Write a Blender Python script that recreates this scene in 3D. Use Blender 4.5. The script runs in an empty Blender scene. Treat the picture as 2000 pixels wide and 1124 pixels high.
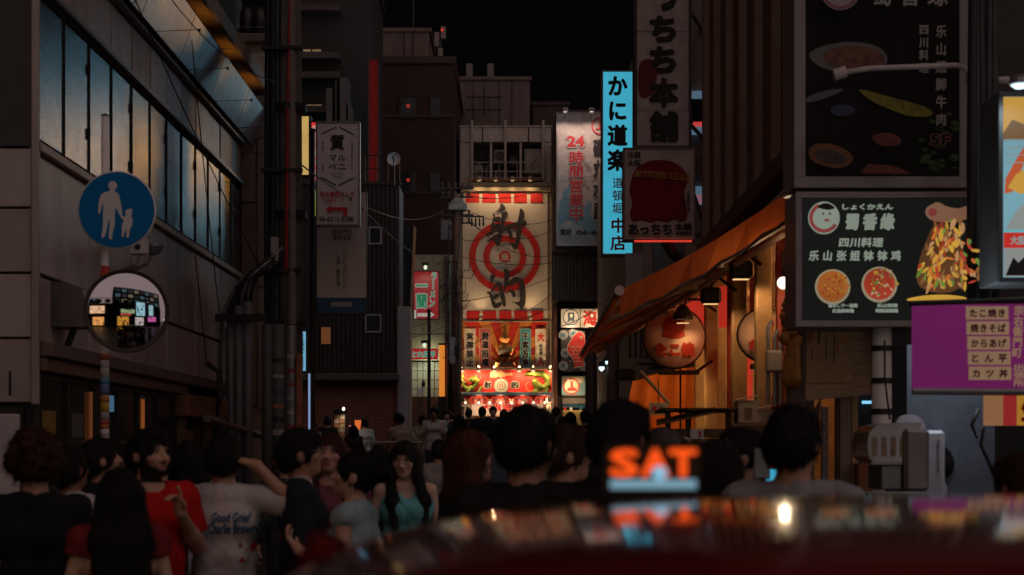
import bpy, math, random
import numpy as np
from mathutils import Vector, Matrix, Euler
from mathutils.bvhtree import BVHTree
random.seed(7)
rng = np.random.default_rng(7)
SC = bpy.context.scene
COL = SC.collection
R = math.radians

# ------------------------------------------------------------------ camera, world, light, exposure
FPX = 3300.0            # focal length in pixels of the 2000 px wide photograph
HORIZON = 880.0
CAM_Z = 1.6
cam_data = bpy.data.cameras.new('camera')
cam = bpy.data.objects.new('camera', cam_data)
COL.objects.link(cam)
cam.location = (0, 0, CAM_Z)
cam.rotation_euler = (R(90), 0, 0)
cam_data.sensor_width = 36
cam_data.lens = 36 * FPX / 2000
cam_data.shift_y = (HORIZON - 562) / 2000
cam_data.clip_start = 0.05
cam_data.clip_end = 500
cam_data.dof.use_dof = True
cam_data.dof.focus_distance = 34
cam_data.dof.aperture_fstop = 3.7
SC.camera = cam

world = bpy.data.worlds.new('World')
SC.world = world
world.use_nodes = True
_bg = world.node_tree.nodes['Background']
_sky = world.node_tree.nodes.new('ShaderNodeTexSky')
_sky.sky_type = 'NISHITA'
_sky.sun_disc = False
_sky.sun_elevation = R(35)
_sky.sun_rotation = R(190)
_mixn = world.node_tree.nodes.new('ShaderNodeMix')
_mixn.data_type = 'RGBA'
_mixn.inputs['Factor'].default_value = 0.9995
_mixn.inputs['B'].default_value = (0.0125, 0.0085, 0.0085, 1)     # city glow on a black night sky
world.node_tree.links.new(_sky.outputs['Color'], _mixn.inputs['A'])
world.node_tree.links.new(_mixn.outputs['Result'], _bg.inputs['Color'])
_bg.inputs['Strength'].default_value = 0.1

sun_d = bpy.data.lights.new('night_glow', 'SUN')
sun_d.energy = 0.70
sun_d.angle = R(120)
sun_d.color = (1.0, 0.73, 0.71)
sun = bpy.data.objects.new('night_glow', sun_d)
COL.objects.link(sun)
sun.rotation_euler = (R(62), 0, R(30))     # glow of the lit crossing behind and above the camera
sun.location = (0, -10, 20)

SC.view_settings.view_transform = 'Standard'
SC.view_settings.look = 'None'
SC.view_settings.exposure = 0
SC.view_settings.gamma = 1
SC.render.engine = 'CYCLES'
SC.cycles.use_denoising = True
SC.cycles.max_bounces = 6
SC.cycles.diffuse_bounces = 3
SC.cycles.glossy_bounces = 3
SC.cycles.transmission_bounces = 4
SC.cycles.sample_clamp_indirect = 2.0
SC.cycles.use_light_tree = True

# ------------------------------------------------------------------ helpers
def W(px, py, d):
    """the point seen at photo pixel (px, py) at a depth of d metres"""
    return Vector(((px - 1000) / FPX * d, d, CAM_Z + (HORIZON - py) / FPX * d))

def gz(d):
    """street level: flat at the crossing, then a gentle rise towards the far end"""
    return max(0.0, min(1.25, (d - 8) * 0.0265))

WLOC = {}
def wl(o): return WLOC.get(o.name, Vector((0, 0, 0)))

def tag(o, label=None, cat=None, group=None, kind=None):
    if label: o['label'] = label
    if cat: o['category'] = cat
    if group: o['group'] = group
    if kind: o['kind'] = kind
    return o

def thing(name, label, cat, loc, group=None):
    o = bpy.data.objects.new(name, None)
    COL.objects.link(o)
    o.empty_display_size = 0.2
    o.location = loc
    WLOC[o.name] = Vector(loc)
    return tag(o, label, cat, group)

def link_mesh(name, me, parent=None, loc=None):
    o = bpy.data.objects.new(name, me)
    COL.objects.link(o)
    if parent is not None:
        o.parent = parent
        WLOC[o.name] = wl(parent)
    elif loc is not None:
        o.location = loc
        WLOC[o.name] = Vector(loc)
    return o

def mesh_from(verts, faces, mats, smooth=False, midx=None):
    me = bpy.data.meshes.new('m')
    me.from_pydata([tuple(v) for v in verts], [], faces)
    for m in (mats if isinstance(mats, (list, tuple)) else [mats]):
        me.materials.append(m)
    if smooth and len(me.polygons):
        me.polygons.foreach_set('use_smooth', [True] * len(me.polygons))
    if midx is not None:
        me.polygons.foreach_set('material_index', midx)
    me.update()
    return me

class MB:
    """collects shapes in world coordinates; build() links them as one mesh object"""
    def __init__(s): s.v = []; s.f = []
    def add(s, vs, fs):
        n = len(s.v)
        s.v += [Vector(v) for v in vs]
        s.f += [tuple(i + n for i in f) for f in fs]
        return s
    def box(s, x0, y0, z0, x1, y1, z1, c=0.0):
        x0, x1 = min(x0, x1), max(x0, x1); y0, y1 = min(y0, y1), max(y0, y1); z0, z1 = min(z0, z1), max(z0, z1)
        c = min(c, (x1 - x0) * .45, (y1 - y0) * .45, (z1 - z0) * .45)
        if c <= 0:
            vs = [(x, y, z) for x in (x0, x1) for y in (y0, y1) for z in (z0, z1)]
            return s.add(vs, [(0, 1, 3, 2), (4, 6, 7, 5), (0, 4, 5, 1), (2, 3, 7, 6), (0, 2, 6, 4), (1, 5, 7, 3)])
        vs, idx = [], {}
        for ix, X in ((0, (x0, x0 + c)), (1, (x1, x1 - c))):
            for iy, Y in ((0, (y0, y0 + c)), (1, (y1, y1 - c))):
                for iz, Z in ((0, (z0, z0 + c)), (1, (z1, z1 - c))):
                    idx[ix, iy, iz] = len(vs)
                    vs += [(X[0], Y[1], Z[1]), (X[1], Y[0], Z[1]), (X[1], Y[1], Z[0])]
        fs = []
        g = lambda a, b, d, k: idx[a, b, d] + k
        for a in (0, 1):
            fs += [(g(a,0,0,0), g(a,1,0,0), g(a,1,1,0), g(a,0,1,0)), (g(0,a,0,1), g(1,a,0,1), g(1,a,1,1), g(0,a,1,1)), (g(0,0,a,2), g(1,0,a,2), g(1,1,a,2), g(0,1,a,2))]
            for b in (0, 1):
                fs += [(g(0,a,b,1), g(1,a,b,1), g(1,a,b,2), g(0,a,b,2)), (g(a,0,b,0), g(a,1,b,0), g(a,1,b,2), g(a,0,b,2)), (g(a,b,0,0), g(a,b,1,0), g(a,b,1,1), g(a,b,0,1))]
                for e in (0, 1): fs.append((g(a,b,e,0), g(a,b,e,1), g(a,b,e,2)))
        return s.add(vs, fs)
    def tube(s, pts, r, n=8, r1=None, cap=True):
        pts = [Vector(p) for p in pts]; N = len(pts)
        vs, fs = [], []
        up = None
        for i, p in enumerate(pts):
            t = (pts[min(i + 1, N - 1)] - pts[max(i - 1, 0)]).normalized()
            if up is None: up = Vector((0, 0, 1)) if abs(t.z) < .9 else Vector((0, 1, 0))
            a = t.cross(up).normalized(); b = a.cross(t).normalized(); up = b
            rr = r if r1 is None else r + (r1 - r) * i / max(1, N - 1)
            vs += [p + (a * math.cos(k * 2 * math.pi / n) + b * math.sin(k * 2 * math.pi / n)) * rr for k in range(n)]
        for i in range(N - 1):
            for k in range(n):
                fs.append((i * n + k, i * n + (k + 1) % n, (i + 1) * n + (k + 1) % n, (i + 1) * n + k))
        if cap: fs += [tuple(range(n))[::-1], tuple(range((N - 1) * n, N * n))]
        return s.add(vs, fs)
    def lathe(s, c, prof, n=20, axis='z'):
        """prof: (radius, offset along axis) pairs"""
        c = Vector(c); vs, fs = [], []
        for r, h in prof:
            for k in range(n):
                a = k * 2 * math.pi / n; u, v = r * math.cos(a), r * math.sin(a)
                vs.append(c + (Vector((u, v, h)) if axis == 'z' else Vector((u, h, v)) if axis == 'y' else Vector((h, u, v))))
        for i in range(len(prof) - 1):
            for k in range(n):
                fs.append((i * n + k, i * n + (k + 1) % n, (i + 1) * n + (k + 1) % n, (i + 1) * n + k))
        fs += [tuple(range(n))[::-1], tuple(range((len(prof) - 1) * n, len(prof) * n))]
        return s.add(vs, fs)
    def prism(s, poly, y0, y1):
        """polygon of (x, z) pushed from depth y0 to y1"""
        n = len(poly)
        vs = [(x, y0, z) for x, z in poly] + [(x, y1, z) for x, z in poly]
        return s.add(vs, [tuple(range(n)), tuple(range(2 * n - 1, n - 1, -1))] + [(i, i + n, (i + 1) % n + n, (i + 1) % n) for i in range(n)])
    def quad(s, a, b, c, d): return s.add([a, b, c, d], [(0, 1, 2, 3)])
    def slab(s, a, b, c, d, t):
        """a sheet a-b-c-d with thickness t"""
        a, b, c, d = map(Vector, (a, b, c, d)); n = (b - a).cross(d - a).normalized() * t
        vs = [a, b, c, d, a + n, b + n, c + n, d + n]
        return s.add(vs, [(3, 2, 1, 0), (4, 5, 6, 7), (0, 1, 5, 4), (1, 2, 6, 5), (2, 3, 7, 6), (3, 0, 4, 7)])
    def build(s, name, mat, parent=None, smooth=False, loc=None):
        if parent is not None: off = wl(parent)
        else:
            if loc is None:
                xs = [v.x for v in s.v]; ys = [v.y for v in s.v]
                loc = Vector(((min(xs) + max(xs)) / 2, (min(ys) + max(ys)) / 2, min(v.z for v in s.v)))
            off = Vector(loc)
        me = mesh_from([v - off for v in s.v], s.f, mat, smooth)
        return link_mesh(name, me, parent, None if parent is not None else off)

_pc = {}
def piece(name, x0, y0, z0, x1, y1, z1, mat, parent, c=0.004):
    """one box-like piece as its own part; alike pieces share mesh data"""
    sz = (round(abs(x1 - x0), 4), round(abs(y1 - y0), 4), round(abs(z1 - z0), 4)); key = (sz, mat.name, c)
    if key not in _pc:
        b = MB().box(-sz[0]/2, -sz[1]/2, -sz[2]/2, sz[0]/2, sz[1]/2, sz[2]/2, c)
        _pc[key] = mesh_from(b.v, b.f, mat)
    o = bpy.data.objects.new(name, _pc[key]); COL.objects.link(o)
    ctr = Vector(((x0 + x1) / 2, (y0 + y1) / 2, (z0 + z1) / 2))
    o.parent = parent; o.location = ctr - wl(parent); WLOC[o.name] = ctr
    return o

# ------------------------------------------------------------------ materials
_mc = {}
def M(name, col, rough=.6, metal=0.0, var=.25, scale=6.0, bump=0.0, spec=.4, stretch=(1, 1, 1), dirt=0.0):
    if name in _mc: return _mc[name]
    m = bpy.data.materials.new(name); m.use_nodes = True
    nt = m.node_tree; p = nt.nodes['Principled BSDF']
    tc = nt.nodes.new('ShaderNodeTexCoord'); mp = nt.nodes.new('ShaderNodeMapping'); mp.inputs['Scale'].default_value = stretch
    nt.links.new(tc.outputs['Object'], mp.inputs['Vector'])
    nz = nt.nodes.new('ShaderNodeTexNoise'); nz.inputs['Scale'].default_value = scale; nz.inputs['Detail'].default_value = 6; nz.inputs['Roughness'].default_value = .65
    nt.links.new(mp.outputs['Vector'], nz.inputs['Vector'])
    cr = nt.nodes.new('ShaderNodeValToRGB')
    cr.color_ramp.elements[0].position = .3; cr.color_ramp.elements[1].position = .72
    cr.color_ramp.elements[0].color = tuple(c * (1 - var) for c in col) + (1,)
    cr.color_ramp.elements[1].color = tuple(min(1, c * (1 + var * .6)) for c in col) + (1,)
    nt.links.new(nz.outputs['Fac'], cr.inputs['Fac'])
    out = cr.outputs['Color']
    if dirt > 0:
        n2 = nt.nodes.new('ShaderNodeTexNoise'); n2.inputs['Scale'].default_value = 1.3; n2.inputs['Detail'].default_value = 8
        mp2 = nt.nodes.new('ShaderNodeMapping'); mp2.inputs['Scale'].default_value = (2.2, 2.2, .35)
        nt.links.new(tc.outputs['Object'], mp2.inputs['Vector']); nt.links.new(mp2.outputs['Vector'], n2.inputs['Vector'])
        r2 = nt.nodes.new('ShaderNodeValToRGB'); r2.color_ramp.elements[0].position = .42; r2.color_ramp.elements[1].position = .7
        r2.color_ramp.elements[0].color = (0, 0, 0, 1); r2.color_ramp.elements[1].color = (dirt, dirt, dirt, 1)
        nt.links.new(n2.outputs['Fac'], r2.inputs['Fac'])
        mx = nt.nodes.new('ShaderNodeMix'); mx.data_type = 'RGBA'; mx.inputs['B'].default_value = tuple(c * .35 for c in col) + (1,)
        nt.links.new(r2.outputs['Color'], mx.inputs['Factor']); nt.links.new(out, mx.inputs['A']); out = mx.outputs['Result']
    nt.links.new(out, p.inputs['Base Color'])
    p.inputs['Roughness'].default_value = rough; p.inputs['Metallic'].default_value = metal
    p.inputs['Specular IOR Level'].default_value = spec
    if bump > 0:
        bp = nt.nodes.new('ShaderNodeBump'); bp.inputs['Strength'].default_value = bump; bp.inputs['Distance'].default_value = .01
        nt.links.new(nz.outputs['Fac'], bp.inputs['Height']); nt.links.new(bp.outputs['Normal'], p.inputs['Normal'])
    _mc[name] = m
    return m

def E(name, col, s=1.0, base=.02, var=.12):
    """a face with emission: lamp, screen, backlit sign, or cloth with a painted glow"""
    if name in _mc: return _mc[name]
    m = M(name, tuple(min(1, base) for c in col), rough=.6, var=.05, spec=.15)
    nt = m.node_tree; p = nt.nodes['Principled BSDF']
    p.inputs['Emission Color'].default_value = (*col, 1); p.inputs['Emission Strength'].default_value = s
    if var > 0:
        nz = nt.nodes.new('ShaderNodeTexNoise'); nz.inputs['Scale'].default_value = 1.7; nz.inputs['Detail'].default_value = 3
        tc = nt.nodes.new('ShaderNodeTexCoord'); nt.links.new(tc.outputs['Object'], nz.inputs['Vector'])
        mr = nt.nodes.new('ShaderNodeMapRange'); mr.inputs['From Min'].default_value = .3; mr.inputs['From Max'].default_value = .7
        mr.inputs['To Min'].default_value = s * (1 - var); mr.inputs['To Max'].default_value = s * (1 + var)
        nt.links.new(nz.outputs['Fac'], mr.inputs['Value']); nt.links.new(mr.outputs['Result'], p.inputs['Emission Strength'])
    return m

def brick_mat(name, c1, c2, mortar, scale, bw=.25, bh=.07):
    if name in _mc: return _mc[name]
    m = M(name, c1, rough=.8, bump=.2); nt = m.node_tree; p = nt.nodes['Principled BSDF']
    tc = nt.nodes.new('ShaderNodeTexCoord'); sp = nt.nodes.new('ShaderNodeSeparateXYZ'); cb = nt.nodes.new('ShaderNodeCombineXYZ')
    nt.links.new(tc.outputs['Object'], sp.inputs['Vector'])
    ad = nt.nodes.new('ShaderNodeMath'); nt.links.new(sp.outputs['X'], ad.inputs[0]); nt.links.new(sp.outputs['Y'], ad.inputs[1])
    nt.links.new(ad.outputs[0], cb.inputs['X']); nt.links.new(sp.outputs['Z'], cb.inputs['Y'])
    br = nt.nodes.new('ShaderNodeTexBrick'); br.inputs['Scale'].default_value = scale
    br.inputs['Color1'].default_value = (*c1, 1); br.inputs['Color2'].default_value = (*c2, 1); br.inputs['Mortar'].default_value = (*mortar, 1)
    br.inputs['Brick Width'].default_value = bw; br.inputs['Row Height'].default_value = bh; br.inputs['Mortar Size'].default_value = .008
    nt.links.new(cb.outputs['Vector'], br.inputs['Vector']); nt.links.new(br.outputs['Color'], p.inputs['Base Color'])
    return m

def spot(name, loc, target, energy, col, parent, angle=90, blend=.6, size=.06):
    l = bpy.data.lights.new(name, 'SPOT'); l.energy = energy; l.color = col; l.spot_size = R(angle); l.spot_blend = blend; l.shadow_soft_size = size
    o = bpy.data.objects.new(name, l); COL.objects.link(o)
    o.rotation_euler = (Vector(target) - Vector(loc)).to_track_quat('-Z', 'Y').to_euler()
    o.location = Vector(loc) - wl(parent); o.parent = parent
    return o

def point(name, loc, energy, col, parent, size=.08):
    l = bpy.data.lights.new(name, 'POINT'); l.energy = energy; l.color = col; l.shadow_soft_size = size
    o = bpy.data.objects.new(name, l); COL.objects.link(o); o.location = Vector(loc) - wl(parent); o.parent = parent
    return o

# ------------------------------------------------------------------ lettering
_gc = {}
def glyph(ch):
    if ch in _gc: return _gc[ch]
    cu = bpy.data.curves.new('glyph', 'FONT'); cu.body = ch; cu.size = 1.0; cu.resolution_u = 2
    ob = bpy.data.objects.new('glyph', cu); COL.objects.link(ob)
    dg = bpy.context.evaluated_depsgraph_get()
    me = bpy.data.meshes.new_from_object(ob.evaluated_get(dg))
    n = len(me.vertices); a = np.zeros(n * 3); me.vertices.foreach_get('co', a); a = a.reshape(-1, 3)[:, :2]
    f = [tuple(p.vertices) for p in me.polygons]
    bpy.data.objects.remove(ob); bpy.data.meshes.remove(me); bpy.data.curves.remove(cu)
    _gc[ch] = (a, f)
    return _gc[ch]

def layout(s, vertical=False, latin=False, gap=0.0):
    """unit-size lettering: verts (x, z) and faces"""
    V, F, n = [], [], 0
    if latin:
        a, f = glyph(s); return a.copy(), list(f)
    for i, ch in enumerate(s):
        if ch == ' ': continue
        a, f = glyph(ch)
        if len(a) == 0: continue
        a = a.copy(); c = np.array([.5, .38]) if ord(ch) > 0x2000 else (a.min(0) + a.max(0)) / 2
        a -= c
        if vertical and ch in 'ー': a = np.stack([-a[:, 1], -a[:, 0]], 1)
        a += np.array([0, -i * (1 + gap)]) if vertical else np.array([i * (1 + gap), 0])
        V.append(a); F += [tuple(k + n for k in q) for q in f]; n += len(a)
    return np.concatenate(V), F

class Board:
    """a sign or picture facing the camera side of the street, laid out at its own depth d"""
    def __init__(s, name, label, cat, box, d, face, edge=None, depth=.14, rim=.03, group=None, parent=None, bleed=0):
        s.d = d; s.k = d / FPX; s.box = box; s.lv = 0
        x0, y0, x1, y1 = box
        a = W(x0, y1, d); b = W(x1, y0, d); s.a, s.b = a, b
        s.root = parent or thing(name, label, cat, ((a.x + b.x) / 2, d, a.z), group)
        if edge is not None:
            m = MB()
            m.box(a.x - rim, d, a.z - rim, b.x + rim, d + depth, b.z + rim, .006)
            s.body = m.build('case', edge, s.root)
            fr = MB()
            for q in ((a.x - rim, a.z - rim, b.x + rim, a.z), (a.x - rim, b.z, b.x + rim, b.z + rim), (a.x - rim, a.z, a.x, b.z), (b.x, a.z, b.x + rim, b.z)):
                fr.box(q[0], d - .03, q[1], q[2], d - .001, q[3], .004)
            if rim > 0: fr.build('frame', edge, s.root)
        if face is not None:
            MB().box(a.x + .001, d - .012, a.z + .001, b.x - .001, d - .0015, b.z - .001).build('face', face, s.root)
        s.y = d - .014
    def pt(s, px, py): return ((px - 1000) * s.k, CAM_Z + (HORIZON - py) * s.k)
    def lay(s):
        s.y -= .003; return s.y
    def rect(s, x0, y0, x1, y1, mat, name='print', t=.002):
        y = s.lay(); a = s.pt(x0, y1); b = s.pt(x1, y0)
        return MB().box(a[0], y, a[1], b[0], y + t, b[1]).build(name, mat, s.root)
    def poly(s, pts, mat, name='print', smooth=0):
        y = s.lay(); q = [s.pt(*p) for p in pts]
        if smooth:
            for _ in range(smooth):
                q = [w for i in range(len(q)) for w in ((q[i][0] * .75 + q[(i + 1) % len(q)][0] * .25, q[i][1] * .75 + q[(i + 1) % len(q)][1] * .25), (q[i][0] * .25 + q[(i + 1) % len(q)][0] * .75, q[i][1] * .25 + q[(i + 1) % len(q)][1] * .75))]
        area = sum(q[i][0] * q[(i + 1) % len(q)][1] - q[(i + 1) % len(q)][0] * q[i][1] for i in range(len(q)))
        if area < 0: q = q[::-1]
        return MB().prism(q, y, y + .002).build(name, mat, s.root)
    def disc(s, cx, cy, rx, mat, name='print', ry=None, n=28):
        ry = ry or rx
        return s.poly([(cx + rx * math.cos(i * 2 * math.pi / n), cy + ry * math.sin(i * 2 * math.pi / n)) for i in range(n)], mat, name)
    def ring(s, cx, cy, r0, r1, mat, name='ring', n=48, a0=0, a1=360):
        y = s.lay(); m = MB(); vs, fs = [], []
        for i in range(n + 1):
            a = R(a0 + (a1 - a0) * i / n)
            for r in (r0, r1):
                x, z = s.pt(cx + r * math.cos(a), cy - r * math.sin(a)); vs.append((x, y, z))
        for i in range(n): fs.append((2 * i, 2 * i + 1, 2 * i + 3, 2 * i + 2))
        return m.add(vs, fs).build(name, mat, s.root)
    def line(s, pts, w, mat, name='line'):
        y = s.lay(); m = MB()
        for p, q in zip(pts, pts[1:]):
            p = Vector(s.pt(*p)); q = Vector(s.pt(*q)); n = (q - p); n = Vector((-n.y, n.x)).normalized() * w * s.k / 2
            m.add([(p.x - n.x, y, p.y - n.y), (q.x - n.x, y, q.y - n.y), (q.x + n.x, y, q.y + n.y), (p.x + n.x, y, p.y + n.y)], [(0, 1, 2, 3)])
        return m.build(name, mat, s.root)
    def text(s, st, x0, y0, x1, y1, mat, vertical=False, latin=False, bold=0.0, outline=None, ow=.09, gap=0.0, shear=0.0, name='lettering', aniso=1.0):
        if outline is not None: s._text(st, x0, y0, x1, y1, outline, vertical, latin, bold + ow, gap, shear, name + '_outline', 1.0, bold)
        return s._text(st, x0, y0, x1, y1, mat, vertical, latin, bold, gap, shear, name, aniso, bold)
    def _text(s, st, x0, y0, x1, y1, mat, vertical, latin, bold, gap, shear, name, aniso, bfit):
        a, f = layout(st, vertical, latin, gap)
        if shear: a[:, 0] += a[:, 1] * shear
        lo, hi = a.min(0), a.max(0); em = max(.2, 1.0 if not latin else .72)
        A = s.pt(x0, y1); B = s.pt(x1, y0)
        sx = (B[0] - A[0]) / (hi[0] - lo[0] + 2 * bfit); sz = (B[1] - A[1]) / (hi[1] - lo[1] + 2 * bfit)
        off = [(0, 0)]
        if bold > 0: off = [(0, 0)] + [(bold * aniso * math.cos(k * math.pi / 4), bold * math.sin(k * math.pi / 4)) for k in ((0, 2, 4, 6) if len(a) > 900 else (0, 1, 2, 3, 4, 5, 6, 7))]
        y = s.lay(); V, F, n = [], [], 0
        for i, (ox, oz) in enumerate(off):
            x = A[0] + (a[:, 0] - lo[0] + bfit + ox) * sx; z = A[1] + (a[:, 1] - lo[1] + bfit + oz) * sz
            V.append(np.stack([x, np.full(len(x), y + i * .00025), z], 1)); F += [tuple(k + n for k in q) for q in f]; n += len(x)
        off = wl(s.root); V = np.concatenate(V) - np.array(off)
        return link_mesh(name, mesh_from(V, F, mat), s.root)
# ------------------------------------------------------------------ organic shapes: signed distance field -> surface nets
class SDF:
    def __init__(s, lo, hi, h):
        s.h = h; s.lo = np.array(lo, float); s.n = np.ceil((np.array(hi) - s.lo) / h).astype(int) + 1
        s.ax = [(s.lo[i] + h * np.arange(s.n[i])).astype(np.float32) for i in range(3)]
        s.F = np.full(tuple(s.n), .06, np.float32)
    def win(s, lo, hi, m):
        a = np.clip(np.floor((np.array(lo) - m - s.lo) / s.h).astype(int), 0, s.n); b = np.clip(np.ceil((np.array(hi) + m - s.lo) / s.h).astype(int) + 1, 0, s.n)
        if np.any(b <= a): return None
        sl = tuple(slice(a[i], b[i]) for i in range(3))
        X = s.ax[0][sl[0]][:, None, None]; Y = s.ax[1][sl[1]][None, :, None]; Z = s.ax[2][sl[2]][None, None, :]
        return sl, X, Y, Z
    def put(s, sl, d, k, op):
        f = s.F[sl]
        if op == 'u':
            if k > 0:
                hh = np.clip(.5 + .5 * (f - d) / k, 0, 1); s.F[sl] = f * (1 - hh) + d * hh - k * hh * (1 - hh)
            else: s.F[sl] = np.minimum(f, d)
        else:
            d = -d
            if k > 0:
                hh = np.clip(.5 - .5 * (f - d) / k, 0, 1); s.F[sl] = f * (1 - hh) + d * hh + k * hh * (1 - hh)
            else: s.F[sl] = np.maximum(f, d)
    def cone(s, a, b, ra, rb=None, k=.02, op='u'):
        rb = ra if rb is None else rb; a = np.array(a, float); b = np.array(b, float); rm = max(ra, rb)
        w = s.win(np.minimum(a, b) - rm, np.maximum(a, b) + rm, max(k, 3 * s.h) + .005)
        if w is None: return s
        sl, X, Y, Z = w; d = b - a; L = max(1e-9, float(d @ d))
        t = np.clip(((X - a[0]) * d[0] + (Y - a[1]) * d[1] + (Z - a[2]) * d[2]) / L, 0, 1)
        D = np.sqrt((X - a[0] - t * d[0]) ** 2 + (Y - a[1] - t * d[1]) ** 2 + (Z - a[2] - t * d[2]) ** 2) - (ra + (rb - ra) * t)
        s.put(sl, D.astype(np.float32), k, op); return s
    def chain(s, pts, rs, k=.02, op='u'):
        for i in range(len(pts) - 1): s.cone(pts[i], pts[i + 1], rs[i], rs[i + 1], k, op)
        return s
    def ell(s, c, r, Rm=None, k=.02, op='u'):
        c = np.array(c, float); r = np.array(r, float); rm = r.max()
        w = s.win(c - rm, c + rm, max(k, 3 * s.h) + .005)
        if w is None: return s
        sl, X, Y, Z = w; X = X - c[0]; Y = Y - c[1]; Z = Z - c[2]
        if Rm is not None:
            A = np.array(Rm).T
            X, Y, Z = A[0, 0] * X + A[0, 1] * Y + A[0, 2] * Z, A[1, 0] * X + A[1, 1] * Y + A[1, 2] * Z, A[2, 0] * X + A[2, 1] * Y + A[2, 2] * Z
        k0 = np.sqrt((X / r[0]) ** 2 + (Y / r[1]) ** 2 + (Z / r[2]) ** 2); k1 = np.sqrt((X / r[0] ** 2) ** 2 + (Y / r[1] ** 2) ** 2 + (Z / r[2] ** 2) ** 2)
        D = k0 * (k0 - 1) / np.maximum(k1, 1e-6)
        s.put(sl, D.astype(np.float32), k, op); return s
    def plane(s, n, p):
        """keeps the side that n points away from"""
        n = np.array(n, float); n /= np.linalg.norm(n); p = np.array(p, float)
        D = (s.ax[0][:, None, None] - p[0]) * n[0] + (s.ax[1][None, :, None] - p[1]) * n[1] + (s.ax[2][None, None, :] - p[2]) * n[2]
        s.F = np.maximum(s.F, D.astype(np.float32)); return s
    def wave(s, amp, fx, fy, fz, ph=0):
        X = s.ax[0][:, None, None]; Y = s.ax[1][None, :, None]; Z = s.ax[2][None, None, :]
        D = np.sin(X * fx + 1.7 * np.sin(Z * fz * .31 + ph) + ph) * np.sin(Z * fz + Y * fy * .6 + 2.1 * ph) * .6 + np.sin(X * fx * 1.7 - Z * fz * .9 + Y * fy + ph * 3) * .4
        s.F += (amp * D).astype(np.float32); return s
    def mesh(s):
        F = s.F; S = F < 0; n = s.n
        c = S[:-1, :-1, :-1].astype(np.int8)
        tot = np.zeros(c.shape, np.int8)
        for i in (0, 1):
            for j in (0, 1):
                for k in (0, 1): tot += S[i:n[0] - 1 + i, j:n[1] - 1 + j, k:n[2] - 1 + k]
        act = (tot > 0) & (tot < 8); ids = np.argwhere(act)
        if len(ids) == 0: return np.zeros((0, 3)), []
        lut = np.full(act.shape, -1, np.int64); lut[act] = np.arange(len(ids))
        corner = {}
        for i in (0, 1):
            for j in (0, 1):
                for k in (0, 1): corner[i, j, k] = F[ids[:, 0] + i, ids[:, 1] + j, ids[:, 2] + k].astype(float)
        acc = np.zeros((len(ids), 3)); cnt = np.zeros(len(ids))
        for ax in range(3):
            for u in (0, 1):
                for v in (0, 1):
                    a = [u, v]; a.insert(ax, 0); b = [u, v]; b.insert(ax, 1)
                    fa, fb = corner[tuple(a)], corner[tuple(b)]; m = (fa < 0) != (fb < 0)
                    t = fa[m] / (fa[m] - fb[m]); p = np.tile(np.array(a, float), (m.sum(), 1)); p[:, ax] = t
                    acc[m] += p; cnt[m] += 1
        V = s.lo + (ids + acc / np.maximum(cnt, 1)[:, None]) * s.h
        Q = []
        for ax in range(3):
            o1, o2 = [(1, 2), (2, 0), (0, 1)][ax]
            sl0 = [slice(1, -1)] * 3; sl1 = [slice(1, -1)] * 3
            sl0[ax] = slice(0, -1); sl1[ax] = slice(1, None)
            A, B = S[tuple(sl0)], S[tuple(sl1)]
            e = np.argwhere(A != B)
            if len(e) == 0: continue
            inside = A[e[:, 0], e[:, 1], e[:, 2]]
            base = e.copy()
            for o in (o1, o2): base[:, o] += 1
            d1 = np.zeros(3, int); d1[o1] = 1; d2 = np.zeros(3, int); d2[o2] = 1
            q = [lut[tuple((base - x).T)] for x in (d1 + d2, d2, 0 * d1, d1)]
            q = np.stack(q, 1); q[~inside] = q[~inside][:, ::-1]; Q.append(q)
        Q = np.concatenate(Q); Q = Q[(Q >= 0).all(1)]
        return V, Q.tolist()

def org(name, s, mat, parent, col=None, loc=(0, 0, 0)):
    V, Q = s.mesh()
    me = mesh_from(V, Q, mat, True)
    if col is not None and len(V):
        at = me.color_attributes.new('tint', 'FLOAT_COLOR', 'POINT')
        c = np.ones((len(V), 4), np.float32); c[:, :3] = col(V); at.data.foreach_set('color', c.ravel())
    o = link_mesh(name, me, parent)
    o.location = loc
    return o

def attr_mat(name, rough=.5, sss=0.0, spec=.35):
    if name in _mc: return _mc[name]
    m = M(name, (.5, .4, .3), rough=rough, spec=spec, var=.12, scale=25); nt = m.node_tree; p = nt.nodes['Principled BSDF']
    at = nt.nodes.new('ShaderNodeAttribute'); at.attribute_name = 'tint'
    mx = nt.nodes.new('ShaderNodeMix'); mx.data_type = 'RGBA'; mx.blend_type = 'MULTIPLY'; mx.inputs['Factor'].default_value = 1
    nz = nt.nodes.new('ShaderNodeTexNoise'); nz.inputs['Scale'].default_value = 30
    cr = nt.nodes.new('ShaderNodeValToRGB'); cr.color_ramp.elements[0].color = (.85, .8, .78, 1); cr.color_ramp.elements[1].color = (1.08, 1.05, 1.02, 1)
    nt.links.new(nz.outputs['Fac'], cr.inputs['Fac']); nt.links.new(at.outputs['Color'], mx.inputs['A']); nt.links.new(cr.outputs['Color'], mx.inputs['B'])
    nt.links.new(mx.outputs['Result'], p.inputs['Base Color'])
    return m
SKIN = attr_mat('skin')

def cloth(col, name=None, rough=.85):
    return M(name or 'cloth_%02x%02x%02x' % tuple(int(c * 255) for c in col), col, rough=rough, var=.18, scale=14, bump=.15, spec=.15)

def hair_mat(col):
    n = 'hair_%02x%02x%02x' % tuple(int(c * 255) for c in col)
    return M(n, col, rough=.62, var=.6, scale=90, stretch=(1, 1, .10), bump=.9, spec=.16)

HAND = [((-.034, .004), .068, .0085), ((-.012, .012), .080, .009), ((.010, .012), .075, .0085), ((.030, .004), .060, .0075)]   # index, middle, ring, little: root offset, length, radius

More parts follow.
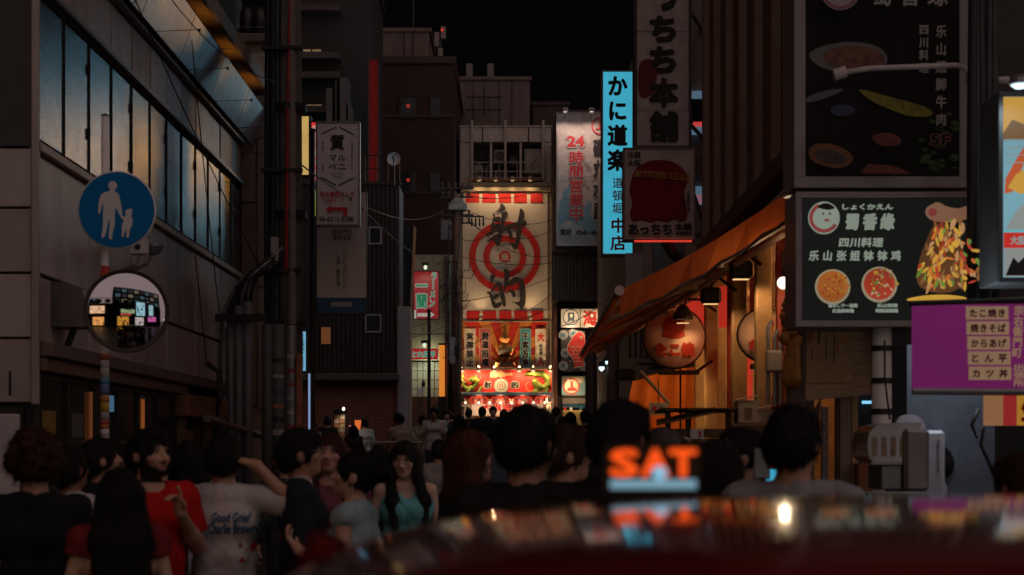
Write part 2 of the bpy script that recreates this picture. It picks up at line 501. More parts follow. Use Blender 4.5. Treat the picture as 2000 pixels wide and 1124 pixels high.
def hand(s, wr, dirv, palm_n, side, curl=.35, point=False):
    """palm, four unequal bent fingers and a thumb; wr wrist, dirv finger direction, palm_n palm normal"""
    w = Vector(wr); d = Vector(dirv).normalized(); n = Vector(palm_n); n = (n - d * n.dot(d)).normalized(); a = d.cross(n) * side
    kc = w + d * .085
    s.cone(w, w + d * .03, .026, .026, .015)
    for off in (-.022, 0, .02): s.cone(w + d * .025 + a * off * .7, kc + a * off, .015, .0135, .012)
    for i, ((o, fw), L, r) in enumerate(HAND):
        c = 0.05 if (point and i == 0) else (1.5 if point else curl)
        p = kc + a * o + d * (fw - .006); q = d
        for j, seg in enumerate((.45, .32, .23)):
            ang = c * (.75 + .35 * j) if j or point else c * .6
            q = (q * math.cos(ang) + n * math.sin(ang)).normalized()
            p2 = p + q * L * seg; s.cone(p, p2, r, r * .92, .004); p = p2
    t0 = w + d * .03 - a * .024; t1 = t0 - a * .028 + d * .03 + n * .012; t2 = t1 + d * .03 + n * .014 - a * .004
    s.chain([t0, t1, t2], [.013, .011, .009], .008)

ARMS = {   # elbow, wrist, finger direction, palm normal for the right side (x > 0); mirrored for the left
    'down': ((.235, -.02, 1.13), (.245, .06, .89), (.0, .15, -1), (-1, 0, 0)),
    'bent': ((.24, -.02, 1.14), (.15, .22, 1.10), (-.5, 1, .15), (0, 0, -1)),
    'phone': ((.22, .03, 1.14), (.09, .27, 1.26), (-.2, .6, .7), (-.2, -.6, .6)),
    'fold': ((.24, .06, 1.15), (.03, .20, 1.13), (-1, .1, 0), (0, -1, 0)),
    'point': ((.25, -.02, 1.15), (.10, .22, 1.33), (-.35, .3, 1), (-.8, .5, .1)),
    'headtouch': ((.40, -.06, 1.36), (.19, -.05, 1.58), (-1, .1, .3), (-.3, .3, -1)),
    'forward': ((.24, .14, 1.22), (.20, .38, 1.20), (-.1, 1, 0), (-1, 0, 0)),
    'pocket': ((.29, -.08, 1.14), (.20, .05, .94), (-.2, .4, -1), (-1, 0, 0)),
    'hold_low': ((.235, .0, 1.13), (.14, .20, 1.00), (-.6, .7, -.1), (0, -.3, 1)),
}

def person(px, top, d, yaw, label, hair=('short', (.012, .009, .008)), shirt=((.5, .5, .5), .55), pants=(.03, .03, .04), skin=(.42, .26, .18),
           arms=('down', 'down'), head=(0, 0), res=.012, beard=0.0, female=False, lean=(0, 0), skirt=False, open_top=0, long_sleeve=False,
           hem=.86, group=None, glasses=False, inner=None, brow=True, size=1.0, cat='person', pct=None):
    res *= 1.12
    p = W(px, top, d); g = gz(d); sc = (p.z - g) / 1.725; wide = size
    root = thing('person', label, cat, (p.x, d, g), group)
    root.rotation_euler = (0, 0, R(yaw)); root.scale = (sc * wide, sc * wide, sc)
    WLOC[root.name] = Vector((0, 0, 0))          # children use the figure's own coordinates
    HR = Matrix.Rotation(R(head[0]), 3, 'Z') @ Matrix.Rotation(R(-head[1]), 3, 'X')
    lx, ly = lean; piv = Vector((0, -.01, 1.50)); LR = Matrix.Rotation(R(-ly), 3, 'X') @ Matrix.Rotation(R(lx), 3, 'Y'); lp = Vector((0, 0, .98))
    B = lambda q: tuple(LR @ (Vector(q) - lp) + lp)                # upper body, after leaning
    Hd = lambda q: B(HR @ (Vector(q) - piv) + piv)                 # head
    HM = np.array(LR @ HR)
    sw = .165 if female else .182                                  # half the shoulder width
    chest = .100 if female else .112; waist = .088 if female else .102; hip = .108 if female else .104
    jo = []
    for sd, kind in ((1, arms[0]), (-1, arms[1])):
        e, w, fd, pn = ARMS[kind] if isinstance(kind, str) else kind
        mx = lambda v: (v[0] * sd, v[1], v[2])
        jo.append((sd, B((sw * sd, -.012, 1.405)), B(mx(e)), B(mx(w)), LR @ Vector(mx(fd)), LR @ Vector(mx(pn)), kind))
    allp = [Vector(q) for j in jo for q in j[1:4]] + [Vector(Hd((0, 0, 1.62)))]
    lo = [min(-.30, min(v.x for v in allp) - .17), min(-.20, min(v.y for v in allp) - .2), -.02]
    hi = [max(.30, max(v.x for v in allp) + .17), max(.26, max(v.y for v in allp) + .2), max(1.76, max(v.z for v in allp) + .17)]
    h = res
    s = SDF(lo, hi, h)
    # legs, hips, trunk
    for sd in (1, -1):
        s.chain([(.085 * sd, 0, .90), (.092 * sd, .012, .50), (.095 * sd, -.015, .09)], [.086, .056, .036], .03)
        s.chain([(.095 * sd, -.03, .035), (.105 * sd, .13, .025)], [.034, .028], .03)
    s.cone((-.06, 0, .93), (.06, 0, .93), hip, hip, .04)
    s.cone(B((-.05, .005, 1.10)), B((.05, .005, 1.10)), waist, waist, .06)
    s.cone(B((-.075, .0, 1.29)), B((.075, .0, 1.29)), chest, chest, .06)
    for sd in (1, -1):
        s.cone(B((0, -.02, 1.425)), B((sw * sd, -.012, 1.405)), .058, .052, .05)
        if female: s.ell(B((.066 * sd, .070, 1.265)), (.056, .046, .055), None, .04)
    s.cone(B((0, -.018, 1.42)), Hd((0, -.012, 1.56)), .060 if not female else .052, .052 if not female else .046, .035)
    for sd, sh, el, wr, fd, pn, kind in jo:
        t = .9 if female else 1.0
        s.chain([sh, el, wr], [.050 * t, .040 * t, .027 * t], .02)
        s.cone(el, tuple(Vector(el).lerp(Vector(wr), .35)), .036 * t, .041 * t, .02)
        hand(s, wr, fd, pn, sd, curl=.35 if kind != 'phone' else .6, point=(kind == 'point'))
    # head with a face
    s.ell(Hd((0, -.008, 1.625)), (.077, .097, .100), HM, .02)
    s.ell(Hd((0, .028, 1.560)), (.058, .066, .062), HM, .04)
    s.ell(Hd((0, .070, 1.520)), (.026, .022, .020), HM, .03)
    s.cone(Hd((-.030, .080, 1.648)), Hd((.030, .080, 1.648)), .015, .015, .018)
    for sd in (1, -1):
        s.ell(Hd((.033 * sd, .100, 1.622)), (.021, .018, .014), HM, .012, 's')
        s.ell(Hd((.046 * sd, .068, 1.590)), (.022, .020, .020), HM, .02)
        s.ell(Hd((.033 * sd, .080, 1.622)), (.0135, .0125, .0115), HM, .004)
        s.ell(Hd((.079 * sd, -.012, 1.605)), (.012, .022, .033), HM, .010)
    s.chain([Hd((0, .090, 1.632)), Hd((0, .118, 1.585))], [.008, .0135], .010)
    s.cone(Hd((-.013, .100, 1.580)), Hd((.013, .100, 1.580)), .009, .009, .008)
    s.cone(Hd((-.018, .088, 1.552)), Hd((.018, .088, 1.552)), .0085, .0085, .006)
    s.cone(Hd((-.015, .086, 1.540)), Hd((.015, .086, 1.540)), .0095, .0095, .006)
    s.cone(Hd((-.022, .102, 1.546)), Hd((.022, .102, 1.546)), .0035, .0035, .004, 's')
    inv = np.array((LR @ HR).transposed())
    Hp = np.array(Hd((0, 0, 1.6)))
    hc = hair[1]
    def tint(V):
        q = (V - Hp) @ inv.T + np.array([0, 0, 1.6]); x, y, z = np.abs(q[:, 0]), q[:, 1], q[:, 2]
        c = np.tile(np.array(skin) * 1.15, (len(V), 1))
        blend = lambda m, col: c * (1 - m[:, None]) + np.array(col) * m[:, None]
        near = np.exp(-((x - .046) / .02) ** 2 - ((z - 1.59) / .02) ** 2) * (y > .05) * .5
        c = blend(near, (skin[0] * 1.05, skin[1] * .78, skin[2] * .78))
        lips = np.clip(1.3 - np.hypot(x / .026, (z - 1.546) / .013), 0, 1) * (y > .07); c = blend(np.clip(lips * 1.6, 0, 1), (skin[0] * .75, skin[1] * .42, skin[2] * .45))
        if beard > 0:
            b = np.clip((1.565 - z) / .02 + np.clip((x - .05) / .015, 0, 1) * (z < 1.60), 0, 1) * (y > -.01) * (z > 1.475) * (1 - np.clip(lips * 2, 0, 1))
            b = np.maximum(b, np.clip(1.2 - np.hypot(x / .035, (z - 1.566) / .007), 0, 1) * (y > .07))
            c = blend(np.clip(b, 0, 1) * beard, hc)
        if brow: c = blend(np.clip(1.35 - np.hypot((x - .034) / .026, (z - 1.650 + .25 * np.maximum(0, x - .045)) / .0075), 0, 1) * (y > .05), hc)
        eye = np.clip(1.4 - np.hypot((x - .033) / .0135, (z - 1.622) / .0065), 0, 1) * (y > .07); c = blend(np.clip(eye * 1.5, 0, 1), (.45, .42, .40))
        iris = np.clip(1.6 - np.hypot((x - .033) / .0055, (z - 1.622) / .0065), 0, 1) * (y > .07); c = blend(np.clip(iris * 1.8, 0, 1), (.015, .01, .008))
        lash = np.clip(1.3 - np.hypot((x - .033) / .017, (z - 1.6305) / .004), 0, 1) * (y > .07); c = blend(np.clip(lash, 0, 1), (.02, .012, .01))
        return c
    org('body', s, SKIN, root, tint)
    # hair
    kind = hair[0]; hs = SDF([Hd((0, 0, 1.6))[0] - .26, Hd((0, 0, 1.6))[1] - .30, .80 if kind in ('long', 'longfront') else 1.30], [Hd((0, 0, 1.6))[0] + .26, Hd((0, 0, 1.6))[1] + .26, max(1.86, Hd((0, 0, 1.85))[2])], min(max(h, .009), .016))
    th = .012 if kind in ('buzz', 'bun') else .017
    hs.ell(Hd((0, -.012, 1.632)), (.077 + th, .098 + th, .100 + th), HM, 0)
    if kind in ('short', 'quiff'):
        hs.ell(Hd((0, -.05, 1.60)), (.082 + th * .6, .075 + th * .5, .085), HM, .03)
        if kind == 'quiff': hs.ell(Hd((0, .055, 1.712)), (.062, .05, .035), HM, .03)
        else: hs.ell(Hd((0, .06, 1.695)), (.066, .05, .035), HM, .03)
    if kind == 'bob':
        for sd in (1, -1): hs.chain([Hd((.065 * sd, -.02, 1.63)), Hd((.088 * sd, -.02, 1.48)), Hd((.07 * sd, -.01, 1.42))], [.05, .05, .03], .04)
        hs.cone(Hd((0, -.07, 1.60)), Hd((0, -.085, 1.44)), .07, .06, .04)
    if kind in ('long', 'longfront'):
        for sd in (1, -1):
            hs.chain([Hd((.062 * sd, -.05, 1.62)), B((.085 * sd, -.09, 1.40)), B((.075 * sd, -.135, 1.18)), B((.055 * sd, -.14, 1.02))], [.055, .06, .05, .022], .04)
            if kind == 'longfront': hs.chain([Hd((.07 * sd, .0, 1.64)), Hd((.096 * sd, .03, 1.50)), B((.11 * sd, .09, 1.34)), B((.10 * sd, .13, 1.16))], [.035, .034, .042, .02], .03)
        hs.chain([Hd((0, -.075, 1.60)), B((0, -.11, 1.38)), B((0, -.15, 1.10))], [.06, .055, .03], .05)
    if kind == 'bun':
        hs.ell(Hd((0, -.135, 1.66)), (.052, .05, .052), HM, .02)
    if kind == 'curly':
        rg = np.random.default_rng(int(px))
        for _ in range(190):
            v = rg.normal(size=3); v /= np.linalg.norm(v)
            if v[1] > .55 and v[2] < .45: continue
            if v[2] < -.75: continue
            q = Hd((v[0] * .112, -.012 + v[1] * .125, 1.64 + v[2] * .118)); r = rg.uniform(.014, .030); hs.ell(q, (r, r, r), None, .008)
    # leave the face and the ears free
    hs.ell(Hd((0, .135, 1.555)), (.078, .098, .108 if kind not in ('long', 'longfront', 'bob') else .112), HM, .012, 's')
    if kind in ('short', 'quiff', 'buzz', 'bun'):
        hs.ell(Hd((0, .02, 1.47)), (.16, .12, .09), HM, .02, 's')
        for sd in (1, -1): hs.ell(Hd((.10 * sd, .005, 1.595)), (.03, .028, .042), HM, .01, 's')
    hs.wave(.0045 if kind != 'curly' else .007, 95, 70, 38, px % 7); hs.wave(.0025, 210, 190, 60, px % 5)
    ho = org('hair', hs, hair_mat(hc), root)
    if res <= .0146:      # loose strands that break the outline
        me = ho.data; nv = len(me.vertices); rg = np.random.default_rng(int(px) + 3); C0 = Vector(Hd((0, -.01, 1.63))); V, Fc = [], []
        for i in rg.choice(nv, min(nv, 1500 if kind in ('long', 'longfront', 'bob') else 1000), replace=False):
            v = me.vertices[int(i)]; p0 = v.co; n = v.normal; o = p0 - C0; L = rg.uniform(.018, .042) * (1.5 if kind in ('long', 'longfront', 'bob') else 1)
            fl = Vector((rg.normal() * .35, rg.normal() * .35, -1.0 if (kind in ('long', 'longfront', 'bob') or o.z < .03) else -.25)) + (Vector((o.x, o.y, 0)) * 5 if o.z > .03 else Vector((0, 0, 0)))
            fl = fl - n * fl.dot(n); fl = fl.normalized() if fl.length > 1e-4 else Vector((1, 0, 0)); w = fl.cross(n).normalized() * rg.uniform(.0010, .0022); lift = rg.uniform(.1, .5 if kind != 'curly' else 1.1)
            a, b = p0 + fl * L * .5 + n * L * lift * .5, p0 + fl * L + n * L * lift * (.55 if kind != 'curly' else .9); k = len(V); V += [p0 - w - n * .004, p0 + w - n * .004, a + w, a - w, b]; Fc += [(k, k + 1, k + 2, k + 3), (k + 3, k + 2, k + 4)]
        tag(link_mesh('hair_strands', mesh_from(V, Fc, hair_mat(hc), True), root), kind='stuff')
    # clothes
    sc_col, sl = shirt
    t = SDF([lo[0] - .03, lo[1] - .03, hem - .25], [hi[0] + .03, hi[1] + .03, 1.60], h)
    ex = .016
    t.cone((-.06, 0, .93), (.06, 0, .93), hip + ex + .004, hip + ex + .004, .05)
    if skirt or hem < .8: t.cone((-.07, 0, hem - .05), (.07, 0, hem - .05), hip + .05, hip + .05, .12)
    t.cone(B((-.05, .005, 1.10)), B((.05, .005, 1.10)), waist + ex + .006, waist + ex + .006, .08)
    t.cone(B((-.075, 0, 1.29)), B((.075, 0, 1.29)), chest + ex, chest + ex, .06)
    for sd in (1, -1):
        if open_top < 2: t.cone(B((0, -.02, 1.425)), B((sw * sd, -.012, 1.405)), .058 + ex * .8, .052 + ex, .05)
        else: t.cone(B((.09 * sd, .02, 1.33)), B((.10 * sd, -.0, 1.46)), .03, .018, .03)
        if female: t.ell(B((.062 * sd, .066, 1.265)), (.058 + ex, .046 + ex, .056 + ex), None, .06)
    if sl > 0:
        for sd, sh, el, wr, fd, pn, kd in jo:
            A, Bv, C = Vector(sh), Vector(el), Vector(wr); loose = .024 if not long_sleeve else .018
            if sl <= 1: t.cone(sh, A.lerp(Bv, sl), .052 + ex, .046 + loose, .03)
            else: t.chain([sh, el, Bv.lerp(C, sl - 1)], [.052 + ex, .042 + loose, .030 + loose * .8], .03)
            if sl <= 1:      # a straight sleeve end
                n = (Bv - A).normalized(); e = A.lerp(Bv, sl); w = t.win(np.array(e) - .11, np.array(e) + .11, .01)
                if w:
                    sl_, X, Y, Z = w; D = (X - e.x) * n.x + (Y - e.y) * n.y + (Z - e.z) * n.z; rad = np.sqrt(np.maximum(0, (X - e.x) ** 2 + (Y - e.y) ** 2 + (Z - e.z) ** 2 - D * D))
                    t.F[sl_] = np.where(rad < .085, np.maximum(t.F[sl_], D), t.F[sl_]).astype(np.float32)
    if res <= .0146: t.wave(.0015, 130, 80, 90, px % 3)
    t.wave(.006, 24, 15, 17, px % 6); t.wave(.0042, 46, 34, 27, px % 9); t.wave(.002, 90, 60, 60, px % 5)
    t.plane((0, 0, -1), (0, 0, hem))
    if open_top < 2: t.ell(B((0, .015, 1.475)), (.078, .082, .055), None, .006, 's')
    if open_top >= 1: t.ell(B((0, .14, 1.44)), (.10, .12, .10), None, .01, 's')
    mat = sc_col if not isinstance(sc_col, tuple) else cloth(sc_col)
    if inner is not None:      # a jacket worn open over an inner shirt
        t.ell(B((0, .22, 1.18)), (.085, .16, .34), None, .015, 's')
        u = SDF([-.26, -.2, .9], [.26, .26, 1.6], h)
        u.cone(B((-.05, .005, 1.10)), B((.05, .005, 1.10)), waist + .009, waist + .009, .08).cone(B((-.075, 0, 1.29)), B((.075, 0, 1.29)), chest + .009, chest + .009, .06)
        u.cone(B((0, -.02, 1.425)), B((.12, -.012, 1.41)), .066, .05, .05).cone(B((0, -.02, 1.425)), B((-.12, -.012, 1.41)), .066, .05, .05)
        u.cone(B((0, -.015, 1.44)), B((0, -.01, 1.49)), .066, .064, .02)
        u.ell(B((0, .05, 1.50)), (.05, .07, .05), None, .006, 's'); u.plane((0, 0, -1), (0, 0, .93)); u.plane((0, 0, 1), (0, 0, 1.50))
        org('inner_shirt', u, cloth(inner), root)
    so = org('jacket' if inner is not None else 'shirt', t, mat, root)
    b = SDF([-.32, -.22, .03], [.32, .24, 1.04], max(h * 1.3, .018))
    if skirt:
        b.chain([(0, 0, 1.0), (0, 0, .55)], [.115, .19], .05).plane((0, 0, -1), (0, 0, .55))
    else:
        b.cone((-.06, 0, .93), (.06, 0, .93), hip + .011, hip + .011, .04)
        for sd in (1, -1): b.chain([(.085 * sd, 0, .88), (.092 * sd, .010, .50), (.097 * sd, -.010, .10)], [.098, .074, .062], .03)
        b.wave(.004, 22, 20, 30, px % 4); b.plane((0, 0, -1), (0, 0, .085)); b.plane((0, 0, 1), (0, 0, 1.0))
    org('skirt' if skirt else 'trousers', b, cloth(pants), root)
    for sd in (1, -1):
        f = SDF([.0 if sd > 0 else -.2, -.12, -.01], [.2 if sd > 0 else .0, .24, .16], .018)
        f.chain([(.095 * sd, -.045, .045), (.105 * sd, .08, .042), (.11 * sd, .155, .035)], [.046, .044, .036], .02).plane((0, 0, -1), (0, 0, .0))
        org('shoe', f, cloth((.05, .05, .055) if px % 2 else (.4, .38, .36)), root)
    if glasses:
        m = MB()
        for sd in (1, -1):
            ring = [Hd((.034 * sd + .025 * math.cos(a * math.pi / 8), .112, 1.618 + .020 * math.sin(a * math.pi / 8))) for a in range(17)]; m.tube(ring, .0022, 5)
            m.tube([Hd((.059 * sd, .110, 1.624)), Hd((.082 * sd, .03, 1.624)), Hd((.080 * sd, -.02, 1.61))], .002, 5)
        m.tube([Hd((-.010, .114, 1.624)), Hd((.010, .114, 1.624))], .002, 5)
        m.build('glasses', M('spectacle_metal', (.25, .22, .2), rough=.3, metal=.8), root)
    root['_h'] = 1
    del root['_h']
    return root, so, B, Hd, jo

def shirt_print(root, so, st, x0, z0, x1, z1, mat, back=True, latin=True, bold=.02, shear=0.0, name='print'):
    """flat lettering pressed onto the cloth"""
    a, f = layout(st, False, latin); a = a.copy(); a[:, 0] += a[:, 1] * shear
    lo, hi = a.min(0), a.max(0); sg = -1 if not back else 1
    bvh = BVHTree.FromPolygons([v.co.copy() for v in so.data.vertices], [tuple(p.vertices) for p in so.data.polygons])
    V, F, n = [], [], 0
    for k, (ox, oz) in enumerate([(0, 0), (bold, 0), (-bold, 0), (0, bold), (0, -bold)]):
        for q in a:
            x = x0 + (q[0] + ox - lo[0]) / (hi[0] - lo[0]) * (x1 - x0); z = z0 + (q[1] + oz - lo[1]) / (hi[1] - lo[1]) * (z1 - z0)
            x *= sg
            hit = bvh.ray_cast(Vector((x, -1 * sg, z)), Vector((0, sg, 0)))[0]
            V.append((x, (hit.y if hit else 0) - sg * (.004 + k * .0003), z))
        F += [tuple(i + n for i in q) for q in f]; n = len(V)
    return link_mesh(name, mesh_from(V, F, mat), root)
# ------------------------------------------------------------------ shared materials
TILE = M('enamel_panel', (.46, .39, .37), rough=.38, var=.12, scale=3, dirt=.35, spec=.4)
TILE2 = M('enamel_panel_warm', (.40, .33, .30), rough=.42, var=.14, scale=3, dirt=.45)
SEAM = M('dark_joint', (.02, .018, .018), rough=.8)
DARKMETAL = M('dark_metal', (.035, .032, .032), rough=.45, metal=.4)
BLACK = M('black_paint', (.012, .011, .011), rough=.55)
GREYMETAL = M('grey_metal', (.22, .21, .21), rough=.4, metal=.6)
STEEL = M('galvanised', (.30, .30, .31), rough=.42, metal=.5, var=.3, scale=12)
WHITEP = M('white_paint', (.72, .68, .66), rough=.5, var=.08, dirt=.25)
CREAM = M('cream_render', (.46, .39, .33), rough=.8, var=.15, dirt=.5)
CONC = M('concrete', (.30, .26, .24), rough=.85, var=.25, scale=4, bump=.2, dirt=.4)
DKWALL = M('dark_wall', (.07, .055, .05), rough=.8, var=.3, dirt=.3)
WOOD = M('dark_timber', (.10, .055, .03), rough=.7, var=.4, scale=5, stretch=(1, 1, .1))
CABLE = M('black_cable', (.018, .017, .017), rough=.5)
REDP = M('red_print', (.62, .03, .025), rough=.6, var=.1)
INK = M('black_print', (.018, .016, .018), rough=.6, var=.1)

# ------------------------------------------------------------------ street
def street():
    m = MB(); xs = [-60, -12, -6, -3.95, -2, 0, 2, 4, 8, 14, 60]; ys = [-60, -30, -14, -6, 0, 4, 8, 12, 18, 26, 34, 42, 50, 55.2, 62, 72, 100, 200]
    vs = [(x, y, gz(y)) for y in ys for x in xs]; n = len(xs)
    m.add(vs, [(j * n + i, j * n + i + 1, (j + 1) * n + i + 1, (j + 1) * n + i) for j in range(len(ys) - 1) for i in range(n - 1)])
    o = m.build('street', M('asphalt', (.05, .046, .045), rough=.45, var=.4, scale=30, bump=.3), loc=(0, 0, 0)); tag(o, kind='structure')
street()

# ------------------------------------------------------------------ corner building on the left: tiled bands and a row of frosted windows
LX = -3.95
def frosted():
    m = M('frosted_glass', (.05, .052, .055), rough=.2, var=.35, scale=7, bump=.0, spec=1.0)
    nt = m.node_tree; p = nt.nodes['Principled BSDF']; p.inputs['IOR'].default_value = 2.3
    nz = nt.nodes.new('ShaderNodeTexNoise'); nz.inputs['Scale'].default_value = 5; nz.inputs['Detail'].default_value = 5
    tc = nt.nodes.new('ShaderNodeTexCoord'); nt.links.new(tc.outputs['Object'], nz.inputs['Vector'])
    mr = nt.nodes.new('ShaderNodeMapRange'); mr.inputs['From Min'].default_value = .35; mr.inputs['From Max'].default_value = .65; mr.inputs['To Min'].default_value = .05; mr.inputs['To Max'].default_value = .18
    nt.links.new(nz.outputs['Fac'], mr.inputs['Value']); nt.links.new(mr.outputs['Result'], p.inputs['Roughness'])
    bp = nt.nodes.new('ShaderNodeBump'); bp.inputs['Strength'].default_value = .14; bp.inputs['Distance'].default_value = .02
    n2 = nt.nodes.new('ShaderNodeTexNoise'); n2.inputs['Scale'].default_value = 55; nt.links.new(tc.outputs['Object'], n2.inputs['Vector'])
    nt.links.new(n2.outputs['Fac'], bp.inputs['Height']); nt.links.new(bp.outputs['Normal'], p.inputs['Normal'])
    return m
FROST = frosted()
SHOPGLASS = M('shop_glass', (.03, .032, .03), rough=.07, var=.3, spec=.9)

def left_building():
    b = thing('corner_building', 'corner building clad in pale square tiles with a long band of frosted windows', 'building', (-6.5, 19, 0))
    MB().box(-12, 14.06, 0, LX - .06, 24.55, 9.5).build('wall', SEAM, b)
    # street side: bands of panels between joints; z limits and a step of 0.88 m
    e = [14.02 + .885 * i for i in range(13)]
    def row(z0, z1, step, name, mats, prot=0.0):
        edges = e[::step] if step > 1 else e
        if edges[-1] < e[-1]: edges = edges + [e[-1]]
        for i in range(len(edges) - 1):
            piece(name, LX - .06, edges[i] + .024, z0 + .016, LX + prot + random.uniform(-.006, .006), edges[i + 1] - .024, z1 - .016, mats[i % len(mats)], b, .006)
    row(3.07, 4.08, 2, 'facade_panel', [TILE, TILE2]); row(2.50, 3.07, 2, 'facade_panel', [TILE2, TILE]); row(5.52, 6.03, 1, 'facade_panel', [TILE, TILE2, TILE])
    MB().box(LX - .06, 14.02, 4.08, LX + .05, 24.6, 4.16, .01).build('window_ledge', M('ledge_metal', (.40, .27, .20), rough=.4), b)
    MB().box(LX - .06, 14.02, 5.44, LX + .06, 24.6, 5.50, .01).build('window_head', GREYMETAL, b)
    MB().box(LX - .06, 14.02, 6.03, LX + .08, 24.6, 6.09, .01).build('gutter', GREYMETAL, b)
    for i in range(12):            # frosted window: dark frame with its pane
        y0, y1 = e[i], e[i + 1]; m = MB()
        m.box(LX - .06, y0, 4.16, LX + .002, y0 + .03, 5.44).box(LX - .06, y1 - .02, 4.16, LX - .002, y1 - .001, 5.44)
        m.box(LX - .06, y0 + .035, 4.16, LX + .01, y1 - .02, 4.20).box(LX - .06, y0 + .035, 5.40, LX + .01, y1 - .02, 5.44)
        for zz in (4.5, 5.1):
            if i % 2: m.box(LX - .03, y1 - .035, zz, LX + .012, y1 - .002, zz + .10)
        w = m.build('window', SEAM, b)
        t = random.uniform(-.004, .004)
        MB().add([(LX - .012 + t, y0 + .03, 4.19), (LX - .012 - t, y1 - .015, 4.19), (LX - .012 - t * .5, y1 - .015, 5.41), (LX - .012 + t * .7, y0 + .03, 5.41)], [(0, 1, 2, 3)]).build('pane', FROST, w)
    # tilted bluish glass band above, soffit and eave
    bl = M('blue_band', (.26, .30, .36), rough=.25, var=.2, dirt=.5, spec=.6)
    for i in range(6):
        y0 = 13.4 + 2.0 * i
        MB().slab((LX + .10, y0 + .01, 6.10), (LX + .10, y0 + 1.99, 6.10), (LX + .28, y0 + 1.99, 6.62), (LX + .28, y0 + .01, 6.62), .04).build('band_panel', bl, b)
    for i in range(24):            # boarded soffit
        y0 = 13.0 + .48 * i
        piece('soffit_board', LX + .0, y0, 6.74 + random.uniform(-.006, .006), LX + .42, y0 + .47, 6.78, M('soffit_board', (.55, .33, .14), rough=.6, var=.45, scale=5, bump=.4), b, .004)
    MB().box(LX + .42, 13, 6.70, LX + .47, 24.5, 6.92, .01).build('eave_fascia', M('fascia_grey', (.2, .17, .16), rough=.5), b)
    MB().box(-12, 13, 6.79, LX + .42, 24.5, 6.9).build('eave_roof', CONC, b)
    # end return that faces the crossing
    for i in range(4):
        x1 = LX - .03 - .36 * 0 - 1.0 * i; x0 = x1 - .98
        wd = [(2.0, 2.52), (2.54, 3.06), (3.08, 3.60), (3.62, 4.10)]
        for z0, z1 in wd: piece('facade_panel', x0 + (.62 if i == 0 and False else 0), 14.0, z0, x1, 14.06, z1, TILE if (i + int(z0 * 2)) % 2 else TILE2, b, .006)
    for i in range(4): piece('dark_panel', LX - .03 - 1.0 * i - .98, 14.0, 4.12, LX - .03 - 1.0 * i, 14.06, 6.7, M('dark_panel', (.035, .033, .035), rough=.35), b)
    MB().box(LX - .03, 13.98, 1.98, LX + .03, 14.04, 6.7, .008).build('corner_trim', TILE2, b)
    MB().box(-9, 14.0, 0, LX - .1, 14.05, 1.96).build('opening_shade', BLACK, b)  # black sheet stands in for the shade of an opening
    dm = MB(); dm.box(LX - .72, 13.94, .45, LX - .12, 13.995, 1.9, .01); dr = dm.build('service_door', M('door_white', (.5, .47, .47), rough=.45), b)
    MB().tube([(LX - .18, 13.90, 1.05 + 1.0), (LX - .18, 13.90, 1.25 + 1.0)], .012).build('door_handle', DARKMETAL, b)
    # ground-floor shopfront along the street
    MB().box(LX - .06, 14.05, 2.38, LX + .14, 24.6, 2.50, .01).build('shop_fascia', M('fascia_brown', (.13, .09, .08), rough=.5), b)
    MB().box(LX - .04, 14.05, 2.26, LX + .08, 20.2, 2.37, .01).build('shutter_box', M('fascia_red_brown', (.16, .085, .07), rough=.5), b)
    k = [14.1, 15.05, 16.0, 16.95, 17.9, 18.85, 19.8]
    for i in range(6):
        for z0, z1 in ((1.52, 2.24), (.35, 1.40)):
            m = MB(); y0, y1 = k[i], k[i + 1]
            m.box(LX - .06, y0, z0, LX, y0 + .04, z1).box(LX - .06, y1 - .03, z0, LX, y1 - .001, z1).box(LX - .06, y0 + .04, z0, LX, y1 - .03, z0 + .04).box(LX - .06, y0 + .04, z1 - .04, LX, y1 - .03, z1)
            w = m.build('shop_window', DARKMETAL, b)
            MB().box(LX - .04, y0 + .03, z0 + .03, LX - .03, y1 - .02, z1 - .03).build('pane', SHOPGLASS, w)
            if z0 > 1 and i in (0, 1):    # paper notes behind the glass
                MB().box(LX - .027, y0 + .2, z0 + .2, LX - .024, y0 + .62, z0 + .42).build('paper_notice', M('notice_yellow' if i == 0 else 'notice_grey', (.30, .20, .05) if i == 0 else (.12, .12, .12), rough=.8), w)
    MB().box(LX - .06, 14.05, 1.42, LX + .10, 19.8, 1.50, .01).build('transom', M('fascia_red_brown', (.16, .085, .07)), b)
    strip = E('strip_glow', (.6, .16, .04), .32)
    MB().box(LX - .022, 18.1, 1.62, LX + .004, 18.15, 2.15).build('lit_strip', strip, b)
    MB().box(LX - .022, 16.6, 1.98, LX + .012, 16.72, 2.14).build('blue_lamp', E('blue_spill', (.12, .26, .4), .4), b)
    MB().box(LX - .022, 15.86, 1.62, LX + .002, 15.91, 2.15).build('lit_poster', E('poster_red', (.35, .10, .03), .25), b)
    # open timber shop beyond the windows
    MB().box(LX - .05, 19.85, 2.0, LX + .16, 24.55, 2.26, .01).build('timber_lintel', M('timber_red_brown', (.22, .09, .04), rough=.6, stretch=(1, .1, 1)), b)  # lintel in a lighter, redder brown than the dark timber
    MB().box(LX - .05, 19.85, 0, LX - .02, 24.55, 2.0).build('interior_shade', BLACK, b)  # flat black sheet stands in for the shade inside the open shop
    for i, y in enumerate((20.0, 20.9, 21.7, 22.6, 23.6)):
        piece('timber_post', LX - .02, y, .1, LX + .08, y + .12, 1.98, WOOD if i % 2 else M('post_brown', (.2, .11, .06)), b)
    for i in range(4): piece('menu_card', LX, 20.25 + .27 * i, 1.55, LX + .015, 20.45 + .27 * i, 1.85, M('menu_card', (.35, .17, .07)), b)
    MB().tube([(LX + .3, 20.2, 1.98), (LX + .45, 24.2, 1.78)], .05).build('rolled_awning', M('rolled_canvas', (.16, .12, .11)), b)
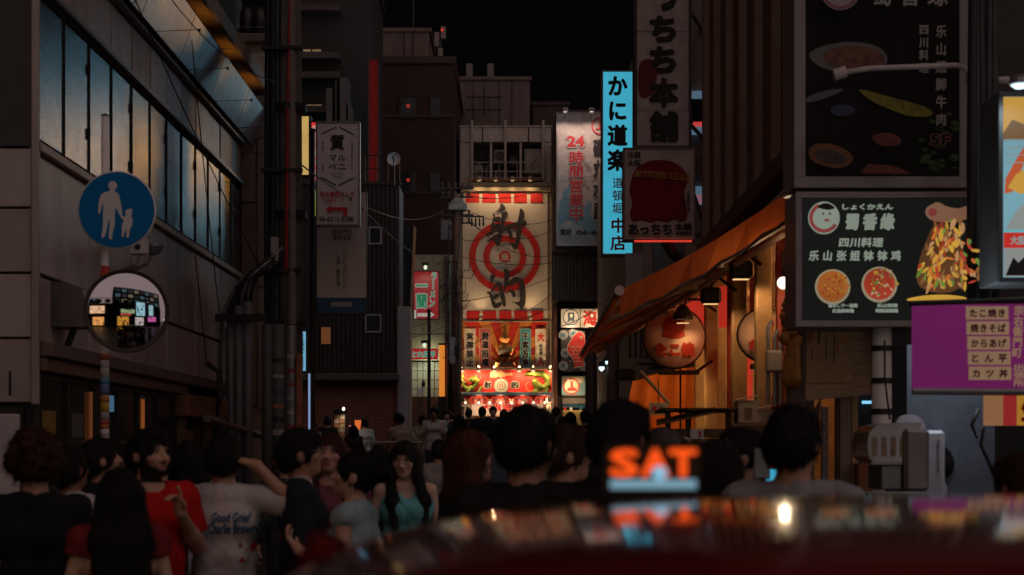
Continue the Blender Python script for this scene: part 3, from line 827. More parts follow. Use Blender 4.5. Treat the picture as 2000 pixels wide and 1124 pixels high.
    # hooded wall vent
    v = MB(); v.lathe((0, 0, 0), [(.001, -.01), (.13, 0), (.15, .05)], 16)
    h = MB(); c = Vector((LX, 14.55, 2.82))
    for i in range(9): pass
    pr = [(.0, .0), (.30, .0), (.30, .22), (.26, .32), (.16, .37), (.0, .39)]
    vs = [(LX + a, 14.48, 2.66 + z) for a, z in pr] + [(LX + a, 14.86, 2.66 + z) for a, z in pr]
    h.add(vs, [tuple(range(6)), tuple(range(11, 5, -1))] + [(i, i + 6, (i + 1) % 6 + 6, (i + 1) % 6) for i in range(6)])
    h.build('vent_hood', M('hood_grey', (.13, .12, .12), rough=.45, dirt=.5), b)
    MB().tube([(LX + .15, 14.67, 2.66), (LX + .05, 14.67, 2.40)], .03).build('drip_pipe', DARKMETAL, b)
    MB().tube([(LX + .03, 21.7, 2.72), (LX + .2, 21.65, 2.6), (LX + .22, 21.6, 2.28), (LX + .12, 21.7, 1.95)], .035).build('bent_pipe', DARKMETAL, b)
    
    for yy in (14.4, 16.2, 18, 19.8, 21.6, 23.4): spot('added_soffit_light', (LX + .62, yy, 6.12), (LX + .25, yy, 6.8), 4.5, (1, .47, .12), b, 100, 1, .06); MB().tube([(LX + .08, yy, 6.06), (LX + .62, yy, 6.08)], .004, 5).lathe((LX + .62, yy, 6.06), [(.012, 0), (.018, .03)], 8).build('added_uplight', DARKMETAL, b)  # lamps added to make the soffit glow orange; no known fixtures
    pass
left_building()

# two wall cameras near the mirror
for i, (px, py, dd) in enumerate(((276, 494, 16.5), (298, 492, 17.2))):
    p = W(px, py, dd); t = thing('security_camera', ['white box camera on the tiled wall above the mirror', 'small grey dome camera beside the box camera above the mirror'][i], 'camera', (p.x, dd, p.z))
    m = MB().box(p.x - .10, dd - .07, p.z - .02, p.x + .06, dd + .07, p.z + .14, .01)
    if i: m = MB().lathe((p.x, dd, p.z), [(.01, -.04), (.07, -.02), (.12, .05), (.12, .07), (.03, .09)], 14)
    m.build('housing', WHITEP if not i else STEEL, t)
    MB().tube([(p.x, dd, p.z), (p.x - .05, dd, p.z - .12), (-3.93, dd + .1, p.z - .2)], .018).build('bracket', STEEL, t)
    MB().lathe((p.x - .02, dd - .075, p.z + .05), [(.03, 0), (.028, -.02)], 10, 'y').build('lens', BLACK, t)

# ------------------------------------------------------------------ pole with the round pedestrian sign, and the convex mirror
def sign_pole():
    d = 13.3; p = W(205, 880, d); x = p.x
    t = thing('sign_pole', 'white pole wrapped in colourful stickers carrying the round blue sign and mirror', 'pole', (x, d, gz(d)))
    z = lambda py: W(0, py, d).z
    MB().tube([(x, d, gz(d)), (x, d, z(228))], .030, 14).build('post', WHITEP, t, True)
    MB().lathe((x, d, z(228)), [(.031, 0), (.034, .005), (.02, .02), (.003, .025)], 14).build('cap', GREYMETAL, t)
    MB().lathe((x, d, z(612)), [(.0325, 0), (.0325, z(520) - z(612))], 16).build('red_band', M('red_tape', (.5, .06, .03)), t, True)
    cols = [(.45, .12, .03), (.50, .45, .40), (.10, .16, .35), (.5, .33, .02), (.4, .05, .04), (.55, .5, .5), (.08, .3, .4), (.5, .2, .05), (.3, .3, .32)]
    y = 690; i = 0; sp = []
    while y < 860:
        hgt = random.choice((9, 14, 20)); m = MB(); c = cols[(i * 5) % 9]
        m.lathe((x, d, z(y + hgt)), [(.0335 + .0006 * (i % 3), 0), (.0335 + .0006 * (i % 3), z(y) - z(y + hgt) - .004)], 16)
        m.build('sticker', M('sticker_%d' % ((i * 5) % 9), c, rough=.5, var=.5, scale=40), t, True); y += hgt; i += 1
    for zz in (410, 600): MB().lathe((x, d, z(zz)), [(.04, -.03), (.04, .03)], 12).build('clamp', STEEL, t)
sign_pole()

def ped_sign():
    d = 13.18
    b = Board('pedestrian_sign', 'round blue sign with white adult and child walking on the sticker pole', 'road sign', (152, 338, 305, 485), d, None)
    cx, cy = 228.5, 411; p = W(cx, cy, d)
    MB().lathe((p.x, d, p.z), [(.30, .012), (.307, .006), (.307, -.004), (.298, -.008)], 56, 'y').build('disc', M('sign_white', (.62, .62, .62), rough=.4), b.root)
    s_blue = M('sign_blue', (.003, .15, .40), rough=.6, var=.08, spec=.12)
    b.disc(cx, cy, 73.5, s_blue, 'blue_face', n=56)
    wh = M('sign_figure', (.60, .60, .60), rough=.45, var=.06)
    q = lambda L: [(153 + (x - 345) * .4385, 338 + (y - 757) * .4485) for x, y in L]      # from an enlarged view of the sign
    b.poly(q([(497,793),(512,797),(521,812),(518,824),(509,834),(510,840),(528,850),(534,880),(545,935),(540,948),(532,945),(514,905),(510,940),(510,985),(497,1030),(500,1045),(487,1050),(482,1035),(489,985),(484,950),(478,990),(466,1035),(455,1045),(450,1035),(458,990),(458,925),(460,890),(452,900),(444,938),(436,935),(438,890),(446,855),(466,842),(490,838),(487,828),(480,818),(482,803)]), wh, 'adult_figure', 1)
    b.poly(q([(571,917),(590,912),(586,924),(588,936),(582,948),(590,962),(588,990),(578,1000),(574,1040),(562,1042),(562,1010),(554,1010),(551,1038),(540,1038),(543,1000),(540,985),(552,968),(540,955),(532,948),(545,945),(557,950),(562,944),(554,932),(560,922)]), wh, 'child_figure', 1)
    MB().tube([(p.x, d + .01, p.z + .1), (p.x, d + .1, p.z + .1)], .02).build('bracket', STEEL, b.root)
ped_sign()

def mirror():
    d = 13.0; p = W(247, 608, d); r = 82 * d / FPX
    t = thing('traffic_mirror', 'round convex street mirror reflecting the lit shops, under the blue sign', 'mirror', (p.x, d, p.z - r))
    rot = Matrix.Rotation(R(14), 3, 'Z') @ Matrix.Rotation(R(-1), 3, 'X')
    def lat(prof, n, name, mat):
        m = MB().lathe((0, 0, 0), prof, n, 'y'); m.v = [rot @ v + p for v in m.v]; return m.build(name, mat, t, True)
    prof = [(.001, -.085)] + [(r * .965 * math.sin(i / 10 * R(90)) , -.085 + .085 * (1 - math.cos(math.asin(math.sin(i / 10 * R(90)))) )) for i in range(1, 11)]
    Rs = 3.4 * r; prof = [(.0005, -(Rs - math.sqrt(Rs**2 - (r * .965)**2)) )]
    for i in range(1, 13):
        rr = r * .965 * i / 12; prof.append((rr, -(math.sqrt(Rs**2 - rr**2) - math.sqrt(Rs**2 - (r * .965)**2)) if False else (Rs - math.sqrt(Rs**2 - rr**2)) - (Rs - math.sqrt(Rs**2 - (r * .965)**2))))
    lat(prof, 64, 'mirror_face', M('mirror_silver', (.62, .62, .64), rough=.04, metal=1.0, var=.04))
    lat([(r * .962, -.006), (r * .985, -.012), (r * 1.0, .0), (r * .98, .05), (r * .5, .09), (.01, .1)], 64, 'rim', M('mirror_rim', (.03, .018, .015), rough=.5))
    MB().tube([p + Vector((0, .08, 0)), p + Vector((-.15, .22, .02)), Vector((W(205, 608, 13.3).x, 13.3, p.z))], .02).build('arm', STEEL, t)
mirror()

# ------------------------------------------------------------------ second building on the left, its ducts, and the utility pole with conduits
def second_building():
    b = thing('cream_building', 'narrow cream building with black roof ducts behind the utility pole', 'building', (-4.8, 27, gz(27)))
    MB().box(-12, 25.0, gz(26), -3.56, 26.9, 7.62).build('wall', CREAM, b)
    m = MB(); k = 25 / FPX
    for x0, x1, z0, z1 in ((472, 500, 400, 790), (503, 524, 250, 560), (472, 499, 222, 395), (505, 523, 566, 800), (472, 533, 105, 215)):
        a = W(x0, z1, 24.99); c = W(x1, z0, 24.99); piece('wall_panel', a.x, 24.95, a.z, c.x, 24.995, c.z, [CREAM, M('cream_pale', (.52, .44, .38), rough=.7, dirt=.4), M('cream_brown', (.36, .29, .24), rough=.8, dirt=.4)][int(x0 + z0) % 3], b)
    MB().box(-12, 24.9, 7.62, -3.5, 26.95, 7.75, .02).build('parapet', CONC, b)
    MB().box(-12, 26, 7.75, -4.3, 26.9, 13).build('upper_wall', DKWALL, b)
    for i, px in enumerate((482, 507)):
        p = W(px, 75, 25.6); MB().tube([(p.x, 25.6, 7.7), (p.x, 25.6, 8.1), (p.x + .0, 25.62, 8.22), (p.x - .02, 25.8, 8.28), (p.x - .02, 26.2, 8.28)], .105, 14).build('roof_duct', M('duct_black', (.04, .036, .034), rough=.35, metal=.3), b, True)
        MB().lathe((p.x, 25.6, 7.98), [(.115, 0), (.115, .02)], 14).build('duct_collar', GREYMETAL, b)
    for i in range(5):
        p = W(425 + i * 10, 40 + i * 6, 26); MB().tube([(p.x - .6, 26, p.z + .35 - i * .14), (p.x + .2, 26, p.z + .2 - i * .16)], .07, 10).build('roof_pipe', BLACK, b)
    p = W(505, 185, 24.7); MB().slab(W(495, 165, 24.7), W(508, 160, 24.7), W(532, 160, 24.7), W(530, 192, 24.7), .05).build('sheet_flap', BLACK, b)
    MB().box(*W(484, 140, 24.85), *(W(494, 131, 24.75))).build('small_lamp', E('small_yellow', (.55, .42, .12), .8), b)
    MB().box(-3.555, 25.6, 2.5, -3.53, 26.8, 7.6).build('side_cladding', M('side_red_brown', (.33, .14, .10), rough=.7), b)
    lit = E('interior_orange', (.5, .17, .04), .55)
    MB().box(-3.53, 26.1, 5.0, -3.50, 26.6, 6.6).build('lit_window', lit, b)
second_building()

def utility_pole():
    d = 23.0; x = W(566, 0, d).x
    t = thing('utility_pole', 'dark concrete utility pole wrapped in cables and a red conduit on the left', 'pole', (x, d, gz(d)))
    MB().lathe((x, d, gz(d)), [(.19, 0), (.15, 9.0)], 20).build('shaft', M('pole_concrete', (.13, .115, .105), rough=.8, var=.3, scale=9, bump=.3, dirt=.5), t, True)
    pale = M('pole_pale', (.24, .20, .18), rough=.7, dirt=.4)
    MB().tube([(x + .06, d - .19, 3.3), (x + .05, d - .17, 8.3)], .055, 12).build('pale_conduit', pale, t)
    MB().tube([(x + .05, d - .22, gz(d)), (x + .05, d - .22, 3.28)], .075, 12).build('lower_conduit', STEEL, t)
    MB().tube([(x - .02, d - .22, 4.0), (x + .0, d - .21, 6.2), (x + .05, d - .2, 8.3)], .022, 8).build('red_conduit', M('red_pipe', (.42, .03, .025), rough=.5), t)
    for i, dx in enumerate((-.30, -.235, -.17, -.12)):
        MB().tube([(x + dx, d - .1, 3.3), (x + dx + .02 * math.sin(i), d - .12, 5), (x + dx + .015, d - .1, 8.4)], (.035, .05, .03, .022)[i], 8).build('riser_cable', CABLE if i != 2 else M('green_cable', (.05, .09, .08)), t)
    for zz in (3.25, 4.75, 6.2): MB().lathe((x, d, zz), [(.235, 0), (.235, .10)], 18).build('strap', DARKMETAL, t)
    for zz in (5.35, 4.0, 7.0): MB().box(x - .36, d - .24, zz, x + .2, d - .16, zz + .06, .01).build('cross_bracket', DARKMETAL, t)
    MB().box(*W(528, 510, 22.6), *W(545, 465, 22.7), .008).build('junction_box', M('box_pale', (.42, .40, .38), rough=.5), t)
    for i, (dx, w) in enumerate(((-.27, .085), (-.12, .105))):
        MB().tube([(x + dx, d - .18, gz(d)), (x + dx, d - .18, 3.30)], w, 14).build('sheath_pipe', M('sheath_grey', (.12, .115, .115), rough=.5, dirt=.5), t, True)
    cols = [(.5, .5, .5), (.06, .06, .06), (.45, .05, .08), (.5, .45, .4), (.4, .1, .05), (.1, .12, .2), (.45, .45, .42), (.55, .2, .1)]
    for i in range(16):
        py = 700 + i * 14 + random.randint(-3, 3); dx = -.12 if i % 2 else .05; w = .107 if i % 2 else .077
        hh = random.choice((.06, .08, .05)); zz = W(0, py, d).z; m = MB(); n = 7; vs = []
        for a in range(n + 1):
            an = R(-90 - 45 + 90 * a / n); vs += [(x + dx + w * math.cos(an), (d - .18 if i % 2 else d - .22) + w * math.sin(an), zz), (x + dx + w * math.cos(an), (d - .18 if i % 2 else d - .22) + w * math.sin(an), zz + hh)]
        m.add(vs, [(2 * a, 2 * a + 2, 2 * a + 3, 2 * a + 1) for a in range(n)]).build('sticker', M('pole_sticker_%d' % (i % 8), cols[i % 8], rough=.5, var=.5, scale=35), t)
    MB().box(x + .13, d - .3, 1.6, x + .20, d - .2, 2.9).build('poster', M('poster_orange', (.42, .17, .08), var=.5, scale=12), t)
utility_pole()

def conduits():
    d = 22.6; t = thing('conduit_rack', 'four grey vertical conduits whose cables bend over to the utility pole', 'pipes', (W(465, 0, d).x, d, gz(d)))
    for i, (px, w) in enumerate(((437, .045), (451, .055), (467, .065), (484, .065))):
        p = W(px, 0, d); top = W(0, (640, 615, 598, 590)[i], d).z
        MB().tube([(p.x, d, gz(d)), (p.x, d, top)], w, 12).build('conduit', M('conduit_grey', (.17, .165, .17), rough=.45, metal=.2, dirt=.5), t, True)
        q = W(534 - i * 2, 500 + i * 8, d)
        for j in range(3 if i else 1):
            o = (j - 1) * .03
            MB().tube([(p.x + o, d, top - .05), (p.x + o + .01, d - .02, top + .12), (p.x + .10 + o, d - .03 - .02 * j, top + .36), (p.x * .55 + q.x * .45 + o, d - .05 - .02 * j, (top * .3 + q.z * .7) + .02 * j), (q.x, d, q.z + .03 * j), (q.x + .12, d + .1, q.z + .12)], .028, 8).build('bent_cable', CABLE if (i + j) % 4 else GREYMETAL, t, True)
    a = W(413, 628, d - .1); c = W(520, 614, d - .07); MB().box(a.x, d - .12, a.z, c.x, d - .06, c.z, .005).build('rail', DARKMETAL, t)
conduits()
# ------------------------------------------------------------------ signs hung along the left side
SIGNW = M('sign_board_white', (.74, .68, .66), rough=.5, var=.06, dirt=.12)
def pawn_sign():
    b = Board('pawnshop_sign', 'white hanging sign with a hexagon, red arrow and phone number on the left', 'sign', (620, 241, 700, 439), 30, SIGNW, GREYMETAL, depth=.16)
    for a, c in (((627, 263), (657, 249)), ((663, 249), (692, 264)), ((627, 347), (657, 363)), ((661, 363), (691, 348))): b.line([a, c], 2.2, INK)
    b.text('質', 645, 264, 673, 294, INK, bold=.035); b.text('マル', 643, 303, 676, 315, INK, bold=.01); b.text('ベニ', 642, 320, 676, 332, INK, bold=.01)
    b.text('MARUBENI', 648, 339, 672, 342, INK, latin=True); b.text('PAWN', 652, 345, 668, 348, INK, latin=True)
    b.text('質預り', 629, 277, 633, 303, INK, vertical=True); b.text('買取', 629, 320, 633, 335, INK, vertical=True); b.text('相合橋筋より東入', 686, 279, 690, 334, INK, vertical=True)
    b.text('相合橋筋東入る', 625, 375, 692, 385, REDP, bold=.03); b.text('千日前1-2-6', 630, 388, 687, 396, REDP, bold=.03)
    b.poly([(637, 410), (647, 402), (647, 406), (679, 406), (679, 422), (671, 422), (671, 413), (647, 413), (647, 418)], REDP, 'arrow')
    b.text('06-6211-5188', 624, 424, 691, 434, INK, latin=True, bold=.025)
    MB().tube([(-3.56, 30.2, gz(30)), (-3.56, 30.2, 7.35)], .04).build('sign_post', DARKMETAL, b.root)
    for py in (255, 425): 
        p = W(618, py, 30.08); MB().tube([p, (-3.56, 30.08, p.z)], .025).build('bracket', DARKMETAL, b.root)
pawn_sign()
def expo_banner():
    f = M('banner_cloth', (.74, .66, .64), rough=.8, var=.08); bl = M('banner_blue', (.045, .13, .24), rough=.7, var=.1)
    b = Board('event_banner', 'tall white EXPO banner with a blue foot under the pawnshop sign', 'banner', (619, 375, 716, 613), 31, f, DARKMETAL, depth=.05, rim=.012)
    pk = M('banner_print', (.20, .07, .07), rough=.7); b.text('EXPO', 650, 449, 686, 458, pk, latin=True, bold=.02); b.text('2025', 650, 460, 686, 469, pk, latin=True, bold=.02)
    g = M('banner_text', (.14, .12, .12), rough=.7)
    b.text('いっしょにいこか', 669, 491, 678, 565, g, vertical=True, bold=.01); b.text('大阪・関西万博', 657, 500, 665, 560, g, vertical=True, bold=.01)
    b.rect(619.5, 582, 715.5, 612.5, bl, 'blue_foot'); b.text('大阪商店街', 646, 590, 688, 600, f, bold=.03)
    for py in (380, 610):
        p = W(618, py, 31.03); MB().tube([p, (-3.56, 31.03, p.z)], .022).build('bracket', DARKMETAL, b.root)
expo_banner()
def small_left_signs():
    b = Board('cyan_blade_sign', 'narrow glowing blue blade sign with dark writing beside the utility pole', 'sign', (583.5, 648, 597.5, 725), 27, E('blade_blue', (.16, .40, .58), .95), DARKMETAL, depth=.1, rim=.01)
    b.text('三大河内ホルモン', 587, 653, 595, 719, INK, vertical=True, bold=.02)
    p = W(604, 900, 27.2); t = thing('neon_tube', 'thin vertical blue light tube under the blue blade sign', 'light', (p.x, 27.2, gz(27)))
    MB().tube([(p.x, 27.2, W(0, 846, 27.2).z), (p.x, 27.2, W(0, 730, 27.2).z)], .016, 10).build('tube', E('tube_blue', (.24, .36, .60), .8), t)
    MB().tube([(p.x + .03, 27.25, gz(27)), (p.x + .03, 27.25, W(0, 640, 27.2).z)], .02).build('post', DARKMETAL, t)
    b = Board('yellow_blade_sign', 'warm yellow lit sign squeezed between the utility pole and the red one', 'sign', (589, 228, 605, 342), 40, E('blade_yellow', (.60, .38, .12), .85), DARKMETAL, depth=.3, rim=.03)
    b.rect(603, 228, 605, 342, DARKMETAL, 'divider')
    b = Board('red_blade_sign', 'red lit vertical sign with pale characters partly behind the pawnshop sign', 'sign', (608.5, 240, 640, 355), 39, E('blade_red', (.72, .03, .035), .9), DARKMETAL, depth=.25, rim=.03)
    b.text('居酒屋大吉', 609, 246, 621, 351, E('red_sign_letters', (.75, .6, .45), .5), vertical=True, bold=.02)
    b = Board('dotted_led_sign', 'oval sign of green and orange dots below the red vertical sign', 'sign', (600, 364, 640, 432), 39.5, None)
    yl = E('led_yellow', (.50, .24, .04), .7); gr = E('led_green', (.05, .5, .08), .8); rd = E('led_red', (.75, .06, .03), .9)
    b.disc(628, 398, 19, rd, 'led_rim', ry=34); b.disc(628, 398, 16.5, yl, 'led_face', ry=31)
    m = MB(); k = 39.5 / FPX
    for i in range(60):
        x, y = 613 + random.uniform(0, 6), 374 + random.uniform(0, 48); p = b.pt(x, y); m.box(p[0] - .012, b.y - .004, p[1] - .012, p[0] + .012, b.y - .001, p[1] + .012)
    tag(m.build('led_dots', gr, b.root), kind='stuff')
small_left_signs()

# ------------------------------------------------------------------ dark ribbed house and the buildings behind it
def ribbed_house():
    d = 44; b = thing('ribbed_house', 'dark house of upright metal ribs above a red brick ground floor', 'building', (-4.1, d, gz(d)))
    a = W(600, 740, d); c = W(780, 362, d)
    MB().box(-9, d, a.z, c.x, 45.6, c.z).build('wall', M('rib_wall', (.03, .02, .018)), b)
    m = MB(); x = a.x
    while x < c.x: m.box(x, d - .05, a.z + .05, x + .055, d - .001, c.z - .03); x += .115
    tag(m.build('rib', M('rib_metal', (.032, .022, .019), rough=.5), b), kind='stuff')
    MB().box(-9, d - .08, c.z, c.x + .05, d + .1, c.z + .08).build('coping', DARKMETAL, b)
    fr = M('window_frame_pale', (.30, .26, .25), rough=.5)
    for x0, x1, y0, y1 in ((720, 746, 443, 478), (713, 745, 614, 650)):
        u = W(x0, y1, d - .06); v = W(x1, y0, d - .06); m = MB()
        for q in ((u.x, u.z, v.x, u.z + .04), (u.x, v.z - .04, v.x, v.z), (u.x, u.z + .04, u.x + .04, v.z - .04), (v.x - .04, u.z + .04, v.x, v.z - .04)): m.box(q[0], d - .09, q[1], q[2], d - .052, q[3])
        w = m.build('window', fr, b); MB().box(u.x + .03, d - .075, u.z + .03, v.x - .03, d - .06, v.z - .03).build('pane', SHOPGLASS, w)
    MB().box(-9, d + .05, gz(d), c.x, d + .4, a.z).build('brick_wall', brick_mat('red_brown_brick', (.26, .085, .045), (.20, .06, .035), (.09, .04, .025), 1.0, .30, .09), b)
    k = MB(); k.box(-9, d - .35, a.z - .06, c.x + .02, d + .4, a.z + .12, .02).build('ledge', M('ledge_dark', (.09, .06, .05)), b)
    for i in range(4):
        x = a.x + .3 + i * .62; MB().box(x, d - .02, a.z + .02 - .0, x + .02, d - .01, a.z + .02).build('hook', DARKMETAL, b) if False else None
    u = W(776, 800, d); v = W(803, 600, d); MB().box(u.x, d - .12, gz(d), v.x, d + .3, v.z, .02).build('corner_pillar', M('pillar_pink', (.34, .26, .25), rough=.7, dirt=.4), b)
    # warm openings of the lower storey and roof railing
    u = W(628, 740, d); v = W(646, 640, d); MB().box(u.x, d - .055, a.z + .9, v.x, d - .02, v.z).build('lit_door', E('door_orange', (.30, .10, .03), .35), b)
    m = MB(); z0 = c.z + .08
    for i in range(7): m.tube([(a.x + .6 + i * .3, d, z0), (a.x + .6 + i * .3, d, z0 + .7)], .015, 6)
    for q in (.35, .7): m.tube([(a.x + .6, d, z0 + q), (a.x + 2.4, d, z0 + q)], .018, 6)
    m.build('roof_railing', DARKMETAL, b)
ribbed_house()
def plank_sign():
    d = 46; u = W(783, 600, d); v = W(812, 440, d)
    t = thing('blade_board', 'dark projecting sign board with a pale wooden edge beside the ribbed house', 'sign', (u.x, d, u.z))
    MB().slab(W(786, 600, d), W(802, 600, d), W(808, 440, d), W(786, 440, d), .05).build('board', BLACK, t)
    MB().slab(W(801, 602, d - .05), W(806, 598, d - .05), W(813, 446, d - .05), W(808, 442, d - .05), .05).build('edge', M('edge_wood', (.42, .24, .12), rough=.6), t)
    MB().tube([W(786, 470, d + .1), W(779, 470, d + .1)], .03).build('bracket', DARKMETAL, t)
plank_sign()
def dish():
    d = 43.5; p = W(769, 311, d); t = thing('satellite_dish', 'small white satellite dish on the roof of the ribbed house', 'dish', (p.x, d, W(0, 362, d).z))
    MB().lathe((p.x, d, p.z), [(.005, .06), (.08, .045), (.14, .015), (.17, -.03), (.172, -.025), (.08, .06), (.005, .075)], 28, 'y').build('reflector', M('dish_white', (.62, .56, .54), rough=.5, dirt=.3), t, True)
    MB().tube([(p.x, d + .05, p.z), (p.x, d + .1, p.z - .3), (p.x, d + .1, W(0, 362, d).z)], .025).build('mast', DARKMETAL, t)
    MB().tube([(p.x, d, p.z - .15), (p.x, d - .2, p.z)], .012).box(p.x - .03, d - .24, p.z - .03, p.x + .03, d - .18, p.z + .04, .01).build('receiver_arm', DARKMETAL, t)
dish()

def brick_tower():
    d = 66; b = thing('brick_tower', 'tall dark brown brick building with small red triangles in its windows', 'building', (-3.7, d, gz(d)))
    a = W(735, 0, d).x; c = W(886, 0, d).x; z = W(0, 126, d).z
    MB().box(a, d, gz(d), c, d + 10, z).build('wall', brick_mat('dark_brick', (.052, .020, .014), (.038, .016, .011), (.028, .016, .013), 1.0, .42, .14), b)
    MB().box(a - .1, d - .12, z, c + .1, d + 10, z + .3, .03).build('parapet', M('parapet_brown', (.05, .028, .022)), b)
    for i, zz in enumerate((5.2, 8.4, 11.6, 14.6)): MB().box(a, d - .06, zz, c, d - .005, zz + .12).build('string_course', M('course_brown', (.055, .03, .022)), b)
    for x0, x1, y0, y1 in ((778, 815, 188, 232), (778, 815, 335, 377), (838, 862, 188, 232), (838, 862, 335, 377)):
        u = W(x0, y1, d - .02); v = W(x1, y0, d - .02); m = MB()
        for q in ((u.x, u.z, v.x, u.z + .06), (u.x, v.z - .06, v.x, v.z), (u.x, u.z + .06, u.x + .06, v.z - .06), (v.x - .06, u.z + .06, v.x, v.z - .06)): m.box(q[0], d - .08, q[1], q[2], d - .004, q[3])
        w = m.build('window', BLACK, b); MB().box(u.x + .05, d - .05, u.z + .05, v.x - .05, d - .02, v.z - .05).build('pane', M('dark_pane', (.012, .010, .010), rough=.1), w)
        if x0 == 778:
            q = W(797, y0 + (20 if y0 < 200 else 18), d - .1); MB().prism([(q.x - .09, q.z + .08), (q.x, q.z - .08), (q.x + .09, q.z + .08)], d - .06, d - .052).build('red_triangle', E('triangle_red', (.55, .04, .03), .6), w)
    # rooftop hut, mast, antennas
    k = 68; u = W(748, 126, k); v = W(838, 63, k); hut = M('hut_render', (.17, .125, .11), rough=.8, dirt=.3)
    MB().box(u.x, k, z, v.x, k + 4, v.z).build('roof_hut', hut, b)
    MB().box(u.x - .1, k - .1, v.z, v.x + .1, k + 4, v.z + .15).build('hut_roof', hut, b)
    for px in (790, 807): MB().box(W(px, 0, k).x - .03, k - .06, z, W(px, 0, k).x + .03, k - .002, v.z).build('hut_joint', DKWALL, b)
    p = W(807, 62, k); MB().tube([(p.x, k, p.z), (p.x, k, p.z + 3.5)], .05).build('flag_mast', DARKMETAL, b)
    for px, py, s_ in ((719, 25, 1), (743, 25, 1), (722, 53, .5), (721, 75, .6), (853, 78, .7), (866, 65, .6), (860, 105, .5)):
        q = W(px, py, k); MB().box(q.x - .10, k - .1, q.z - .42 * s_, q.x + .10, k + .1, q.z + .42 * s_, .02).build('antenna_panel', M('antenna_grey', (.26, .22, .21), rough=.6), b)
    for px, y1 in ((731, 10), (860, 60)): MB().tube([(W(px, 0, k).x, k, z - .5), (W(px, 0, k).x, k, W(0, y1, k).z)], .06).build('antenna_mast', DARKMETAL, b)
    q = W(865, 63, k); MB().box(q.x - .06, k - .2, q.z, q.x + .0, k - .12, q.z + .1).build('beacon', E('beacon_red', (.8, .05, .03), .9), b)
brick_tower()
def back_blocks():
    for name, x0, x1, yt, d, mat, lab in (
        ('grey_block', 885, 1035, 157, 76, M('block_render', (.17, .135, .125), rough=.85, dirt=.4), 'low grey concrete block with roof antennas behind the shooting gallery'),
        ('dark_block', 1040, 1110, 206, 80, DKWALL, 'dark low block beside the grey one behind the crab restaurant sign'),
        ('left_tower', 560, 722, -60, 58, M('tower_dark', (.035, .028, .026), rough=.8), 'dark tall block with lit balcony slits above the left signs')):
        u = W(x0, 0, d); v = W(x1, yt, d); b = thing(name, lab, 'building', ((u.x + v.x) / 2, d, gz(d)))
        MB().box(u.x, d, gz(d), v.x, d + 6, v.z).build('wall', mat, b)
        MB().box(u.x - .1, d - .1, v.z, v.x + .1, d + 6, v.z + .15).build('parapet', mat, b)
        if name == 'grey_block':
            for px in (925, 975, 1000): MB().box(W(px, 0, d).x - .02, d - .03, gz(d), W(px, 0, d).x + .02, d - .002, v.z).build('joint', DKWALL, b)
            for px, w in ((917, 12), (958, 12)):
                q = W(px, 157, d); m = MB().box(q.x - .14, d, v.z + .15, q.x + .14, d + .4, v.z + .75)
                m.build('roof_box', hutm(), b)
            for zz in (190, 215):
                q0, q1 = W(912, zz, d - .5), W(978, zz, d - .5); m = MB().tube([q0, q1], .03)
                for i in range(7): m.tube([q0.lerp(q1, i / 6) + Vector((0, -.3, 0)), q0.lerp(q1, i / 6) + Vector((0, .3, 0))], .02, 5)
                m.build('aerial', DARKMETAL, b)
            MB().tube([W(946, 230, d - .5), W(946, 170, d - .5)], .03).build('aerial_mast', DARKMETAL, b)
        if name == 'left_tower':
            gl = E('balcony_glow', (.32, .19, .10), .45)
            for x_0, x_1, y_0, y_1 in ((592, 607, 97, 110), (610, 627, 97, 110), (597, 612, 205, 215), (613, 628, 205, 214), (596, 625, 12, 22)):
                MB().box(*W(x_0, y_1, d - .03), *W(x_1, y_0, d - .005)).build('lit_window', gl, b)
            for yy in (20, 112, 150, 216): MB().box(u.x, d - .8, W(0, yy + 12, d).z, W(668, 0, d).x, d, W(0, yy, d).z).build('balcony', M('balcony_dark', (.05, .04, .036)), b)
            for x_0, x_1, y_0 in ((637, 655, 185), (655, 663, 170), (664, 685, 165), (676, 690, 215)): MB().box(*W(x_0, 260, d - 2), *W(x_1, y_0, d - 1)).build('roof_cabinet', M('cabinet_grey', (.08, .065, .065)), b)
_hm = []
def hutm(): return M('roof_box_grey', (.22, .18, .165), rough=.7)
back_blocks()
b = Board('red_strip_sign', 'long narrow unlettered red vertical sign strip high on the left', 'sign', (721, 118, 738, 356), 57, E('strip_red', (.13, .002, .002), .4, base=.008), DARKMETAL, depth=.3, rim=.05)
MB().tube([W(729, 356, 57.2), W(729, 440, 57.2)], .06).build('strut', DARKMETAL, b.root)

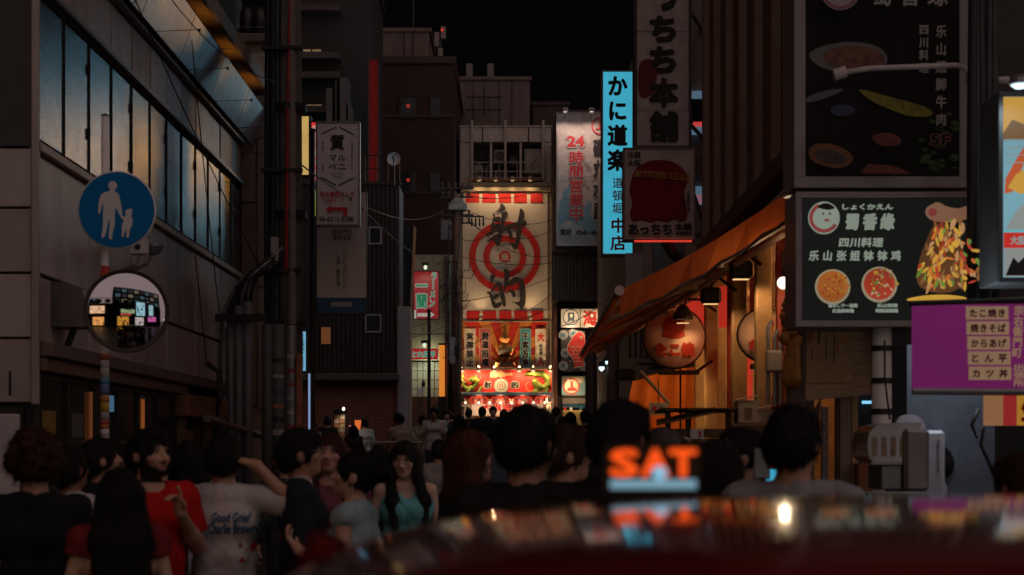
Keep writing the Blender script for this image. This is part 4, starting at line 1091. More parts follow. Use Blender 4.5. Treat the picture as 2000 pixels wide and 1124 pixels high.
# ------------------------------------------------------------------ ramen passage left of the gallery
def ramen_shop():
    d = 60; b = thing('ramen_shop', 'narrow ramen shop with a beige upper wall and a pale tiled front', 'shop', (W(840, 0, d).x, d, gz(d)))
    u = W(800, 0, d).x; v = W(896, 0, d).x; be = M('beige_wall', (.40, .33, .22), rough=.8, dirt=.35)
    MB().box(u, d, W(0, 704, d).z, v, d + 5, W(0, 498, d).z).build('upper_wall', be, b)
    for yy in (560, 610, 655): MB().box(u, d - .02, W(0, yy, d).z, v, d - .001, W(0, yy - 1.2, d).z).build('wall_joint', M('joint_beige', (.2, .16, .1)), b)
    gt = M('pale_green_tile', (.46, .47, .38), rough=.3, var=.08)
    for r in range(4):
        for c in range(5):
            x0 = W(803 + c * 11.2, 0, d).x; piece('wall_tile', x0 + .01, d + .30, W(0, 706 + (r + 1) * 18, d).z + .01, x0 + .19, d + .34, W(0, 706 + r * 18, d).z - .01, gt, b, .004)
    MB().box(u, d + .35, gz(d), v, d + .5, W(0, 704, d).z).build('back_wall', DKWALL, b)
    MB().box(W(803, 0, d).x, d + .0, gz(d), W(872, 0, d).x, d + .2, W(0, 775, d).z).build('counter', M('counter_brown', (.12, .05, .035)), b)
    MB().box(*W(817, 772, d - .3), *W(829, 757, d - .1)).build('counter_box', SIGNW, b); MB().lathe(W(827, 756, d - .3), [(.06, 0), (.07, .12), (.03, .25)], 10).build('bottle', BLACK, b)
    for px, w in ((800, 3), (869, 6), (885, 14)): MB().box(W(px, 0, d).x, d - .1, gz(d), W(px + w, 0, d).x, d + .3, W(0, 500, d).z).build('pillar', M('pillar_orange', (.30, .10, .035), rough=.6, dirt=.3) if px > 880 else M('pillar_dark_red', (.12, .05, .04)), b)
    lamp = thing('lit_column', 'glowing orange upright light box beside the ramen counter', 'light box', (W(863, 0, d - .4).x, d - .4, gz(d)))
    MB().box(W(857.5, 0, d - .4).x, d - .4, W(0, 775, d).z, W(869, 0, d).x, d - .15, W(0, 676, d).z, .01).build('lit_face', E('column_orange', (.78, .24, .03), .85), lamp)
    MB().box(W(855.5, 0, d - .4).x, d - .38, gz(d), W(871, 0, d).x, d - .12, W(0, 776, d).z, .01).build('base', BLACK, lamp)
    MB().box(W(855.5, 0, d - .4).x, d - .42, W(0, 675, d).z, W(871, 0, d).x, d - .12, W(0, 672, d).z, .01).build('cap', BLACK, lamp)
    point('inner_lamp', (W(838, 0, d).x, d - .35, W(0, 700, d).z), 16, (.9, 1, .72), b, .1)
    s = Board('ramen_sign', 'red vertical ramen sign with green brush writing and a white arrow', 'sign', (808.5, 531, 856.5, 623), 58, E('ramen_red', (.33, .018, .022), .6), DARKMETAL, depth=.15, rim=.03)
    gn = E('ramen_green', (.02, .22, .10), .6); wt = E('ramen_white', (.55, .50, .42), .6)
    s.text('ラーメン', 838, 533, 853, 600, gn, vertical=True, bold=.03, outline=wt, ow=.05, shear=.1); s.text('一蘭', 812, 556, 835, 603, gn, vertical=True, bold=.03, outline=wt, ow=.05)
    s.rect(809, 606, 813, 623, wt, 'white_edge'); s.poly([(815, 612), (838, 612), (838, 607), (849, 615.5), (838, 623), (838, 619), (815, 619)], wt, 'arrow')
    for px, py, dd in ((831, 522, 57.6), (829, 674, 59.6)):
        q = W(px, py, dd); tt = thing('hooded_lamp', 'small dark hooded lamp above the red ramen ' + ('sign' if py < 600 else 'band'), 'lamp', (q.x, dd, q.z))
        MB().box(q.x - .12, dd - .06, q.z + .06, q.x + .12, dd + .06, q.z + .16, .02).build('hood', BLACK, tt); MB().tube([(q.x, dd, q.z + .1), (q.x, dd + .5, q.z + .2)], .02).build('arm', BLACK, tt)
        MB().lathe((q.x, dd, q.z - .04), [(.02, -.05), (.06, 0), (.06, .06), (.03, .1)], 10).build('bulb', E('bulb_greenish', (.75, .85, .6), 1.0), tt)
        spot('lamp_light', (q.x, dd - .1, q.z - .1), (q.x, dd + .3, q.z - 1.2), 20, (1, .95, .7), tt, 130)
    r = Board('ramen_band', 'red band with green brush writing above the pale tiled counter', 'sign', (803, 681.5, 855, 702), 59.4, E('band_red', (.50, .02, .025), .6), BLACK, depth=.08, rim=.01)
    r.text('とれ菜洋', 805, 686, 850, 699, E('band_green', (.05, .35, .22), .6), bold=.03, outline=wt, ow=.05, shear=.15)
ramen_shop()
def thin_post(px, y0, y1, d, w, lab, mat=BLACK):
    p = W(px, 0, d); t = thing('street_post', lab, 'post', (p.x, d, gz(d)))
    MB().tube([(p.x, d, gz(d)), (p.x, d, W(0, y0, d).z)], w, 10).build('shaft', mat, t); MB().lathe((p.x, d, W(0, y0, d).z), [(w * 1.4, -.02), (w * 1.5, .02), (w * .6, .06)], 10).build('cap', mat, t)
    MB().lathe((p.x, d, gz(d)), [(w * 2.2, 0), (w * 1.8, .12), (w, .14)], 10).build('foot', mat, t)
thin_post(838, 608, 900, 55, .055, 'thin black post in front of the ramen counter')

# overhead line pole with transformers and insulators, in front of the ramen shop
def line_pole():
    d = 62 - 3; x = W(893, 0, d).x; t = thing('line_pole', 'overhead line pole with insulators, cans and tangled wires beside the target sign', 'pole', (x, d, gz(d)))
    MB().lathe((x, d, gz(d)), [(.15, 0), (.12, 9.3)], 14).build('shaft', M('pole_red_brown', (.20, .10, .07), rough=.8, dirt=.4), t, True)
    z = lambda py: W(0, py, d).z
    MB().box(W(876, 0, d).x, d - .4, z(413), W(912, 0, d).x, d + .1, z(400), .03).build('lamp_housing', M('housing_grey', (.30, .25, .22)), t)
    MB().prism([(W(880, 0, d).x, z(400)), (W(908, 0, d).x, z(400)), (W(900, 0, d).x, z(390)), (W(888, 0, d).x, z(390))], d - .38, d).build('housing_lid', M('housing_grey', (.30, .25, .22)), t)
    for i, yy in enumerate((368, 385, 420, 436)):
        MB().box(W(860, 0, d).x, d - .08, z(yy + 2), W(925, 0, d).x, d, z(yy - 1)).build('crossarm', DARKMETAL, t)
        for j in range(5): MB().lathe((W(864 + j * 13, 0, d).x, d - .04, z(yy - 1)), [(.05, 0), (.03, .06), (.055, .09), (.025, .17)], 8).build('insulator', M('insulator', (.10, .07, .06), rough=.3), t)
    for i in range(3): MB().lathe((W(865 + i * 6, 0, d).x, d - .1, z(470)), [(.10, 0), (.11, .05), (.11, .6), (.06, .7)], 12).build('transformer_can', M('can_grey', (.13, .10, .09)), t)
    for i in range(4): MB().lathe((W(922 + i * 7.5, 0, d).x, d - .4, z(445)), [(.03, 0), (.035, .1), (.02, .14), (.035, .2), (.012, .3)], 8).build('hanging_insulator', BLACK, t)
    MB().box(W(903, 0, d).x, d - .42, z(428), W(945, 0, d).x, d - .38, z(425)).build('crossarm', DARKMETAL, t)
    m = MB(); rr = random.Random(3)
    for i in range(34):
        px, py = 868 + rr.uniform(0, 30), 540 + rr.gauss(20, 24); q = W(px, py, d - .3); a = rr.uniform(0, 6.3); l = rr.uniform(.2, .5)
        m.tube([q, q + Vector((l * math.cos(a), rr.uniform(-.2, .2), l * math.sin(a))), q + Vector((l * 1.5 * math.cos(a + .6), 0, l * 1.5 * math.sin(a + .6)))], .012, 4)
    tag(m.build('wire_tangle', CABLE, t), kind='stuff')
    for k in range(3):
        m = MB(); rr = random.Random(k)
        px = 876 + k * 9; m.tube([W(px + rr.uniform(-3, 3), 440 + i * 45, d - .22) for i in range(9)], .02, 6); m.build('drop_cable', CABLE, t, True)
    MB().box(W(878, 0, d).x, d - .3, z(712), W(890, 0, d).x, d - .12, z(660), .02).build('meter_box', STEEL, t); MB().box(W(888, 0, d).x, d - .34, z(696), W(896, 0, d).x, d - .14, z(676), .02).build('dark_box', BLACK, t)
line_pole()

# ------------------------------------------------------------------ the shooting gallery at the end of the street
GD = 69.0
def gallery():
    d = GD; k = d / FPX; z = lambda py: W(0, py, d).z; X = lambda px: W(px, 0, d).x
    b = thing('shooting_gallery', 'narrow white gallery building that closes the street behind its stacked signs', 'building', (X(988), d, gz(d)))
    wm = M('gallery_render', (.52, .45, .38), rough=.7, dirt=.35); be = M('gallery_beam', (.42, .35, .25), rough=.6, dirt=.3)
    MB().box(X(898), d + .9, gz(d), X(1077), d + 8, z(250)).build('back_wall', DKWALL, b)
    for i in range(4):
        x0 = X(898 + i * 44.75); piece('parapet_panel', x0 + .02, d - .05, z(278), x0 + 44.75 * k - .02, d + .9, z(249), wm, b, .01)
    MB().box(X(897), d - .1, z(249), X(1078), d + .9, z(246.5)).build('coping', wm, b)
    for a, c in ((898, 920), (1060, 1077)): MB().box(X(a), d, z(356), X(c), d + .9, z(278.2), .01).build('side_wall', wm, b)
    for px in (922, 959, 987, 1017, 1060): MB().box(X(px) - .05, d - .02, z(354), X(px) + .05, d + .2, z(279), .01).build('column', wm, b)
    for px in (922, 987, 1061): MB().box(X(px) - .05, d - .2, z(354), X(px) + .05, d - .11, z(237), .01).build('steel_post', M('post_cream', (.44, .37, .3)), b)
    for yy in (318, 336, 348): MB().box(X(922), d + .05, z(yy) , X(1060), d + .1, z(yy - 2)).build('rail', GREYMETAL, b)
    # outdoor units in the loft
    for px, py, w, h in ((964, 290, 23, 27), (966, 330, 25, 24), (1024, 288, 35, 50), (925, 320, 18, 32), (994, 300, 18, 26)):
        t = MB().box(X(px), d + .3, z(py + h), X(px + w), d + .7, z(py), .03).build('cooling_unit', M('unit_cream', (.42, .35, .28), rough=.6, dirt=.3) if px != 994 else BLACK, b)
        if px < 1000: MB().lathe((X(px + w * .5), d + .3, z(py + h * .5)), [(min(w, h) * k * .40, 0), (min(w, h) * k * .40, -.03), (min(w, h) * k * .33, -.03), (min(w, h) * k * .30, .0), (.03, -.01), (.02, -.04)], 20, 'y').build('fan_grille', M('grille_dark', (.12, .10, .085)), t)
    for px in (930, 950, 975, 1010, 1040): MB().tube([(X(px), d + .2, z(356)), (X(px), d + .2, z(310 + px % 17)), (X(px + 9), d + .25, z(305 + px % 17))], .03, 6).build('loft_pipe', be, b)
    MB().box(X(897), d - .25, z(366), X(1079), d + .9, z(358), .02).build('ledge', be, b); MB().box(X(900), d - .3, z(376), X(1076), d + .9, z(367.5), .02).build('ledge', be, b)
    MB().box(X(910), d - .35, z(354.5), X(1055), d - .27, z(352.5)).build('lamp_rail', M('rail_rust', (.4, .14, .05)), b)
    for x0, x1 in ((898, 903), (1070, 1078)): MB().box(X(x0), d - .12, z(626), X(x1), d + .9, z(376.5), .01).build('pilaster', be, b)
    MB().box(X(897), d + .0, gz(d), X(899.5), d + .9, z(628)).build('jamb', WOOD, b); MB().box(X(1079), d, gz(d), X(1086), d + .9, z(628)).build('jamb', M('jamb_red', (.32, .07, .04)), b)
    MB().box(X(1070), d - .1, z(628), X(1078), d + .9, z(780)).build('jamb', be, b)
    # big target sign
    face = M('target_white', (.66, .61, .54), rough=.55, var=.05)
    s = Board('target_sign', 'tall cream sign with a red bullseye under two huge black brush characters', 'sign', (904, 377, 1069, 626), d - .15, face, be, depth=.2, rim=.02)
    red = M('target_red', (.62, .025, .02), rough=.5, var=.08)
    for x0, x1 in ((910, 936), (942, 968), (974, 998), (1004, 1029), (1036, 1060)):
        s.rect(x0, 378.5, x1, 396.5, red, 'red_block'); s.rect(x0 + 1, 607.5, x1 + 1, 625, red, 'red_block')
    s.ring(986, 502, 57, 69.5, red); s.ring(986, 502, 30, 42, red); s.disc(986, 502, 11.5, red, 'bullseye'); s.text('当', 979, 494.5, 993, 509.5, face, bold=.05)
    ink = M('brush_ink', (.045, .04, .045), rough=.6)
    for oy, L in ((390, ((785,90,850,100,905,180,830,225,640,280,720,240,790,170), (630,285,660,275,690,340,660,480,650,640,600,610,590,540,640,430,655,340), (800,275,880,235,920,245,945,305,900,360,870,480,840,640,800,880,730,960,680,860,660,810,740,800,760,620,800,440,820,310), (690,350,795,345,795,430,690,430,660,400), (640,490,790,490,780,560,630,570), (500,690,620,640,860,520,1150,445,1270,415,1335,480,1300,520,1240,520,1010,575,860,610,700,650,540,755), (490,860,640,740,720,690,800,640,760,740,640,810), (1175,185,1215,185,1275,270,1275,340,1240,440,1220,560,1190,760,1140,960,1080,1010,1045,1000,1010,910,930,840,1050,885,1080,860,1100,760,1110,600,1130,440,1170,300), (930,590,980,600,1040,700,1035,770,990,790,960,740))),
                  (510, ((585,270,710,290,660,370,580,490,600,370), (660,510,720,420,780,430,830,480,830,520,690,530,650,600,610,640,600,600), (515,620,600,610,640,700,660,780,700,860,800,820,820,890,685,970,620,890,590,760,570,680,520,650), (750,530,830,520,860,640,900,800,905,880,875,940,840,910,810,800,780,680), (640,715,710,660,780,690,740,740,670,780), (690,860,810,800,830,890,690,970), (845,180,890,160,985,210,975,330,940,430,900,560,860,640,865,460,875,260), (890,450,980,400,1080,320,1140,325,1230,370,1265,440,1290,560,1300,760,1285,880,1215,975,1150,900,1080,850,990,815,1110,830,1170,820,1190,760,1180,600,1165,470,1140,430,1020,490,900,510), (930,570,1000,570,1080,610,1105,680,1070,745,1030,720,1010,650)))):
        for q in L: s.poly([(900 + q[i] / 10.217, oy + q[i + 1] / 10.217) for i in range(0, len(q), 2)], ink, 'brush_stroke', 1)
    warm = (1.0, .62, .30); glow = E('lamp_warm', (1.0, .66, .34), 1.2)
    def lamp(px, py, off, target, en, lab, ang=100, up=False):
        q = W(px, py, d - off); t = thing('flood_lamp', lab, 'lamp', (q.x, d - off, q.z), 'lamps of the shooting gallery')
        dr = (Vector(target) - q).normalized(); bd = q - dr * .04
        m = MB(); m.tube([q - dr * .18, q - dr * .02], .055, 12, .10); m.build('shade', M('lamp_shade_cream', (.40, .34, .27), rough=.4), t, True)
        MB().lathe((0, 0, 0), [(.001, 0)], 3) if False else None
        m = MB(); m.tube([q - dr * .03, q + dr * .005], .075, 12); m.build('bulb', glow, t)
        MB().tube([q - dr * .18, (q.x, d - .1, q.z + (.12 if not up else -.12))], .018, 6).build('arm', be, t)
        spot('light', q + dr * .02, target, en, warm, t, ang, .8, .05)
    for i, px in enumerate((936, 968, 1001, 1035)): lamp(px, 353, .75, (X(px), d - .15, z(430)), 34, ['first', 'second', 'third', 'last'][i] + ' small spotlight from the left in the row over the bullseye sign', 120)
    for i, px in enumerate((939, 1036)): lamp(px, 616, .55, (X(px), d - .15, z(520)), 22, ('left' if i == 0 else 'right') + ' of two upward spotlights at the foot of the bullseye sign', 100, True)
    # lucky-figure sign
    red2 = M('ray_red', (.60, .035, .02), rough=.5); orr = M('ray_orange', (.66, .25, .045), rough=.5)
    s = Board('lucky_figure_sign', 'red and orange sunburst sign with a golden seated figure and four upright labels', 'sign', (902, 629, 1068, 719), d - .18, red2, M('sign_rim_red', (.55, .45, .40)), depth=.22, rim=.03)
    cx, cy = 986, 712
    for i in range(7):
        a0 = R(5 + i * 26); a1 = R(5 + i * 26 + 13); L = 130
        cl = lambda x, y: (min(1067.5, max(902.5, x)), max(629.5, y))
        pts = [(cx, cy)]
        for a in (a0, (a0 + a1) / 2, a1):
            dx, dy = math.cos(a), -math.sin(a); tt = min([L] + [((1067.5 if dx > 0 else 902.5) - cx) / dx if abs(dx) > 1e-6 else 999] + [(629.5 - cy) / dy if dy < -1e-6 else 999]); pts.append((cx + dx * tt, cy + dy * tt))
        s.poly(pts, orr, 'ray')
    w2 = M('label_white', (.62, .58, .50), rough=.5); cy2 = M('label_cyan', (.06, .33, .42), rough=.5); pk = M('label_rose', (.55, .10, .12), rough=.5)
    for x0, x1, mt, tx in ((907.5, 928, w2, '実弾禁止'), (937, 958, pk, '開運招福'), (1016, 1036.5, cy2, '千客万来')):
        s.rect(x0 - .8, 642.5, x1 + .8, 720, w2, 'label_edge', .004); s.rect(x0, 643.3, x1, 719.5, mt, 'upright_label', .004)
        s.text(tx, x0 + 3.2, 650, x1 - 3.2, 716, INK, vertical=True, bold=.05, outline=w2, ow=.06, gap=.12)
    s.rect(1045.5, 643, 1066, 719.5, w2, 'upright_label'); s.text('大', 1049, 650, 1063, 668, red2, bold=.06); s.text('人', 1049, 697, 1063, 715, red2, bold=.06); s.text('特定郎', 1052.5, 673, 1060, 694, INK, vertical=True, bold=.02)
    # golden seated charm figure (generic), with a sash
    p = W(986, 708, d - .46); S = SDF([-.5, -.32, -.15], [.5, .3, 1.85], .018)
    S.ell((0, 0, .52), (.27, .20, .34), None, .05).ell((0, -.02, 1.05), (.22, .19, .22), None, .05).ell((0, .02, 1.30), (.13, .13, .36), None, .08)
    for sd in (1, -1):
        S.chain([(.16 * sd, -.02, .78), (.33 * sd, -.06, .55), (.28 * sd, -.16, .33)], [.09, .085, .07], .04).chain([(.15 * sd, -.05, .28), (.17 * sd, -.28, .22), (.16 * sd, -.26, .0)], [.13, .11, .09], .04).ell((.16 * sd, -.30, -.0), (.08, .11, .06), None, .03).ell((.22 * sd, -.02, 1.06), (.05, .05, .09), None, .03).ell((.09 * sd, -.17, 1.08), (.06, .04, .035), None, .03)
    S.ell((0, -.20, 1.02), (.035, .04, .05), None, .02); S.cone((-.07, -.18, .93), (.07, -.18, .93), .02, .02, .01, 's')
    V, Q = S.mesh(); gold = M('gilded', (.62, .28, .07), rough=.45, metal=.0, var=.3)
    me = mesh_from(V, Q, gold, True); o = link_mesh('golden_figure', me, s.root); o.location = p - wl(s.root); o.scale = (.82, .82, .86); o.location.z += .05
    MB().add([W(972, 686, d - .74), W(1000, 677, d - .74), W(1001, 684, d - .74), W(973, 693, d - .74)], [(0, 1, 2, 3)]).build('sash', M('sash_grey', (.40, .35, .30)), s.root)
    s.y = d - .745; s.text('大当利開運', 976, 680, 998, 688, INK, gap=.02)
    MB().box(X(968), d - .75, z(720), X(1005), d - .2, z(709), .02).build('plinth', M('plinth_wood', (.30, .12, .04)), s.root)
    s.y = d - .752; s.text('射的倶楽部', 972, 711.5, 1001, 718, M('plinth_text', (.55, .4, .25)), bold=.03)
    for i, px in enumerate((903, 935, 965, 1014, 1041, 1075)):
        q = W(px, 724, d - .75); t = thing('sign_lamp', ['leftmost', 'second', 'third', 'fourth', 'fifth', 'rightmost'][i] + ' of six curved lamps between the sunburst and the red dragon sign', 'lamp', (q.x, d - .75, q.z), 'row of six sign lamps')
        m = MB(); m.tube([q + Vector((0, .06, .32)), q + Vector((0, .02, .16)), q + Vector((0, 0, .0))], .05, 12, .095); m.build('shade', M('lamp_shade_cream', (.40, .34, .27)), t, True)
        MB().lathe(q + Vector((0, 0, -.02)), [(.02, -.06), (.07, -.03), (.075, .02), (.02, .05)], 12).build('bulb', glow, t)
        MB().tube([q + Vector((0, .06, .32)), q + Vector((0, .2, .42)), (q.x, d - .2, q.z + .40)], .02, 6).build('arm', be, t)
        spot('light', q + Vector((0, -.02, -.13)), (q.x, d - .2, z(752)), 40, warm, t, 140, .8, .05)
        spot('light', q + Vector((0, -.05, .1)), (X(px), d - .2, z(672)), 330, warm, t, 110, .9, .05)
    # red dragon sign
    s = Board('dragon_sign', 'red sign with a small target and two green relief dragons under the lamps', 'sign', (899, 723, 1078, 766), d - .2, M('dragon_red', (.66, .03, .022), rough=.5), M('sign_rim_pale', (.50, .38, .32)), depth=.25, rim=.03)
    gd = M('gold_print', (.62, .42, .16), rough=.4)
    s.text('日本一', 958, 725, 1001, 738, gd, bold=.10, outline=w2, ow=.05); s.text('射', 945, 745, 960, 759, INK, bold=.06, outline=w2, ow=.07); s.text('的', 998.5, 745, 1013.5, 759, INK, bold=.06, outline=w2, ow=.07)
    s.disc(979, 754, 15, w2, 'target_face', n=40); s.ring(979, 754, 13.6, 14.6, INK); s.ring(979, 754, 7.2, 8.2, INK); s.ring(979, 754, 2.8, 4.0, M('ring_red', (.5, .05, .04)))
    gm = M('dragon_green', (.17, .22, .03), rough=.5, var=.5, scale=9); ym = M('dragon_gold', (.50, .30, .07), rough=.5)
    for side, c0, mir in (('l', (921, 746), 1), ('r', (1050, 750), -1)):
        q = W(*c0, d - .34); D = SDF([-.75, -.25, -.55], [.75, .25, .55], .018)
        if mir == 1: path = [(-.34, .30), (-.42, .12), (-.30, -.02), (-.34, -.16), (-.22, -.28), (.02, -.26), (.16, -.12), (.24, .02), (.14, .14), (.0, .08)]; rr = [.03, .05, .06, .07, .085, .09, .09, .085, .09, .08]
        else: path = [(-.52, .36), (-.36, .42), (-.10, .40), (.20, .40), (.40, .22), (.42, -.02), (.26, -.16), (.06, -.10), (-.10, .08), (-.06, -.02), (.02, -.22), (-.12, -.34)]; rr = [.03, .07, .10, .12, .12, .11, .11, .12, .12, .13, .12, .09]
        P3 = [(x, -.04 * math.sin(i), y) for i, (x, y) in enumerate(path)]
        D.chain(P3, rr, .03)
        for i in range(1, len(P3) - 1):
            v = Vector(P3[i + 1]) - Vector(P3[i - 1]); nn = Vector((-v.z, 0, v.x)).normalized()
            for sg in (1, -1): D.cone(P3[i], Vector(P3[i]) + nn * (rr[i] + .05) * sg + Vector((0, -.06, 0)), .03, .008, .02)
        hx, hz = (path[-1] if mir == 1 else path[-1])
        D.ell((hx, -.10, hz), (.13, .12, .09), None, .03).ell((hx - .10 * 1, -.14, hz - .03), (.09, .08, .05), None, .02).cone((hx + .05, -.08, hz + .05), (hx + .20, -.1, hz + .20), .03, .012, .02).cone((hx, -.1, hz + .06), (hx + .06, -.12, hz + .24), .025, .01, .02)
        for lx, lz in ((-.1, -.38), (.3, -.42)): D.chain([(lx + .1, 0, lz + .2), (lx, -.08, lz + .02), (lx - .08, -.12, lz - .04)], [.06, .045, .03], .03)
        V, Q = D.mesh(); o = link_mesh('dragon', mesh_from(V, Q, gm, True), s.root); o.location = q - wl(s.root)
        m = MB()
        m.tube([q + Vector((hx - .12, -.2, hz)), q + Vector((hx - .30, -.22, hz + .08)), q + Vector((hx - .38, -.2, hz + .28)), q + Vector((hx - .26, -.18, hz + .40))], .014, 6); m.tube([q + Vector((hx + .08, -.2, hz)), q + Vector((hx + .26, -.22, hz - .02)), q + Vector((hx + .4, -.2, hz + .10))], .012, 6)
        m.build('whisker', ym, s.root, True)
    MB().box(X(898), d - .55, z(773.5), X(1080), d, z(767), .02).build('eave', M('eave_blue', (.06, .11, .18), rough=.3), b)
    # lantern row and stage below it
    stage = M('noren_cloth', (.50, .42, .34), rough=.8)
    MB().box(X(898), d - .35, z(779), X(1080), d, z(774)).build('lantern_beam', M('beam_red', (.55, .03, .025)), b)
    names = ['first', 'second', 'third', 'fourth', 'fifth', 'sixth', 'seventh']
    for i, px in enumerate((925, 946, 967, 988, 1010, 1032, 1052)):
        q = W(px, 782, d - .45); t = thing('paper_lantern', names[i] + ' red paper lantern from the left under the dragon sign', 'lantern', (q.x, d - .45, q.z - .17), 'row of small festival lanterns')
        MB().lathe((q.x, d - .45, q.z), [(.05, -.15), (.10, -.14), (.145, -.07), (.155, 0), (.145, .07), (.10, .14), (.05, .15)], 16).build('shade', E('lantern_red', (.60, .035, .02), .9), t, True)
        for sg in (-.165, .15): MB().lathe((q.x, d - .45, q.z + sg), [(.055, 0), (.055, .02)], 12).build('cap', BLACK, t)
        V, F = layout('祭'); V = V * .2; off = np.array([q.x, q.z]); vv = [(a + q.x, d - .45 - math.sqrt(max(1e-4, .158 ** 2 - a * a)) - .004, c + q.z) for a, c in V]
        MB().add(vv, F).build('character', INK, t); MB().tube([(q.x, d - .45, q.z + .17), (q.x, d - .4, z(778))], .008, 5).build('cord', BLACK, t)
    for i, px in enumerate((909, 935, 956.5, 977.5, 999, 1021, 1042, 1064)):
        q = W(px, 787, d - .5); t = thing('string_bulb', ['first', 'second', 'third', 'fourth', 'fifth', 'sixth', 'seventh', 'last'][i] + ' small bare bulb from the left among the red paper lanterns', 'bulb', (q.x, d - .5, q.z - .05), 'bare bulbs between the festival lanterns')
        MB().lathe((q.x, d - .5, q.z), [(.01, -.055), (.045, -.02), (.045, .015), (.02, .05)], 10).build('glass', E('bulb_white', (1, .85, .6), 2.2), t, True); MB().tube([(q.x, d - .5, q.z + .05), (q.x, d - .45, z(778))], .012, 5).build('socket', BLACK, t)
        if i % 2: point('light', (q.x, d - .62, q.z), 24, (1, .55, .28), t)
    for i, px in enumerate((903, 1073)):
        s = Board('festival_disc', ('left' if i == 0 else 'right') + ' round white festival disc at the end of the lantern row', 'sign', (px - 8, 773, px + 8, 790), d - .5, None); s.disc(px, 781.5, 7.5, REDP, 'rim'); s.disc(px, 781.5, 6.6, w2, 'disc_face'); s.text('祭', px - 5.2, 776, px + 5.2, 787, INK, bold=.06)
        MB().tube([W(px, 779, d - .49), W(px, 776, d - .2)], .02, 6).build('hanger', BLACK, s.root)
    s = Board('noren_curtain', 'pale shop curtain with red writing behind the lanterns', 'curtain', (921, 785, 1060, 812), d - .1, E('noren_glow', (.34, .20, .12), .8, base=.4), None)  # lamplight on the curtain cloth is put into its own emission
    s.text('大当遊戯場', 940, 789, 1040, 803, REDP, bold=.04)
    for i, (px, tx) in enumerate(((904, '射的遊技場'), (1072, '日本一射的'), (913, '景品多数有'))):
        s = Board('cloth_banner', ['white upright banner at the left end of the gallery counter', 'white upright banner at the right end of the gallery counter', 'pale inner banner beside the left end banner of the gallery counter'][i], 'banner', (px - 4.2, 791, px + 4.2, 845), d - .4 - .05 * i, w2, None); s.text(tx, px - 3, 794, px + 3, 838, INK, vertical=True, bold=.04)
        MB().tube([W(px, 789, d - .36), W(px, 847, d - .36)], .015, 6).build('rod', BLACK, s.root)
    MB().box(X(899), d - .3, gz(d), X(1079), d + .3, gz(d) + .95, .02).build('counter', M('gallery_counter', (.30, .05, .03)), b)
    MB().box(X(899.6), d + .7, gz(d), X(1078), d + .85, z(779)).build('inner_wall', M('inner_wall', (.40, .25, .15)), b)
    for r in range(3):
        MB().box(X(902), d + .45, gz(d) + 1.0 + r * .4, X(1076), d + .69, gz(d) + 1.03 + r * .4).build('shelf', WOOD, b)
        for c in range(14): piece('prize_box', X(905 + c * 12), d + .5, gz(d) + 1.031 + r * .4, X(905 + c * 12 + 7), d + .65, gz(d) + 1.25 + r * .4, M('prize_%d' % ((c * 3 + r) % 5), [(.4, .1, .05), (.1, .2, .35), (.5, .4, .1), (.4, .4, .4), (.1, .25, .1)][(c * 3 + r) % 5]), b)
    point('stage_lamp', (X(988), d + .2, z(800)), 110, (1, .55, .28), b, .3)
gallery()
